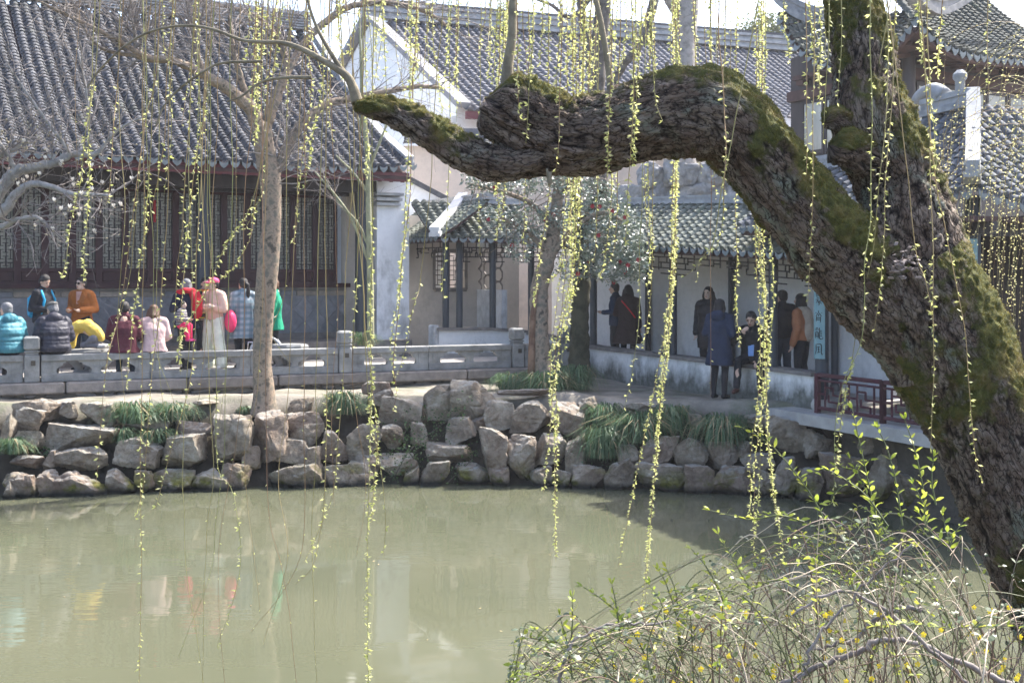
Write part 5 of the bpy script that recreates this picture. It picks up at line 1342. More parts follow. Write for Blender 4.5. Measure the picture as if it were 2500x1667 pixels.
# moss tufts along the mossy bark
rg = np.random.default_rng(77); b = MB(); V_, N_, W_ = [np.concatenate([w[k] for w in WPARTS]) for k in range(3)]
idx = np.flatnonzero((W_ > .6) & (V_[:, 1] < 6.25)); idx = rg.choice(idx, 60000)
base = V_[idx]; nn = N_[idx]+rg.normal(size=(len(idx), 3))*.6; nn /= np.linalg.norm(nn, axis=1)[:, None]
side = np.cross(nn, rg.normal(size=(len(idx), 3))); side /= np.linalg.norm(side, axis=1)[:, None]; L = rg.uniform(.005, .016, (len(idx), 1))
i = np.arange(len(idx))*3
b.add(np.stack([base-side*.0016, base+side*.0016, base+nn*L], 1).reshape(-1, 3), np.stack([i, i+1, i+2], 1))
mo = Mat('moss_tuft', (.09, .095, .018), .8, .1); mo.color(mo.ramp(mo.noise(20, 3), [(.3, (.07, .068, .016)), (.7, (.22, .185, .05))])); mo.leaf(.35)
o = b.build('moss', mo.m, wil); o["kind"] = 'stuff'
# upright young shoots out of the limb
sh = bare_mat('shoot_bark', (.14, .12, .085), (.22, .19, .13), 12)
for spec in ([(1238, 215, 5.86, 17), (1240, 160, 5.86, 13), (1250, 90, 5.86, 11), (1252, 20, 5.87, 10), (1256, -80, 5.9, 9)], [(1492, 235, 5.8, 11), (1487, 180, 5.8, 8), (1468, 60, 5.8, 7), (1452, -10, 5.8, 6.5), (1440, -80, 5.8, 6)], [(1628, 190, 5.86, 6), (1628, 160, 5.86, 5), (1629, 152, 5.86, 4)], [(1030, 300, 5.78, 9), (1026, 270, 5.77, 7), (1022, 250, 5.76, 3)], [(1342, 420, 5.7, 6), (1342, 450, 5.7, 5), (1335, 412, 5.72, 3)],
             [(872, 250, 5.8, 15), (862, 215, 5.8, 12), (845, 185, 5.8, 10), (800, 155, 5.8, 8), (740, 122, 5.85, 7), (690, 105, 5.9, 6), (640, 103, 5.9, 5), (590, 98, 5.95, 4), (520, 72, 6, 3.6), (455, 63, 6.1, 3.2), (395, 70, 6.1, 3), (340, 90, 6.2, 2.8), (290, 125, 6.2, 2.6), (240, 175, 6.3, 2.4), (213, 215, 6.3, 2.2)],
             [(845, 185, 5.8, 8), (820, 150, 5.8, 6), (770, 60, 5.8, 4), (740, -40, 5.8, 3)], [(760, 190, 5.8, 5), (700, 190, 5.85, 4), (640, 200, 5.9, 3.2), (590, 235, 5.9, 2.6), (555, 248, 5.9, 2)],
             [(640, 150, 5.9, 4), (540, 155, 6, 3.2), (490, 180, 6, 3), (440, 215, 6.1, 2.8), (400, 260, 6.1, 2.5), (380, 310, 6.1, 2.2)]):
    b = MB(); q = limb_path(spec); b.tube(q[:, :3], q[:, 3], 10); b.build('shoot', sh, wil, smooth=True)
# boughs overhead that carry the trailing twigs (above the frame)
for spec in ([(2050, -170, 6.4, 52), (1900, -260, 6.2, 34), (1600, -190, 5.9, 24), (1200, -150, 5.8, 18), (700, -130, 6.2, 12), (200, -120, 6.4, 7)], [(1900, -260, 6.2, 26), (1700, -230, 7.0, 20), (1500, -150, 7.6, 15), (1200, -130, 7.7, 11), (900, -120, 7.6, 7)], [(2050, -170, 6.4, 30), (2200, -200, 5.8, 18), (2300, -160, 5.5, 10)]):
    b = MB(); q = limb_path(spec); b.tube(q[:, :3], q[:, 3], 10); b.build('bough', sh, wil, smooth=True)
tw = Mat('willow_twig', (.24, .17, .08), .6, .35); tw.color(tw.ramp(tw.rand(), [(0, (.20, .11, .06)), (.5, (.26, .19, .08)), (1, (.22, .22, .08))]))
wl_ = Mat('willow_leaf', (.36, .42, .08), .5, .3); wl_.color(wl_.ramp(wl_.noise(30, 2), [(.3, (.42, .46, .13)), (.5, (.55, .56, .22)), (.72, (.64, .62, .36))])); wl_.leaf(.55)
ct = Mat('willow_catkin', (.55, .52, .24), .7, .2); ct.leaf(.4)
def strand(spec, D, kind, seed, rpx=None, top=True, par=None, tiny=False, leafmat=None):
    rg = np.random.default_rng(seed)
    q = [(x*V2, y*V2) for x, y in spec]
    if top and q[0][1] > 0:
        x0, y0 = q[0]; k = (q[1][0]-q[0][0])/max(20, (q[1][1]-q[0][1]))*.4
        m_ = max(1, int(y0/220)); up = [(x0-k*(y0+60)*(j/m_)+rg.normal()*6, y0-(y0+60)*j/m_) for j in range(m_, 0, -1)]
        q = up+q; lead = len(up)
    else: lead = 0
    Ds = D+np.cumsum(rg.normal(size=len(q))*.04)
    pts = catmull([tuple(P(x, y, d)) for (x, y), d in zip(q, Ds)], 12)
    pts += np.stack([fbm(pts*3+seed, 2, seed)*.008, 0*pts[:, 0], 0*pts[:, 0]], 1)
    n = len(pts); r0 = (.0030 if kind != 'B' else .0026) if not tiny else .0022
    b = MB(); b.tube(pts, np.linspace(r0, r0*.35, n), 4, cap=False)
    tws = b.build('hanging_twig', tw.m, par or wil)
    if kind == 'B':
        dens, start = .9, .3
    elif kind == 'S': dens, start = 1.4, 0.
    else: dens, start = 2.6, 0.
    WM[tws.name] = Matrix.Identity(4)
    d = np.concatenate([[0], np.cumsum(np.linalg.norm(np.diff(pts, axis=0), axis=1))]); tot = d[-1]
    s0 = d[min(n-1, lead*12)] if lead else 0.
    s = s0+(tot-s0)*start; step = {'B': .15, 'S': .032, 'L': .0155}[kind] if not tiny else .05
    bases, dirs, Ls = [], [], []
    while s < tot:
        p = np.array([np.interp(s, d, pts[:, k]) for k in range(3)]); i = min(n-2, np.searchsorted(d, s)); t = pts[min(i+1, n-1)]-pts[max(i-1, 0)]; t /= np.linalg.norm(t)+1e-9
        a0 = rg.uniform(0, 6.28); sd = np.array((math.cos(a0), math.sin(a0), 0.))
        m_ = int(rg.integers(2, 6)) if kind == 'L' else int(rg.integers(1, 4)) if kind == 'S' else 1
        if tiny: m_ = 1
        for j in range(m_):
            dd = sd*rg.uniform(.5, 1.1)+t*rg.uniform(-.2, .9)+rg.normal(size=3)*.35; dd /= np.linalg.norm(dd)
            bases.append(p); dirs.append(dd); Ls.append(rg.uniform(.013, .03)*(1. if kind != 'B' else .7) if not tiny else rg.uniform(.013, .024))
        s += step*rg.uniform(.5, 1.6)*(.65+1.1*abs(math.sin(s*5.3+seed)*math.sin(s*2.1+seed*1.7)))*(1.9 if (kind == 'L' and rg.random() < .12) else 1)
    if not bases: return tws
    p = np.array(bases); dd = np.array(dirs); L = np.array(Ls)[:, None]; m_ = len(p)
    u = np.cross(dd, rg.normal(size=(m_, 3))); u /= np.linalg.norm(u, axis=1)[:, None]+1e-9; nn = np.cross(u, dd)
    wd = .17 if not tiny else .3
    v = np.stack([p, p+dd*L*.5+u*L*wd+nn*L*.05, p+dd*L+nn*L*.12, p+dd*L*.5-u*L*wd+nn*L*.05], 1).reshape(-1, 3); i = np.arange(m_)*4
    b = MB(); b.add(v, np.concatenate([np.stack([i, i+1, i+2], 1), np.stack([i, i+2, i+3], 1)]))
    o = b.build('leaves', leafmat or wl_.m, tws); o["kind"] = 'stuff'; return tws
ST = """
L7.6 1032,-40 1030,60 1024,150 1018,215|L7.6 1052,-40 1050,60 1047,140 1045,225|L7.6 1145,-40 1140,80 1135,150 1128,195|L7.6 1160,-40 1158,90 1150,160 1140,200|L7.6 1170,-40 1168,60 1160,150|L7.6 1130,-40 1128,100 1122,190|L7.6 1152,-40 1148,100 1145,180
L7.7 1228,-40 1222,70 1218,170 1215,230|L7.8 1335,-40 1332,120 1325,300 1315,420 1305,560 1290,700 1275,830 1280,1000 1275,1150 1278,1260|L7.8 1345,-40 1340,150 1335,300 1325,430 1320,560 1300,700 1285,800 1270,900 1262,1010 1248,1130|L7.9 1320,-40 1325,150 1322,300 1318,430 1300,560 1280,700 1265,850 1272,1000 1276,1290
L7.9 1300,-40 1305,200 1310,400 1312,520 1310,640 1290,760|L7.7 1360,-40 1350,200 1330,400 1328,500 1320,620 1300,760|L7.8 1312,-40 1316,200 1306,400 1296,520 1285,620 1250,650|L7.8 1340,-40 1340,200 1333,420 1330,560 1325,650 1310,700|L7.9 1318,-40 1318,250 1322,420 1316,560 1308,740 1285,850
L7.8 1375,-40 1368,100 1360,230|L7.8 1345,-30 1342,100 1338,210|L7.8 1365,-40 1358,80 1350,200
L7.9 1550,-40 1552,200 1550,380 1548,560 1540,700 1520,900 1505,1100 1490,1260 1480,1390|L7.9 1560,-40 1560,250 1555,420 1550,600 1538,760 1515,960 1495,1200 1470,1420|L7.8 1545,-40 1548,250 1545,420 1540,600 1525,760 1480,1000 1440,1200 1420,1300|L7.9 1553,-40 1556,300 1552,500 1545,650 1530,830 1512,1000 1500,1080|L7.9 1556,-40 1552,300 1549,480 1546,640 1522,800 1510,920
L7.9 1740,-40 1745,300 1742,560 1755,700 1750,900 1745,1100 1738,1230|L7.9 1755,-40 1752,300 1748,560 1760,720 1755,900 1735,1060 1730,1270|L7.8 1760,-40 1758,300 1770,560 1775,700 1762,880 1770,1060 1800,1290|L7.9 1735,-40 1738,300 1735,560 1745,720 1742,900 1725,1050 1722,1190|L7.8 1750,-40 1750,350 1755,600 1762,800 1760,960 1775,1120 1790,1200
S5.4 1290,-30 1288,60 1285,230 1285,330 1278,400|L5.4 1285,-30 1285,60 1280,150 1278,240|L5.4 1190,-30 1188,90 1192,180 1195,280|S5.4 1222,-30 1222,80 1215,250 1210,330|L5.5 1410,-30 1405,120 1400,300 1395,410|L5.4 1452,-30 1455,150 1450,330 1445,420 1435,560|L5.4 1478,-30 1468,120 1462,250 1455,380|L5.4 1462,-30 1460,80 1455,200|S5.5 1500,-30 1497,60 1503,180 1510,240 1525,280
L7.6 1148,-40 1144,300 1142,420 1145,480 1140,560|L7.6 1165,-40 1160,300 1158,420 1150,540|L7.6 1215,-40 1212,300 1208,420 1200,600|L7.5 945,-40 940,300 935,420 930,540 920,640 905,740 895,800|S7.5 1035,-40 1032,300 1030,400 1025,560 1018,640 1020,690|L6.8 945,380 938,480 930,560 915,700 905,830 912,900 905,950|S6.8 965,640 950,700 930,800 915,860
L6.6 590,-40 585,60 580,150 575,250|L6.6 610,-40 600,90 595,180 590,300|L6.6 640,-40 628,60 620,150 610,240|L6.6 570,-40 572,60 568,140|L6.6 655,-40 640,80 630,170|L6.6 600,-40 590,120 588,330|L6.5 620,-40 605,100 585,220|L6.8 700,-40 708,120 715,200 705,300 690,400 680,520 672,560|L6.8 745,60 740,180 725,270 710,350 700,430|L6.6 830,20 815,60 800,130|L6.7 935,20 930,90 945,160 940,250|L6.7 960,30 955,120 965,200|S6.5 760,150 755,260 765,330|L6.6 790,-30 780,60 770,120|L6.5 880,-30 870,50 862,120
S6.4 270,205 262,300 253,440 245,470|L6.4 215,190 200,300 185,420 165,500 150,600 140,640|L6.4 208,300 205,430 195,560 190,650|S6.4 355,170 335,280 310,450 290,620 270,740 245,830 232,960 222,1110|L6.4 345,400 328,560 310,700 300,820 290,890|S6.4 375,330 350,470 320,600|L6.4 478,190 455,330 440,440 425,600 418,700 410,830|S6.4 440,180 420,500 405,620 395,780|B6.4 545,220 540,500 535,620|L6.4 580,460 520,560 470,680 420,770 415,860|L6.4 585,480 570,560 530,620 505,640|S6.4 610,380 590,470 560,530|B6.3 605,560 590,900 560,1050 600,1400
S6.2 330,700 322,1000 322,1250 320,1400 315,1600|S6.2 380,560 345,900 330,1100 310,1190|S6.2 455,560 440,850 375,1100 355,1170|B6.2 470,600 480,900 490,1080 475,1200 470,1400 465,1640|B6.2 525,700 520,900 515,1050 495,1200 480,1320 410,1510|S6.2 495,900 500,1070 530,1120 545,1180 550,1300 530,1400 500,1480|B6.2 610,700 615,1000 620,1200 655,1350 690,1640|B6.2 700,420 698,900 700,1150 690,1280 640,1370 575,1450|S6.2 750,900 745,1130 735,1220 720,1300 680,1340|S6.2 790,850 770,1100 740,1200 700,1290|B6.2 720,1150 715,1250 720,1400 730,1640|B6.1 560,800 545,1000 500,1300 520,1640|B6.1 430,900 420,1150 440,1400 480,1640|B6.2 660,900 640,1100 660,1280 600,1480
L5.9 855,500 852,900 850,1100 845,1300 850,1620|L5.9 850,850 870,1000 862,1100 858,1200|S5.9 848,940 875,1100 885,1200 880,1280|S6.0 820,640 815,720 810,800
S5.3 1658,240 1665,330 1662,430 1660,490|S5.3 1668,-40 1665,100 1660,240|S5.5 1640,540 1620,580 1590,620 1565,640|L7.8 1692,-40 1692,300 1690,470 1692,600 1690,700 1700,800|S7.8 1662,-40 1665,300 1660,480 1650,560 1610,600 1600,650|B6.9 1632,300 1632,640 1632,750 1633,910|S5.6 1875,-40 1870,250 1868,400 1865,560 1855,700|S5.6 1850,-40 1855,250 1850,400
S5.5 1995,-40 2000,150 2002,350 2000,480 1985,600 1985,690 1980,780 1940,870 1920,960 1915,1080 1912,1160|S5.5 2035,-40 2040,170 2035,300 2020,420 2005,560 1990,640|S5.5 2060,-40 2050,200 2035,420 2025,600 2010,760|L5.4 2110,-40 2115,100 2140,250 2150,400|S5.4 2145,380 2170,520 2190,620 2215,760 2230,900 2240,1040 2258,1110|S5.4 2130,-40 2135,300 2140,560 2145,760 2140,950 2135,1040|S5.4 2100,560 2125,650 2145,760|S5.4 2270,-40 2268,100 2272,220|L6 1960,820 1945,880 1930,1000 1920,1080
S7 1470,640 1465,760 1450,860 1435,940|S7 1503,-40 1500,430 1497,640 1480,800|L7 1495,-40 1490,410 1495,560 1485,680|S7 1375,-40 1370,540 1355,600 1330,650|S7 1425,-40 1420,390 1415,560 1385,620 1370,650|L7.2 1260,-40 1258,300 1262,440 1240,600 1225,700|L7.5 1400,-40 1402,300 1405,450 1395,560 1380,640|S7 1590,-40 1600,200 1610,400|L7 1545,-40 1542,60 1538,140|L7 1500,-40 1496,60 1490,150|L7.4 1440,-40 1436,60 1428,150|L7.4 1320,-40 1312,60 1300,170|L7 1420,-40 1415,60 1410,170|S5.6 1930,-40 1932,100 1925,240|L5.5 2170,-40 2160,60 2150,180|S5.5 1905,-40 1900,150 1890,330|L7 1880,-40 1885,80 1880,200|S7 1640,-40 1645,100 1640,220|L7.2 1250,-40 1246,60 1240,150"""
k_ = 0
for line in ST.split('\n'):
    for it in line.split('|'):
        it = it.strip()
        if not it: continue
        hd, *pt = it.split(); k_ += 1
        strand([tuple(float(c_) for c_ in q.split(',')) for q in pt], float(hd[1:]), hd[0], 1000+k_)
rs_ = np.random.default_rng(808)
for k in range(56):
    x = rs_.uniform(560, 2000) if k < 48 else rs_.uniform(150, 600); yb = rs_.uniform(90, 330) if k < 40 else rs_.uniform(200, 620); dx = rs_.normal()*14
    strand([(x-dx, -40), (x-dx*.6+rs_.normal()*4, yb*.35), (x+rs_.normal()*5, yb*.7), (x+dx*.4, yb)], rs_.uniform(6.3, 9.2), ('B' if k % 2 else 'S') if x < 600 else 'S' if k % 3 else 'L', 2500+k)
for k in range(9):
    x = rs_.uniform(150, 900); y0 = rs_.uniform(200, 700); yb = y0+rs_.uniform(250, 800); dx = rs_.normal()*30
    strand([(x-dx, y0), (x-dx*.4+rs_.normal()*8, y0+(yb-y0)*.4), (x+rs_.normal()*10, y0+(yb-y0)*.75), (x+dx, yb)], rs_.uniform(6., 7.4), 'B', 2700+k)
# pale bark chips lodged in the fork
b = MB(); rg = np.random.default_rng(4); chipm = noisy('chip', (.33, .28, .26), (.17, .14, .13), 30, .8, .1).m
chips = thing('bark_chips', P(2205, 655, 5.62), 'small heap of pale dry bark chips lodged in the willow fork', 'debris')
for k in range(42):
    c = P(2205+rg.normal()*20, 640+rg.normal()*17, 5.63+rg.uniform(0, .05)); R_ = Matrix.Rotation(rg.uniform(0, 6), 3, 'Z') @ Matrix.Rotation(rg.uniform(-1.2, 1.2), 3, 'X')
    b.bevbox(c, (rg.uniform(.015, .035), rg.uniform(.01, .02), .005), .002, R_)
o = b.build('chips', chipm, chips); o["kind"] = 'stuff'
# second, younger willow trailing in at the right edge
yw = thing('young_willow', PX(2900, 10.5, .4), 'young willow with fine yellow-budded twigs trailing beside the pavilion', 'tree')
q = limb_path([(2900, 1700, 10.5, 40), (2860, 1000, 10.5, 34), (2780, 500, 10.5, 26), (2700, 200, 10.5, 16), (2640, 60, 10.5, 8)]); b = MB(); b.tube(q[:, :3], q[:, 3], 10); b.build('trunk', MAT['greybark'], yw, smooth=True)
ybud = Mat('yellow_bud', (.72, .66, .30), .6, .3); ybud.leaf(.45)
rg = np.random.default_rng(66)
for k in range(64):
    x0 = rg.uniform(2420, 2560); y0 = rg.uniform(60, 380); x1 = rg.uniform(2200, 2400) if rg.random() < .8 else rg.uniform(2150, 2200); xs_ = x0-(x0-x1)*.5
    y1 = y0+rg.uniform(-20, 60); yb = rg.uniform(480, 950) if x1 > 2190 else rg.uniform(300, 480)
    xm = x1-rg.uniform(-10, 30)
    pts = [(x0, y0+60), (xs_, y0-10), (x1+25, y1+45), (x1+6, y1+150), (xm, (y1+yb)/2+60), (xm-rg.uniform(0, 18), max(yb, y1+320))]
    D = rg.uniform(9.5, 11.5)
    strand(pts, D, 'S', 5000+k, top=False, par=yw, tiny=True, leafmat=ybud.m)
for k in range(10):
    x0, y0 = 2660+k*8, 250-k*18
    b = MB(); q = catmull([tuple(P(x, y, 10.5)) for x, y in ((2760-k*5, 420), (x0, y0), (2620, y0-30), (2520, y0+10))], 6); b.tube(q, np.linspace(.012, .004, len(q)), 5); b.build('branch', MAT['twig'], yw)
# ================================================================ people
QUEUE = []
def blob(name, b, mat, parent, voxel=.013, smooth=3):
    """closed shells in b are fused into one continuous surface (done in one go at the end)"""
    me = b.mesh(name, mat); o = bpy.data.objects.new(name, me); link(o, parent); WM[o.name] = Matrix.Identity(4)
    md = o.modifiers.new('r', 'REMESH'); md.mode = 'VOXEL'; md.voxel_size = voxel; md.use_smooth_shade = True
    if smooth: ms = o.modifiers.new('s', 'SMOOTH'); ms.factor = .5; ms.iterations = smooth
    QUEUE.append(o); return o
def flush():
    bpy.context.view_layer.update()
    dg = bpy.context.evaluated_depsgraph_get(); res = []
    for o in QUEUE:
        me = bpy.data.meshes.new_from_object(o.evaluated_get(dg), depsgraph=dg); res.append(me)
    for o, me in zip(QUEUE, res):
        if o.name.split('.')[0] in ('jacket', 'trousers', 'scarf', 'sweater', 'sleeve', 'fleece_vest'):
            n_ = len(me.vertices); co = np.zeros(n_*3); me.vertices.foreach_get('co', co); no = np.zeros(n_*3); me.vertices.foreach_get('normal', no); co = co.reshape(-1, 3); no = no.reshape(-1, 3)
            w_ = fbm(co*np.array((9, 9, 4)), 2, 3)*.6+(1-np.abs(fbm(co*np.array((11, 11, 7))+5, 2, 8)))*.6-.3
            co = co+no*(w_*.011)[:, None]; me.vertices.foreach_set('co', co.ravel()); me.update()
        old = o.data; nm = o.name.split('.')[0]; mats = list(old.materials); o.modifiers.clear(); o.data = me; me.name = nm
        if not me.materials:
            for m_ in mats: me.materials.append(m_)
        me.polygons.foreach_set("use_smooth", np.ones(len(me.polygons), dtype=bool))
    QUEUE.clear()
_cl = {}
def cloth(c, name=None, rough=.85, sheen=.1, var=.72):
    k = (tuple(c), name)
    if k not in _cl:
        m = Mat(name or 'cloth', c, rough, .2); n_ = m.noise(6, 4, .6)
        m.color(m.ramp(n_, [(.3, tuple(x*var for x in c)), (.7, tuple(min(1, x*1.12) for x in c))]))
        h_ = m.math('MULTIPLY_ADD', m.noise(70, 3), .15); m.L.new(m.noise(11, 3, .5), h_.node.inputs[2]); m.bump(h_, .55, .035); _cl[k] = m.m
    return _cl[k]
def stripes(cols, scale, axis=2, name='striped_knit'):
    m = Mat(name, cols[0], .85, .2); w = m.n("ShaderNodeTexWave"); w.bands_direction = 'Z' if axis == 2 else 'X'; w.inputs["Scale"].default_value = scale; w.inputs["Distortion"].default_value = .4
    m.L.new(m.pos(), w.inputs["Vector"]); m.color(m.ramp(w.outputs["Fac"], [(i/len(cols), c_) for i, c_ in enumerate(cols)], 'CONSTANT')); return m.m
def plaid():
    m = Mat('plaid_wool', (.3, .33, .36), .9, .15); a = []
    for dr in ('X', 'Z'):
        w = m.n("ShaderNodeTexWave"); w.bands_direction = dr; w.inputs["Scale"].default_value = 3.0; m.L.new(m.pos(), w.inputs["Vector"]); a.append(m.val(w.outputs["Fac"], .35, .65))
    c = m.mix(m.math('MULTIPLY', a[0], .7), (.20, .23, .26), (.36, .40, .43)); c = m.mix(m.math('MULTIPLY', a[1], .6), c, (.10, .17, .21)); m.color(c); m.bump(m.noise(60, 3), .3, .02); return m.m
SKIN = cloth((.50, .33, .25), 'skin', .55, var=.9); SKIN2 = cloth((.55, .40, .32), 'skin_fair', .55, var=.92)
HB = noisy('hair_black', (.014, .012, .012), (.03, .026, .024), 60, .45, .5, stretch=(3, 3, .4)).m
HG = noisy('hair_grey', (.10, .10, .11), (.24, .24, .25), 60, .5, .5, stretch=(3, 3, .4)).m
HBR = noisy('hair_brown', (.06, .03, .018), (.17, .085, .05), 40, .45, .5, stretch=(3, 3, .3)).m
SHOE = cloth((.02, .02, .022), 'black_leather', .4)
DK = cloth((.022, .023, .028), 'black_cloth'); NAVY = cloth((.022, .034, .065), 'navy_cloth'); JEAN = cloth((.045, .06, .085), 'dark_denim')

def person(label, base, yaw, h=1.65, sit=None, lean=0., arms=('down', 'down'), top=None, legs=None, hair=None, skin=None, shoes=None, knees=.42, name='person', head_turn=0., head_tilt=0., walk=0., legspread=.0, face=False):
    """base: ground (or seat) point; yaw: 0 = facing away from us, 90 = to the right, 180 = towards us"""
    K = h/1.65; ph = math.radians(yaw)
    fw = np.array((math.sin(ph), math.cos(ph), 0)); rt = np.array((math.cos(ph), -math.sin(ph), 0)); up = np.array((0, 0, 1.))
    B0 = np.array(base); skin = skin or SKIN
    def W(x, y, z): return B0+K*(rt*x+fw*y+up*z)
    t = thing(name, base, label, 'person')
    zp = .92 if sit is None else .10
    pel = (0, 0, zp); sp = []
    for q in (0, .14, .30, .42, .50):   # pelvis .. neck base along a leaning spine
        sp.append((0, lean*q*(.4+q), zp+q*(1-.18*lean*lean)))
    neck = sp[4]; hd = (neck[0], neck[1]+.03+lean*.10, neck[2]+.135-lean*.04)
    sh_z = sp[3][2]+.015
    J = {}
    for s, sd in ((-1, 'L'), (1, 'R')):
        shd = (s*.175, sp[3][1], sh_z)
        mode = arms[0 if s < 0 else 1]
        e, w = {'down': ((.05, -.03, -.27), (.05, .05, -.51)), 'front': ((.07, -.04, -.26), (-.05, .22, -.27)), 'cross': ((.08, .03, -.25), (-.24, .21, -.2)),
                'face': ((.13, .12, -.20), (-.07, .26, -.02)), 'pocket': ((.11, -.08, -.25), (.05, .08, -.42)), 'lap': ((.07, -.02, -.26), (-.06, .26, -.36)), 'hold': ((.08, .02, -.25), (-.06, .27, -.15)),
                'low': ((.06, .05, -.27), (-.03, .2, -.45)), 'crawl': ((.02, .06, -.22), (.02, .10, -.44)), 'seat': ((.10, -.04, -.25), (.12, .04, -.48))}[mode]
        J['sh'+sd] = shd; J['el'+sd] = (shd[0]+s*e[0], shd[1]+e[1], shd[2]+e[2]); J['wr'+sd] = (shd[0]+s*w[0], shd[1]+w[1], shd[2]+w[2])
        if sit is None:
            wk = walk*s
            J['hp'+sd] = (s*.09, 0, .88); J['kn'+sd] = (s*(.095+legspread*.5), .02+wk*.16, .48); J['an'+sd] = (s*(.095+legspread), -.03+wk*.22, .075)
        else:
            J['hp'+sd] = (s*.095, .02, .09); J['kn'+sd] = (s*(.11+legspread), knees, .07); J['an'+sd] = (s*(.11+legspread), knees+.02+walk*s*.12, .07-.42)
    # ---- body, one continuous skin surface
    b = MB()
    def cap(bb, pts, rad, k=10):
        pw = [W(*p) for p in pts]; bb.tube(pw, [r*K for r in rad], k)
        for p, r in zip(pw, rad): bb.ellipsoid(p, (r*K*.995,)*3, k=8, m=6)
    cap(b, sp, [.12, .11, .12, .10, .06]); cap(b, [sp[4], (hd[0], hd[1]-.02, hd[2]-.05)], [.052, .05])
    ht = math.radians(head_turn); hf = fw*math.cos(ht)+rt*math.sin(ht); hr = rt*math.cos(ht)-fw*math.sin(ht); tl = math.radians(head_tilt)
    hu = up*math.cos(tl)+hf*math.sin(tl); hf = hf*math.cos(tl)-up*math.sin(tl)
    RH_ = Matrix((Vector(hr), Vector(hf), Vector(hu))).transposed(); hc = W(*hd)
    def HD(x, y, z): return hc+K*(hr*x+hf*y+hu*z)
    b.ellipsoid(HD(0, -.005, .025), (.073*K, .092*K, .088*K), RH_); b.ellipsoid(HD(0, .028, -.05), (.056*K, .062*K, .062*K), RH_)
    b.ellipsoid(HD(0, .098, -.015), (.014*K, .02*K, .024*K), RH_)
    for s in (-1, 1): b.ellipsoid(HD(s*.075, -.005, -.01), (.012*K, .022*K, .032*K), RH_)
    for sd, s in (('L', -1), ('R', 1)):
        cap(b, [J['sh'+sd], J['el'+sd], J['wr'+sd]], [.05, .04, .028])
        wv = np.array(J['wr'+sd])-np.array(J['el'+sd]); wv /= np.linalg.norm(wv)
        c = np.array(J['wr'+sd])+wv*.045; inw = np.array((-s, 0, 0))*.6+np.array((0, 1, 0))*.5; lat = inw-wv*np.dot(inw, wv); lat /= np.linalg.norm(lat)
        cap(b, [tuple(c-wv*.045), tuple(c), tuple(c+wv*.03)], [.028, .034, .032])
        nrm_ = np.cross(wv, lat)
        for fi in range(4):
            o_ = (fi-1.5)*.018; L_ = (.062, .072, .068, .052)[fi]
            a0 = c+wv*.035+lat*o_; a1 = a0+wv*L_*.55+nrm_*.008*s; a2 = a1+wv*L_*.4+nrm_*.022*s; cap(b, [tuple(a0), tuple(a1), tuple(a2)], [.0105, .0095, .0085], 6)
        a0 = c+lat*.03-wv*.015; cap(b, [tuple(a0), tuple(a0+lat*.025+wv*.025), tuple(a0+lat*.03+wv*.055)], [.012, .011, .009], 6)
        cap(b, [J['hp'+sd], J['kn'+sd], J['an'+sd]], [.075, .052, .038])
    blob('body', b, skin, t, .0105, 2)
    # ---- trousers / tights
    L = dict(mat=DK, r=(.095, .068, .052), flare=0.); L.update(legs or {})
    b = MB()
    for sd in 'LR':
        hp, kn, an = [np.array(J[k+sd]) for k in ('hp', 'kn', 'an')]; mid = (kn+an)/2+np.array((0, -.02, 0)); r = L['r']
        cap(b, [tuple(hp), tuple((hp+kn)/2), tuple(kn), tuple(mid), tuple(an+np.array((0, 0, .02)))], [r[0], (r[0]+r[1])/2*1.02, r[1], (r[1]+r[2])/2*1.04, r[2]+L['flare']])
    b.ellipsoid(W(0, -.01, zp-.01), (.165*K, .12*K, .12*K), Matrix((Vector(rt), Vector(fw), Vector(up))).transposed())
    blob('trousers', b, L['mat'], t)
    for sd, s in (('L', -1), ('R', 1)):
        an = J['an'+sd]; z0 = an[2]-.045
        b = MB(); cap(b, [(an[0], an[1]-.035, z0+.012), (an[0]+s*.01, an[1]+.06, z0+.008), (an[0]+s*.015, an[1]+.15, z0-.002)], [.042, .042, .034]); cap(b, [(an[0], an[1]-.01, z0+.05), (an[0], an[1], z0+.02)], [.042, .045])
        blob('shoe', b, shoes or SHOE, t, .012, 2)
    # ---- jacket / coat
    T = dict(mat=DK, hem=.0, w=.19, d=.125, flare=0., puff=0., sleeve=(.072, .06, .048), collar=.02, hood=False, chest=1.); T.update(top or {})
    b = MB(); st = []
    z_h = zp-T['hem']; n_ = 26
    for i in range(n_+1):
        q = i/n_; zz = z_h+(sh_z+.02-z_h)*q
        y0 = np.interp(zz, [s_[2] for s_ in sp], [s_[1] for s_ in sp]) if zz > zp else 0.
        x_ = (zz-zp)
        if x_ < 0: hw = T['w']+T['flare']*(-x_)/max(T['hem'], .01); dd = T['d']+T['flare']*.7*(-x_)/max(T['hem'], .01)
        else:
            hw = np.interp(x_, [0, .14, .30, .40, .44], [T['w'], T['w']*.93, T['w']*1.02, T['w']*.93, .09]); dd = np.interp(x_, [0, .14, .30, .42, .46], [T['d'], T['d']*.93, T['d']*1.05, T['d']*.8, .07])
        if T['puff']: rib = abs(math.sin((zz+.018*math.sin(zz*31))*math.pi/.075))**.7; hw += T['puff']*(rib-.5); dd += T['puff']*(rib-.5)
        st.append((W(0, y0, zz), hw*K, dd*K*T['chest']))
    v = []; kk = 20
    for c, hw, dd in st:
        for j in range(kk):
            a = 2*math.pi*j/kk; ca, sa = math.cos(a), math.sin(a); v.append(c+rt*hw*math.copysign(abs(ca)**.8, ca)+fw*dd*math.copysign(abs(sa)**.85, sa))
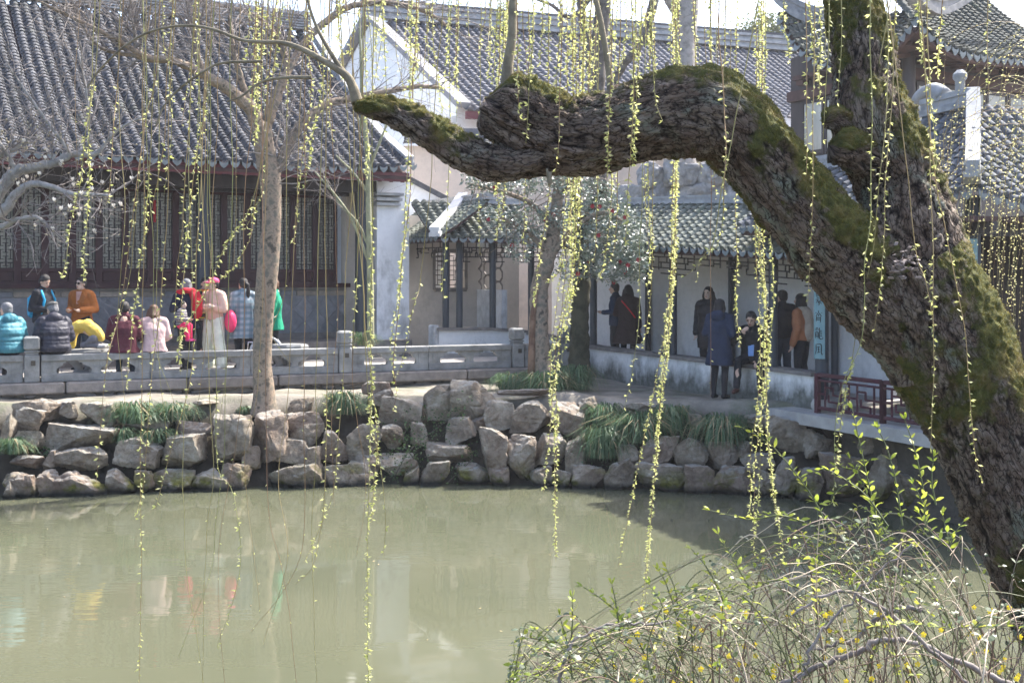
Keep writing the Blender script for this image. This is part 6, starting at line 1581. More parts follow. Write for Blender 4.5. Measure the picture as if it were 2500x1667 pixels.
    f = [(i*kk+j, i*kk+(j+1) % kk, (i+1)*kk+(j+1) % kk, (i+1)*kk+j) for i in range(n_) for j in range(kk)]+[tuple(range(kk-1, -1, -1)), tuple(range(n_*kk, (n_+1)*kk))]
    b.add(v, f)
    for sd, s in (('L', -1), ('R', 1)):
        a, e, w = [np.array(J[k+sd]) for k in ('sh', 'el', 'wr')]; r = T['sleeve']; pts, rad = [], []
        for i in range(13):
            q = i/12; p = a+(e-a)*q*2 if q < .5 else e+(w-e)*(q*2-1); rr_ = np.interp(q, [0, .5, 1], r)+(T['puff']*.8*(abs(math.sin(q*math.pi*5.5))-.5) if T['puff'] else 0)
            pts.append(tuple(p)); rad.append(rr_)
        pts[6] = tuple(np.array(pts[6])*1.); cap(b, pts, rad, 12)
        cap(b, [tuple(a*np.array((.5, 1, 1))+np.array((0, 0, .03))), tuple(a)], [.075, .078])
    cap(b, [tuple(np.array(neck)-np.array((0, 0, .06))), tuple(np.array(neck)+np.array((0, 0, T['collar'])))], [.10, .075])
    if T['hood']:
        b.ellipsoid(W(0, neck[1]-.10, neck[2]-.02), (.13*K, .07*K, .10*K), Matrix((Vector(rt), Vector(fw), Vector(up))).transposed())
    blob('jacket', b, T['mat'], t)
    # ---- hair
    Hh = dict(mat=HB, style='short', length=.0); Hh.update(hair or {})
    b = MB(); b.ellipsoid(HD(0, -.018, .045), (.083*K, .098*K, .085*K), RH_); b.ellipsoid(HD(0, -.05, .0), (.079*K, .06*K, .085*K), RH_)
    for s in (-1, 1): b.ellipsoid(HD(s*.062, -.03, .01), (.028*K, .05*K, .06*K), RH_)
    if Hh['style'] in ('long', 'bob'):
        L_ = Hh['length'] or (.12 if Hh['style'] == 'bob' else .32)
        for k in range(-3, 4):
            a0 = HD(k*.024, -.075+abs(k)*.012, .02); a1 = HD(k*.030, -.095+abs(k)*.016, -.10); a2 = hc+K*(hr*k*.033+hf*(-.10+abs(k)*.012)-up*(.10+L_)); 
            b.tube([a0, a1, (a1+a2)/2, a2], [.035*K, .04*K, .034*K, .012*K], 8)
        for s in (-1, 1): b.tube([HD(s*.07, .01, .04), HD(s*.085, .02, -.05), hc+K*(hr*s*.09+hf*.01-up*(.06+L_*.55))], [.02*K, .026*K, .012*K], 8)
    if Hh['style'] == 'pony': b.tube([HD(0, -.09, .03), HD(0, -.15, .0), HD(.01, -.15, -.12), HD(.015, -.13, -.26), HD(.01, -.12, -.33)], [.03*K, .036*K, .04*K, .03*K, .008*K], 8)
    if Hh['style'] == 'bun': b.ellipsoid(HD(0, -.11, .03), (.035*K, .03*K, .035*K), RH_)
    blob('hair', b, Hh['mat'], t, .011, 1)
    if face:
        dk_ = cloth((.03, .02, .02), 'eye_dark', .3)
        for s in (-1, 1):
            b = MB(); b.ellipsoid(HD(s*.032, .083, .008), (.013*K, .007*K, .007*K), RH_, k=8, m=6); b.build('eye', dk_, t, smooth=True)
            b = MB(); b.ellipsoid(HD(s*.032, .086, .026), (.02*K, .006*K, .004*K), RH_, k=8, m=6); b.build('eyebrow', HB, t, smooth=True)
        b = MB(); b.ellipsoid(HD(0, .086, -.058), (.024*K, .009*K, .008*K), RH_, k=8, m=6); b.build('mouth', cloth((.35, .12, .11), 'lip', .5), t, smooth=True)
    return dict(t=t, W=W, HD=HD, J=J, RH=RH_, K=K, rt=rt, fw=fw, up=up, neck=neck, hc=hc, body=Matrix((Vector(rt), Vector(fw), Vector(up))).transposed(), cap=cap, sp=sp)

def rail_at(px, v=.05, z=RT):
    lo_, hi_ = -4., 11.
    for _ in range(40):
        m_ = (lo_+hi_)/2; p = RP(m_, v, z); x = 1250+F*p.x/p.y
        lo_, hi_ = (m_, hi_) if x < px else (lo_, m_)
    return RP(m_, v, z)
TAWAY = -math.degrees(TR)   # square to the terrace, backs to us
# --- seated on the railing
p = person('person in a teal quilted jacket with grey hair sitting on the stone railing', rail_at(26), TAWAY-25, 1.68, sit=1, lean=.25, arms=('lap', 'lap'), head_turn=-25,
           top=dict(mat=cloth((.055, .20, .25), 'teal_quilt', .5), puff=.022, w=.225, d=.165, hem=.06, sleeve=(.095, .085, .06), hood=True), legs=dict(mat=DK), hair=dict(mat=HG))
p = person('man in a dark quilted coat and grey flat cap sitting on the stone railing', rail_at(135), TAWAY-12, 1.70, sit=1, lean=.32, arms=('lap', 'lap'), head_turn=-30, head_tilt=15,
           top=dict(mat=cloth((.038, .038, .052), 'slate_quilt', .5), puff=.02, w=.235, d=.18, hem=.06, sleeve=(.10, .09, .06), hood=True), legs=dict(mat=DK), hair=dict(mat=HG))
b = MB(); b.ellipsoid(p['HD'](0, -.01, .075), (.098, .118, .055), p['RH']); b.ellipsoid(p['HD'](0, .09, .05), (.07, .055, .016), p['RH']); blob('flat_cap', b, cloth((.10, .10, .095), 'grey_tweed'), p['t'], .012, 2)
p = person('man in a maroon coat with cropped hair sitting on the stone railing', rail_at(303), TAWAY+8, 1.68, sit=1, lean=.2, arms=('lap', 'lap'), head_turn=15,
           top=dict(mat=cloth((.085, .022, .032), 'maroon_wool'), w=.215, d=.145, hem=.1, flare=.06, sleeve=(.085, .07, .05)), legs=dict(mat=JEAN), hair=dict(mat=HB))
p = person('woman in a pale pink coat with long brown hair sitting on the stone railing', rail_at(376), TAWAY+5, 1.58, sit=1, lean=.35, arms=('lap', 'lap'), head_turn=12, head_tilt=18,
           top=dict(mat=cloth((.52, .37, .36), 'pink_wool', var=.85), w=.195, d=.135, hem=.09, flare=.05, sleeve=(.082, .07, .05)), legs=dict(mat=DK), hair=dict(mat=HBR, style='long', length=.3), skin=SKIN2)
# --- standing on the terrace
def stand(px, D, z=TZ): return PX(px, D, z)
p = person('standing man in a black jacket with a bright blue backpack, looking down', stand(106, 21.0), 110, 1.70, arms=('down', 'front'), head_turn=5, head_tilt=25, top=dict(mat=DK, hem=.06, w=.2, d=.14), legs=dict(mat=cloth((.10, .08, .07), 'brown_trousers')), face=True)
blu = cloth((.02, .30, .52), 'blue_nylon', .5)
bp = thing('backpack', p['W'](0, -.22, 1.0), 'bright blue backpack worn by the man in the black jacket', 'backpack')
b = MB(); b.bevbox(p['W'](0, -.2, 1.13), (.28, .14, .40), .05, p['body']); blob('pack', b, blu, bp, .012, 4)
for s in (-1, 1):
    b = MB(); b.tube([p['W'](s*.11, -.15, 1.3), p['W'](s*.115, -.06, 1.415), p['W'](s*.12, .06, 1.40), p['W'](s*.125, .135, 1.25), p['W'](s*.14, .08, 1.0), p['W'](s*.13, -.13, .96)], .024, 6); b.build('strap', blu, bp, smooth=True)
p = person('standing woman in a rust orange coat and sunglasses with pale hands raised at her waist', stand(200, 21.5), 192, 1.66, arms=('front', 'front'), head_turn=12, top=dict(mat=cloth((.33, .115, .03), 'rust_wool'), hem=.24, flare=.07, w=.195, d=.135, sleeve=(.08, .068, .055), collar=.0), legs=dict(mat=JEAN), hair=dict(mat=HB, style='bun'), skin=SKIN2, face=True)
b = MB()
for s in (-1, 1): b.ellipsoid(p['HD'](s*.033, .09, .006), (.029, .012, .02), p['RH'])
b.tube([p['HD'](-.07, .03, .012), p['HD'](-.05, .085, .014), p['HD'](0, .098, .014), p['HD'](.05, .085, .014), p['HD'](.07, .03, .012)], .004, 5); b.build('sunglasses', cloth((.01, .008, .008), 'dark_lens', .15), p['t'], smooth=True)
for s in (-1, 1):   # wide lapels
    b = MB(); b.prism([p['W'](s*.03, .135, 1.16), p['W'](s*.15, .10, 1.30), p['W'](s*.16, .05, 1.40), p['W'](s*.07, .09, 1.43), p['W'](s*.025, .13, 1.25)], p['fw']*.012); b.build('lapel', cloth((.33, .115, .03), 'rust_wool'), p['t'])
b = MB(); b.prism([p['W'](-.03, .128, 1.2), p['W'](.03, .128, 1.2), p['W'](.05, .085, 1.42), p['W'](-.05, .085, 1.42)], p['fw']*.012); b.build('sweater', cloth((.55, .33, .28), 'dusty_pink_knit'), p['t'])
b = MB(); b.bevbox(p['W'](-.16, .12, .88), (.2, .07, .17), .02, p['body'] @ Matrix.Rotation(.3, 3, 'Y')); tag(b.build('shoulder_bag', DK, smooth=True), 'small black shoulder bag hanging on the rust orange coat', 'bag')
# woman with red scarf carrying a child
p = person('standing woman in black with a red scarf, carrying a child, walking away', stand(455, 21.6), -35, 1.63, arms=('hold', 'hold'), walk=.7, head_turn=-15, top=dict(mat=cloth((.018, .02, .04), 'ink_wool'), hem=.16, flare=.06, w=.19, d=.14), legs=dict(mat=DK), hair=dict(mat=HG, style='bob', length=.06))
red_ = cloth((.50, .02, .035), 'red_wool')
b = MB(); cp_ = p['cap']
cp_(b, [(.15, -.02, 1.42), (.08, -.10, 1.46), (-.08, -.10, 1.46), (-.15, -.02, 1.42), (-.08, .08, 1.42), (.08, .08, 1.42), (.15, -.02, 1.42)], [.055]*7)
for dx, z1 in ((.14, .98), (.19, 1.02), (.09, 1.1)): cp_(b, [(dx*.8, -.10, 1.42), (dx, -.17, 1.28), (dx, -.16, z1)], [.06, .062, .05])
blob('scarf', b, red_, p['t'], .014, 3)
kid = PX(442, 21.25, TZ+.78)
p2 = person('small child in a striped sweater and pink leggings carried in arms', kid, 100, .92, sit=1, lean=.1, arms=('front', 'front'), top=dict(mat=stripes([(.02, .025, .05), (.45, .40, .37), (.02, .025, .05), (.30, .28, .28)], 7.), w=.2, d=.15, hem=.02, sleeve=(.08, .07, .055)), legs=dict(mat=cloth((.75, .035, .13), 'hot_pink_knit'), r=(.10, .085, .07)), shoes=cloth((.6, .08, .25), 'pink_shoe'), knees=.25, hair=dict(mat=HB), skin=SKIN2)
p = person('woman in a beige and mustard striped sweater with an orange scarf beside the column', stand(500, 23.0), 150, 1.66, arms=('down', 'down'), top=dict(mat=stripes([(.45, .30, .25), (.03, .025, .02), (.50, .32, .05), (.03, .025, .02)], 1.45, name='mustard_knit'), w=.2, d=.14, hem=.06), legs=dict(mat=DK), hair=dict(mat=HB), face=True)
b = MB(); p['cap'](b, [(.09, 0, 1.42), (0, .09, 1.40), (-.09, 0, 1.42), (0, -.08, 1.44), (.09, 0, 1.42)], [.04]*5); p['cap'](b, [(.03, .1, 1.4), (.06, .14, 1.25)], [.045, .03]); blob('scarf', b, cloth((.62, .16, .03), 'orange_silk'), p['t'])
p = person('standing woman in a pink cap, peach blouse and cream trousers with folded arms', stand(523, 21.8), 205, 1.64, arms=('cross', 'cross'), head_turn=18, top=dict(mat=cloth((.66, .42, .33), 'peach_blouse', var=.85), hem=.0, w=.175, d=.125, sleeve=(.085, .075, .06)), legs=dict(mat=cloth((.70, .72, .60), 'cream_cotton', var=.88), r=(.125, .11, .095), flare=.015), shoes=cloth((.7, .68, .62), 'cream_shoe'), hair=dict(mat=HB), skin=SKIN2, legspread=.05, face=True)
b = MB(); b.ellipsoid(p['HD'](0, -.012, .065), (.092, .108, .075), p['RH']); blob('cap', b, cloth((.78, .10, .22), 'pink_cap'), p['t'], .011, 1)
b = MB(); b.ellipsoid(p['HD'](0, .125, .045), (.075, .075, .012), p['RH']); b.build('cap_brim', cloth((.78, .10, .22), 'pink_cap'), p['t'], smooth=True)
b = MB()
for sd in 'LR':
    e, w = p['J']['el'+sd], p['J']['wr'+sd]; p['cap'](b, [e, tuple((np.array(e)+np.array(w))/2), w], [.068, .064, .05])
blob('sleeve', b, cloth((.74, .74, .76), 'white_sleeve', var=.9), p['t'])
hb = MB(); hb.ellipsoid(PX(563, 21.75, 2.42), (.11, .13, .21)); hbo = hb.build('shoulder_bag', cloth((.80, .06, .16), 'hot_pink_bag', .45), smooth=True); tag(hbo, 'hot pink shoulder bag behind the woman in cream trousers', 'bag')
b = MB(); b.tube([p['W'](.1, -.14, 1.2), p['W'](.12, .0, 1.43), p['W'](.05, .12, 1.2)], .012, 5); b.build('bag_strap', cloth((.80, .06, .16), 'hot_pink_bag', .45), p['t'])
p = person('standing woman in a long blue-grey plaid coat with a black ponytail, back turned', stand(594, 22.0), -30, 1.64, arms=('front', 'hold'), head_turn=-20, top=dict(mat=plaid(), hem=.36, flare=.08, w=.19, d=.135), legs=dict(mat=DK), hair=dict(mat=HB, style='pony'))
p = person('standing woman in an emerald green coat with a white collar pushing a wheelchair', stand(671, 22.2), -100, 1.62, arms=('low', 'low'), top=dict(mat=cloth((.015, .27, .15), 'emerald_wool'), hem=.2, flare=.05, w=.18, d=.135, sleeve=(.08, .07, .06)), legs=dict(mat=DK), hair=dict(mat=HBR, style='short'))
b = MB(); p['cap'](b, [(.07, 0, 1.43), (0, .07, 1.41), (-.07, 0, 1.43), (0, -.06, 1.45), (.07, 0, 1.43)], [.028]*5); blob('collar', b, cloth((.75, .74, .73), 'white_collar'), p['t'])
# wheelchair, mostly behind the mottled trunk
wc = thing('wheelchair', PX(640, 21.9, TZ), 'wheelchair with pale rimmed spoked wheels behind the mottled trunk', 'wheelchair')
chrome = Mat('chrome', (.6, .6, .62), .25, .5, 1.).m; tyre = cloth((.45, .46, .48), 'grey_tyre', .6)
for D in (21.65, 22.15):
    c = PX(650, D, TZ+.31)
    b = MB(); b.tube([c+Vector((.29*math.cos(a), 0, .29*math.sin(a))) for a in np.linspace(0, 2*math.pi, 33)], .022, 8); w_ = b.build('wheel', tyre, wc, smooth=True); WM[w_.name] = Matrix.Identity(4)
    for k in range(16): b = MB(); a = k*math.pi/8; b.tube([c+Vector((.02*math.cos(a), 0, .02*math.sin(a))), c+Vector((.28*math.cos(a), 0, .28*math.sin(a)))], .003, 4); b.build('spoke', chrome, w_)
    b = MB(); b.lathe(c, [(.03, -.03), (.03, .03)], 10, R=Matrix.Rotation(math.pi/2, 3, 'X')); b.build('hub', chrome, w_)
    c2 = PX(600, D, TZ+.1); b = MB(); b.tube([c2+Vector((.09*math.cos(a), 0, .09*math.sin(a))) for a in np.linspace(0, 2*math.pi, 21)], .015, 6); b.build('caster', tyre, wc, smooth=True)
    b = MB(); b.tube([PX(602, D, TZ+.16), PX(606, D, TZ+.5), PX(655, D, TZ+.5), PX(663, D, TZ+.95), PX(675, D, TZ+.97)], .014, 8); b.build('frame_tube', chrome, wc, smooth=True)
b = MB(); b.bevbox(PX(632, 21.9, TZ+.5), (.42, .45, .05), .02); b.build('seat', DK, wc)
b = MB(); b.bevbox(PX(658, 21.9, TZ+.75), (.04, .45, .42), .015); b.build('backrest', DK, wc)
b = MB(); b.bevbox(PX(588, 21.9, TZ+.14), (.18, .4, .02), .008); b.build('footrest', chrome, wc)
# stone drum tables on the terrace
def drum(px, D, r, hgt, label):
    c = PX(px, D, TZ); t = thing('stone_table', c, label, 'table')
    b = MB(); b.lathe(c, [(r*.8, hgt-.12), (r, hgt-.09), (r*1.02, hgt-.03), (r*.97, hgt)], 8); b.build('table_top', MAT['stone'], t, sharp=30)
    for k in range(4):
        a = k*math.pi/2+.5; b = MB(); pts = []
        for q in range(9):
            z = hgt-.10-(hgt-.10)*q/8; rr_ = r*(.72+.16*math.cos(q/8*math.pi*1.3)); pts.append(c+Vector((rr_*math.cos(a), rr_*math.sin(a), z)))
        b.tube(pts, [.11, .10, .085, .075, .07, .07, .075, .085, .10], 8); b.build('leg', MAT['stone'], t, smooth=True)
    b = MB(); b.lathe(c, [(r*.85, 0), (r*.85, .05), (r*.6, .07)], 8); b.build('base', MAT['stone'], t, sharp=30)
drum(222, 20.7, .36, .43, 'octagonal carved stone table bearing the crawling child')
drum(708, 21.7, .34, .46, 'carved stone table standing bare behind the railing near the post')
# crawling child in yellow
t = thing('person', PX(205, 20.6, TZ+.44), 'small child in a yellow sweater crawling on the stone table', 'person')
c0 = PX(205, 20.6, TZ+.44); X_ = Vector((-1, 0, 0)); k_ = .34     # faces left
def CW(f, s, z): return np.array(c0)+np.array((-f, -s, z))
def ccap(b, pts, rad):
    b.tube([CW(*q) for q in pts], rad, 10)
    for q, r in zip(pts, rad): b.ellipsoid(CW(*q), (r*.99,)*3, k=8, m=6)
b = MB(); b.ellipsoid(CW(.30, 0, .42), (.075, .07, .085)); b.ellipsoid(CW(.35, 0, .385), (.045, .045, .05)); ccap(b, [(.2, 0, .38), (.28, 0, .40)], [.045, .04])
ccap(b, [(.2, 0, .33), (0, 0, .37), (-.2, 0, .26)], [.08, .09, .09])
for s in (-.11, .11):
    ccap(b, [(.19, s, .32), (.22, s, .17), (.24, s, .03)], [.035, .03, .024]); ccap(b, [(.24, s, .03), (.28, s, .02)], [.026, .022])
    for fi in range(5): ccap(b, [(.28, s+(fi-2)*.012, .02), (.315-.006*abs(fi-2), s+(fi-2)*.014, .014)], [.0095, .008])
    ccap(b, [(-.2, s*.7, .2), (-.02, s*.7, .05), (-.28, s*.7, .04), (-.36, s*.7, .03)], [.06, .045, .035, .028])
blob('body', b, SKIN2, t, .010, 2)
b = MB(); ccap(b, [(.19, 0, .34), (.08, 0, .39), (-.06, 0, .40), (-.2, 0, .28), (-.26, 0, .2)], [.10, .115, .12, .125, .11])
for s in (-.11, .11): ccap(b, [(.17, s*.8, .34), (.215, s, .19), (.235, s, .05)], [.062, .052, .045])
blob('sweater', b, cloth((.68, .48, .10), 'yellow_knit', var=.85), t)
b = MB(); ccap(b, [(-.18, 0, .2), (-.25, 0, .17)], [.11, .1])
for s in (-.075, .075): ccap(b, [(-.2, s, .18), (-.02, s, .07), (-.27, s, .055)], [.085, .06, .05])
blob('trousers', b, cloth((.20, .20, .22), 'grey_jersey'), t)
for s in (-.075, .075): b = MB(); ccap(b, [(-.27, s, .05), (-.38, s, .045)], [.045, .04]); blob('shoe', b, cloth((.55, .53, .5), 'pale_shoe'), t, .012, 2)
b = MB(); b.ellipsoid(CW(.285, 0, .445), (.085, .08, .08)); b.ellipsoid(CW(.25, 0, .41), (.05, .075, .07)); blob('hair', b, HB, t, .011, 1)

# --- in and before the gallery
p = person('woman in a dark brown hooded coat with a red strap standing in the gallery', G1(-.4, .45, 1.42), 20, 1.63, arms=('front', 'down'), top=dict(mat=cloth((.035, .022, .022), 'dark_brown_wool'), hem=.42, flare=.11, w=.2, d=.15, hood=True), legs=dict(mat=DK), hair=dict(mat=HB, style='long', length=.18))
b = MB(); b.tube([p['W'](-.1, -.14, 1.36), p['W'](.05, -.17, 1.2), p['W'](.18, -.12, 1.02)], .012, 6); b.build('red_strap', red_, p['t'])
p = person('standing person with black hair half hidden beside the brown hooded coat', G1(.0, .42, 1.43), -70, 1.66, arms=('front', 'front'), top=dict(mat=NAVY, hem=.1), hair=dict(mat=HB))
p = person('standing girl in a long black quilted coat with shoulder-length hair under the gallery', G1(-2.9, .5, 1.37), 215, 1.66, arms=('down', 'down'), top=dict(mat=cloth((.018, .018, .022), 'black_quilt', .5), puff=.012, hem=.34, w=.2, d=.15, sleeve=(.085, .075, .06), hood=True), legs=dict(mat=DK), hair=dict(mat=HB, style='bob', length=.12), skin=SKIN2, face=True)
p = person('woman in a navy coat and black tights standing before the white bench wall', PX(1757, 19.45, GZ), 35, 1.60, arms=('front', 'front'), head_turn=25, top=dict(mat=NAVY, hem=.36, flare=.05, w=.195, d=.145, sleeve=(.085, .07, .055), hood=True), legs=dict(mat=DK, r=(.085, .06, .045)), hair=dict(mat=HB, style='bob', length=.1))
tb_ = 1.79
p = person('man in a black suit sitting on the bench wall, hand to his face', G1(-4.75, -.02, float(zt1(-4.75))), 205, 1.72, sit=1, lean=.3, arms=('low', 'face'), knees=.33, head_tilt=20, legspread=.06, walk=.6, top=dict(mat=cloth((.02, .021, .024), 'black_suit'), hem=.06, w=.21, d=.15), legs=dict(mat=cloth((.025, .026, .03), 'charcoal_trousers'), r=(.09, .068, .05)), shoes=cloth((.09, .04, .035), 'oxblood_shoe', .4), face=True)
b = MB(); b.prism([p['W'](-.03, .135, .14), p['W'](.05, .14, .14), p['W'](.05, .16, .36), p['W'](0, .165, .42), p['W'](-.05, .16, .36)], p['fw']*.03); b.build('shirt', cloth((.22, .36, .68), 'blue_shirt'), p['t'])
p = person('standing man in a black jacket and dark jeans, back turned, behind the bench wall', G1(-4.6, .72, 1.32), -18, 1.66, arms=('hold', 'pocket'), head_turn=-25, top=dict(mat=DK, hem=.04, w=.225, d=.155, sleeve=(.09, .075, .055)), legs=dict(mat=JEAN), hair=dict(mat=HB))
p = person('woman in a terracotta sweater and fleece vest standing behind the bench wall', G1(-5.2, .6, 1.31), -50, 1.62, arms=('down', 'down'), top=dict(mat=cloth((.36, .15, .075), 'terracotta_knit'), hem=.02, w=.185, d=.135, sleeve=(.08, .072, .055)), legs=dict(mat=DK), hair=dict(mat=HB, style='long', length=.24))
b = MB(); p['cap'](b, [(0, -.06, 1.34), (0, -.09, 1.15), (0, -.09, .98)], [.13, .125, .11]); p['cap'](b, [(.1, -.03, 1.4), (-.1, -.03, 1.4)], [.07, .07]); blob('fleece_vest', b, cloth((.42, .36, .30), 'beige_fleece'), p['t'])
p = person('person in a light blue top just inside the pavilion beside its corner post', PP(2.2, .95, 1.2), 240, 1.5, arms=('front', 'front'), top=dict(mat=cloth((.12, .22, .42), 'light_blue_top')), legs=dict(mat=DK))
flush()
# ================================================================ arching shrub at the lower right
shr = thing('arching_shrub', PX(1950, 4.6, .9), 'tangled arching shrub with bare canes and fresh yellow-green leaves at the water edge', 'shrub')
stem_m = Mat('shrub_cane', (.2, .17, .1), .6, .35)
stem_m.color(stem_m.ramp(stem_m.rand(), [(0, (.07, .085, .035)), (.3, (.12, .13, .05)), (.5, (.40, .32, .22)), (.75, (.55, .46, .34)), (1, (.10, .065, .045))]))
leafm = Mat('shrub_leaf', (.3, .36, .05), .45, .35); leafm.color(leafm.ramp(leafm.noise(6, 2), [(.3, (.2, .28, .04)), (.5, (.36, .42, .06)), (.7, (.52, .50, .09))])); leafm.leaf(.5)
oldleaf = Mat('shrub_old_leaf', (.12, .16, .09), .35, .5); oldleaf.color(oldleaf.ramp(oldleaf.noise(5, 2), [(.35, (.07, .10, .05)), (.6, (.17, .20, .12)), (.75, (.34, .26, .07))])); oldleaf.leaf(.3)
rg = np.random.default_rng(91)
def env(x): return np.interp(x, [1230, 1400, 1600, 1750, 1900, 2100, 2300, 2500], [1650, 1560, 1470, 1385, 1290, 1240, 1290, 1370])
def leaves_on(pts, s0, step, size, rg, w=.22, pair=True):
    d = np.concatenate([[0], np.cumsum(np.linalg.norm(np.diff(pts, axis=0), axis=1))]); s = d[-1]*s0; P0, D0, L0 = [], [], []
    side = rg.uniform(0, 6.28)
    while s < d[-1]:
        p = np.array([np.interp(s, d, pts[:, k]) for k in range(3)]); i = min(len(pts)-2, np.searchsorted(d, s)); t = pts[i+1]-pts[max(0, i-1)]; t /= np.linalg.norm(t)+1e-9
        side += 1.57+rg.normal()*.3
        for sg in ((0, math.pi) if pair else (0,)):
            a = side+sg; u = np.array((math.cos(a), math.sin(a)*.8, .25)); dd = u+t*.55+rg.normal(size=3)*.2; dd /= np.linalg.norm(dd)
            f_ = .55+.45*min(1, (d[-1]-s)/.12+.2)
            P0.append(p); D0.append(dd); L0.append(size*rg.uniform(.65, 1.25)*f_)
        s += step*rg.uniform(.7, 1.4)
    for j in range(3): P0.append(pts[-1]); t = pts[-1]-pts[-2]; t /= np.linalg.norm(t); dd = t+rg.normal(size=3)*.35; D0.append(dd/np.linalg.norm(dd)); L0.append(size*.8)
    p, dd, L = np.array(P0), np.array(D0), np.array(L0)[:, None]; m_ = len(p)
    u = np.cross(dd, np.array((0, 0, 1.))+rg.normal(size=(m_, 3))*.5); u /= np.linalg.norm(u, axis=1)[:, None]+1e-9; nn = np.cross(u, dd)
    v = np.stack([p, p+dd*L*.4+u*L*w+nn*L*.05, p+dd*L*.75+u*L*w*.7+nn*L*.03, p+dd*L-nn*L*.1, p+dd*L*.75-u*L*w*.7+nn*L*.03, p+dd*L*.4-u*L*w+nn*L*.05], 1).reshape(-1, 3)
    i = np.arange(m_)*6
    return v, np.concatenate([np.stack([i, i+1, i+5], 1), np.stack([i+1, i+2, i+5], 1), np.stack([i+2, i+4, i+5], 1), np.stack([i+2, i+3, i+4], 1)])
tang = MB(); lo = MB(); ln = MB(); canes = 0
for k in range(370):
    D = rg.uniform(4.1, 6.1)
    x0 = rg.uniform(1500, 2560); y0 = rg.uniform(1690, 1950)
    dx = rg.normal()*300-150; xa = np.clip(x0+dx*.6, 1290, 2540); top = env(xa)+abs(rg.normal())*190+(30 if k % 4 else -20)
    if top > 1660: top = rg.uniform(1500, 1660)
    xe = x0+dx*rg.uniform(1., 1.6); ye = top+rg.uniform(-25, 190)
    xe = max(xe, 1225+rg.uniform(0, 60)); ye = max(ye, env(xe)+rg.uniform(-30, 60)); ye = min(ye, 1800)
    ctrl = [(x0, y0), (x0+dx*.2+rg.normal()*14, (y0+top)/2+rg.normal()*20), (xa, top), ((xa+xe)/2+rg.normal()*8, top+(ye-top)*.3), (xe, ye)]
    Dd = D+np.cumsum(rg.normal(size=5)*.12)
    pts = catmull([tuple(P(x, y, d)) for (x, y), d in zip(ctrl, Dd)], 7)
    r = rg.choice([.0022, .003, .004, .0055, .009], p=[.5, .32, .15, .03, 0])
    if canes < 150 and k % 2 == 0:
        b = MB(); b.tube(pts, np.linspace(r, r*.4, len(pts)), 5, cap=False); b.build('cane', stem_m.m, shr, smooth=True); canes += 1
    else: tang.tube(pts, np.linspace(r, r*.4, len(pts)), 4, int(rg.choice([0, 0, 1, 2, 2])), cap=False)
    if rg.random() < .22:
        v, f = leaves_on(pts, rg.uniform(.4, .8), .045, rg.uniform(.022, .038), rg); ln.add(v, f)
    if rg.random() < .16:
        v, f = leaves_on(pts, rg.uniform(.2, .6), .09, rg.uniform(.022, .038), rg, .28); lo.add(v, f)
cm = []
for nm, c in (('cane_green', (.085, .10, .04)), ('cane_tan', (.52, .43, .31)), ('cane_brown', (.15, .10, .07))): cm.append(noisy(nm, c, tuple(x*.7 for x in c), 20, .6, 0).m)
o = tang.build('cane_tangle', cm, shr); o["kind"] = 'stuff'
o = ln.build('young_leaves', leafm.m, shr); o["kind"] = 'stuff'
o = lo.build('old_leaves', oldleaf.m, shr); o["kind"] = 'stuff'
# thick lower branches
for spec in ([(2560, 1720, 4.6, 17), (2400, 1640, 4.6, 13), (2200, 1560, 4.6, 11), (2090, 1590, 4.6, 12), (1950, 1650, 4.6, 10), (1800, 1740, 4.6, 9)], [(2480, 1760, 4.5, 12), (2330, 1640, 4.5, 9), (2180, 1500, 4.5, 8), (2050, 1440, 4.5, 7), (1930, 1500, 4.5, 5)], [(2250, 1480, 4.8, 11), (2170, 1490, 4.8, 9), (2080, 1560, 4.8, 8), (1980, 1580, 4.8, 6)], [(1930, 1760, 4.4, 12), (1960, 1640, 4.4, 8), (2010, 1540, 4.4, 6), (2120, 1420, 4.4, 4), (2230, 1320, 4.4, 3)], [(1360, 1740, 4.6, 9), (1375, 1620, 4.6, 7), (1420, 1550, 4.6, 6), (1520, 1520, 4.6, 5), (1640, 1515, 4.6, 4)]):
    b = MB(); q = limb_path(spec); b.tube(q[:, :3]+rg.normal(size=(len(q), 3))*.006, q[:, 3]*.6, 8); b.build('branch', MAT['twig'], shr, smooth=True)
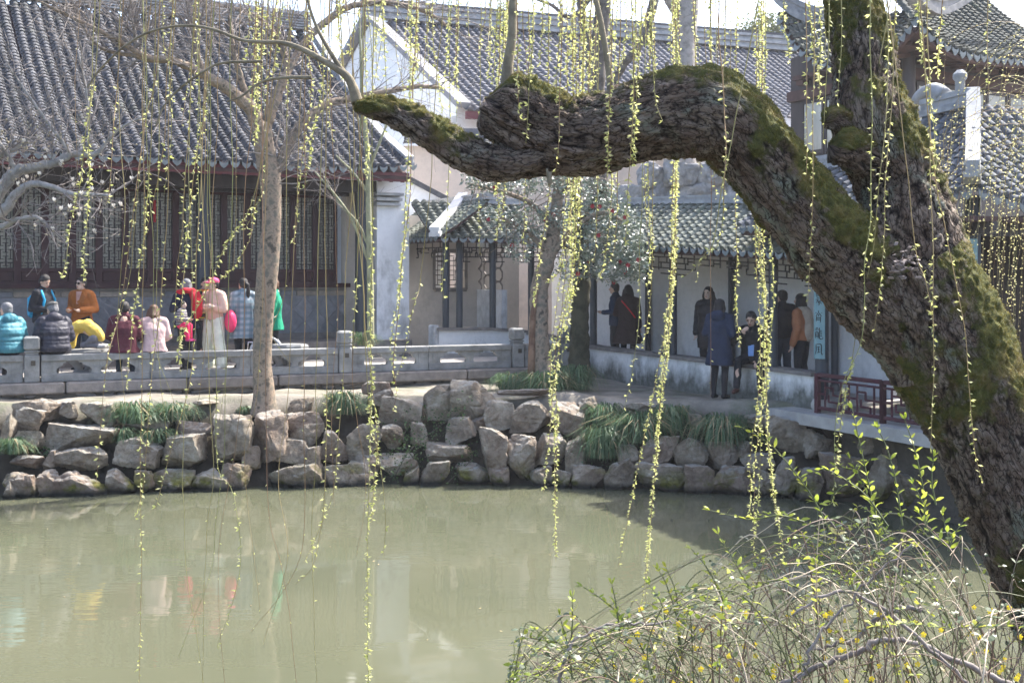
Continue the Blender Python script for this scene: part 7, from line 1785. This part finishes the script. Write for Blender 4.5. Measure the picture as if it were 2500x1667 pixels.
# upright leafy shoots (drawn in the lower-right crop's own grid)
SH = """1000,150 1080,190 1150,240 1260,370 1350,500 1420,640|850,545 950,570 1050,590 1180,570 1300,600|1340,500 1420,520 1440,470 1500,420|1530,60 1560,200 1600,380 1640,560 1660,720|1650,150 1700,260 1740,420 1770,620|1780,110 1830,260 1870,450 1890,650|1320,370 1400,350 1500,400 1600,480 1700,620|1920,290 1910,400 1930,520|760,730 820,800 880,900 920,1000|890,660 950,760 1000,850 1060,950|240,910 330,970 420,1050 520,1200 600,1400|190,960 190,1100 170,1300|130,1050 170,1200 190,1350|600,830 640,900 690,1060 720,1280|640,820 690,960 700,1200|1130,560 1230,580 1340,620|1240,640 1330,700 1400,780|1520,300 1580,420 1640,560 1700,680|1450,330 1540,350 1620,300|1850,560 1900,640 1960,700|1960,560 1980,640 2000,720|1820,420 1870,520 1880,620|380,900 400,1000 420,1150|560,900 620,1000 640,1150|1100,900 1180,880 1280,920|1400,820 1480,860 1560,950|700,1000 800,960 900,980|2060,600 2020,660 1990,740"""
for k, it in enumerate(SH.split('|')):
    rr_ = np.random.default_rng(300+k); D = rr_.uniform(4.5, 5.4)
    q = [tuple(float(c_) for c_ in z.split(',')) for z in it.split()][::-1]
    pts = catmull([tuple(P(1300+x*.5102, 967+y*.5102, D+j*.02)) for j, (x, y) in enumerate(q)], 8)
    b = MB(); b.tube(pts, np.linspace(.0045, .0016, len(pts)), 5, cap=False); b.build('leafy_shoot', cm[0], shr); so = shr.children[-1] if False else None
    b = MB(); v, f = leaves_on(pts, .08, .036, .043, rr_, .18); b.add(v, f); o = b.build('shoot_leaves', leafm.m, shr); o["kind"] = 'stuff'
# small yellow flowers low in the shrub
yf = Mat('yellow_flower', (.75, .58, .04), .6, .2); yf.leaf(.3)
fb = MB()
for k in range(110):
    x = rg.uniform(1500, 2500); p = np.array(P(x, rg.uniform(1480, 1667), rg.uniform(4.4, 5.6)))
    for j in range(5):
        a = j*1.257+rg.uniform(0, .4); s = np.array((math.cos(a), -.3, math.sin(a))); t_ = np.array((-math.sin(a), 0, math.cos(a))); L = .012
        fb.add([p, p+s*L*.7+t_*L*.4, p+s*L, p+s*L*.7-t_*L*.4], [(0, 1, 2, 3)])
o = fb.build('flowers', yf.m, shr); o["kind"] = 'stuff'
# ================================================================ spring haze
hz = bpy.data.materials.new('spring_haze'); hz.use_nodes = True; N = hz.node_tree.nodes; N.clear()
out_ = N.new('ShaderNodeOutputMaterial'); pv = N.new('ShaderNodeVolumePrincipled'); pv.inputs['Density'].default_value = .0006; pv.inputs['Color'].default_value = (.93, .95, 1, 1); pv.inputs['Anisotropy'].default_value = .35
hz.node_tree.links.new(pv.outputs[0], out_.inputs['Volume'])
b = MB(); b.box((0, 50, 8.5), (150, 164, 20.6)); tag(b.build('haze', hz), kind='stuff')
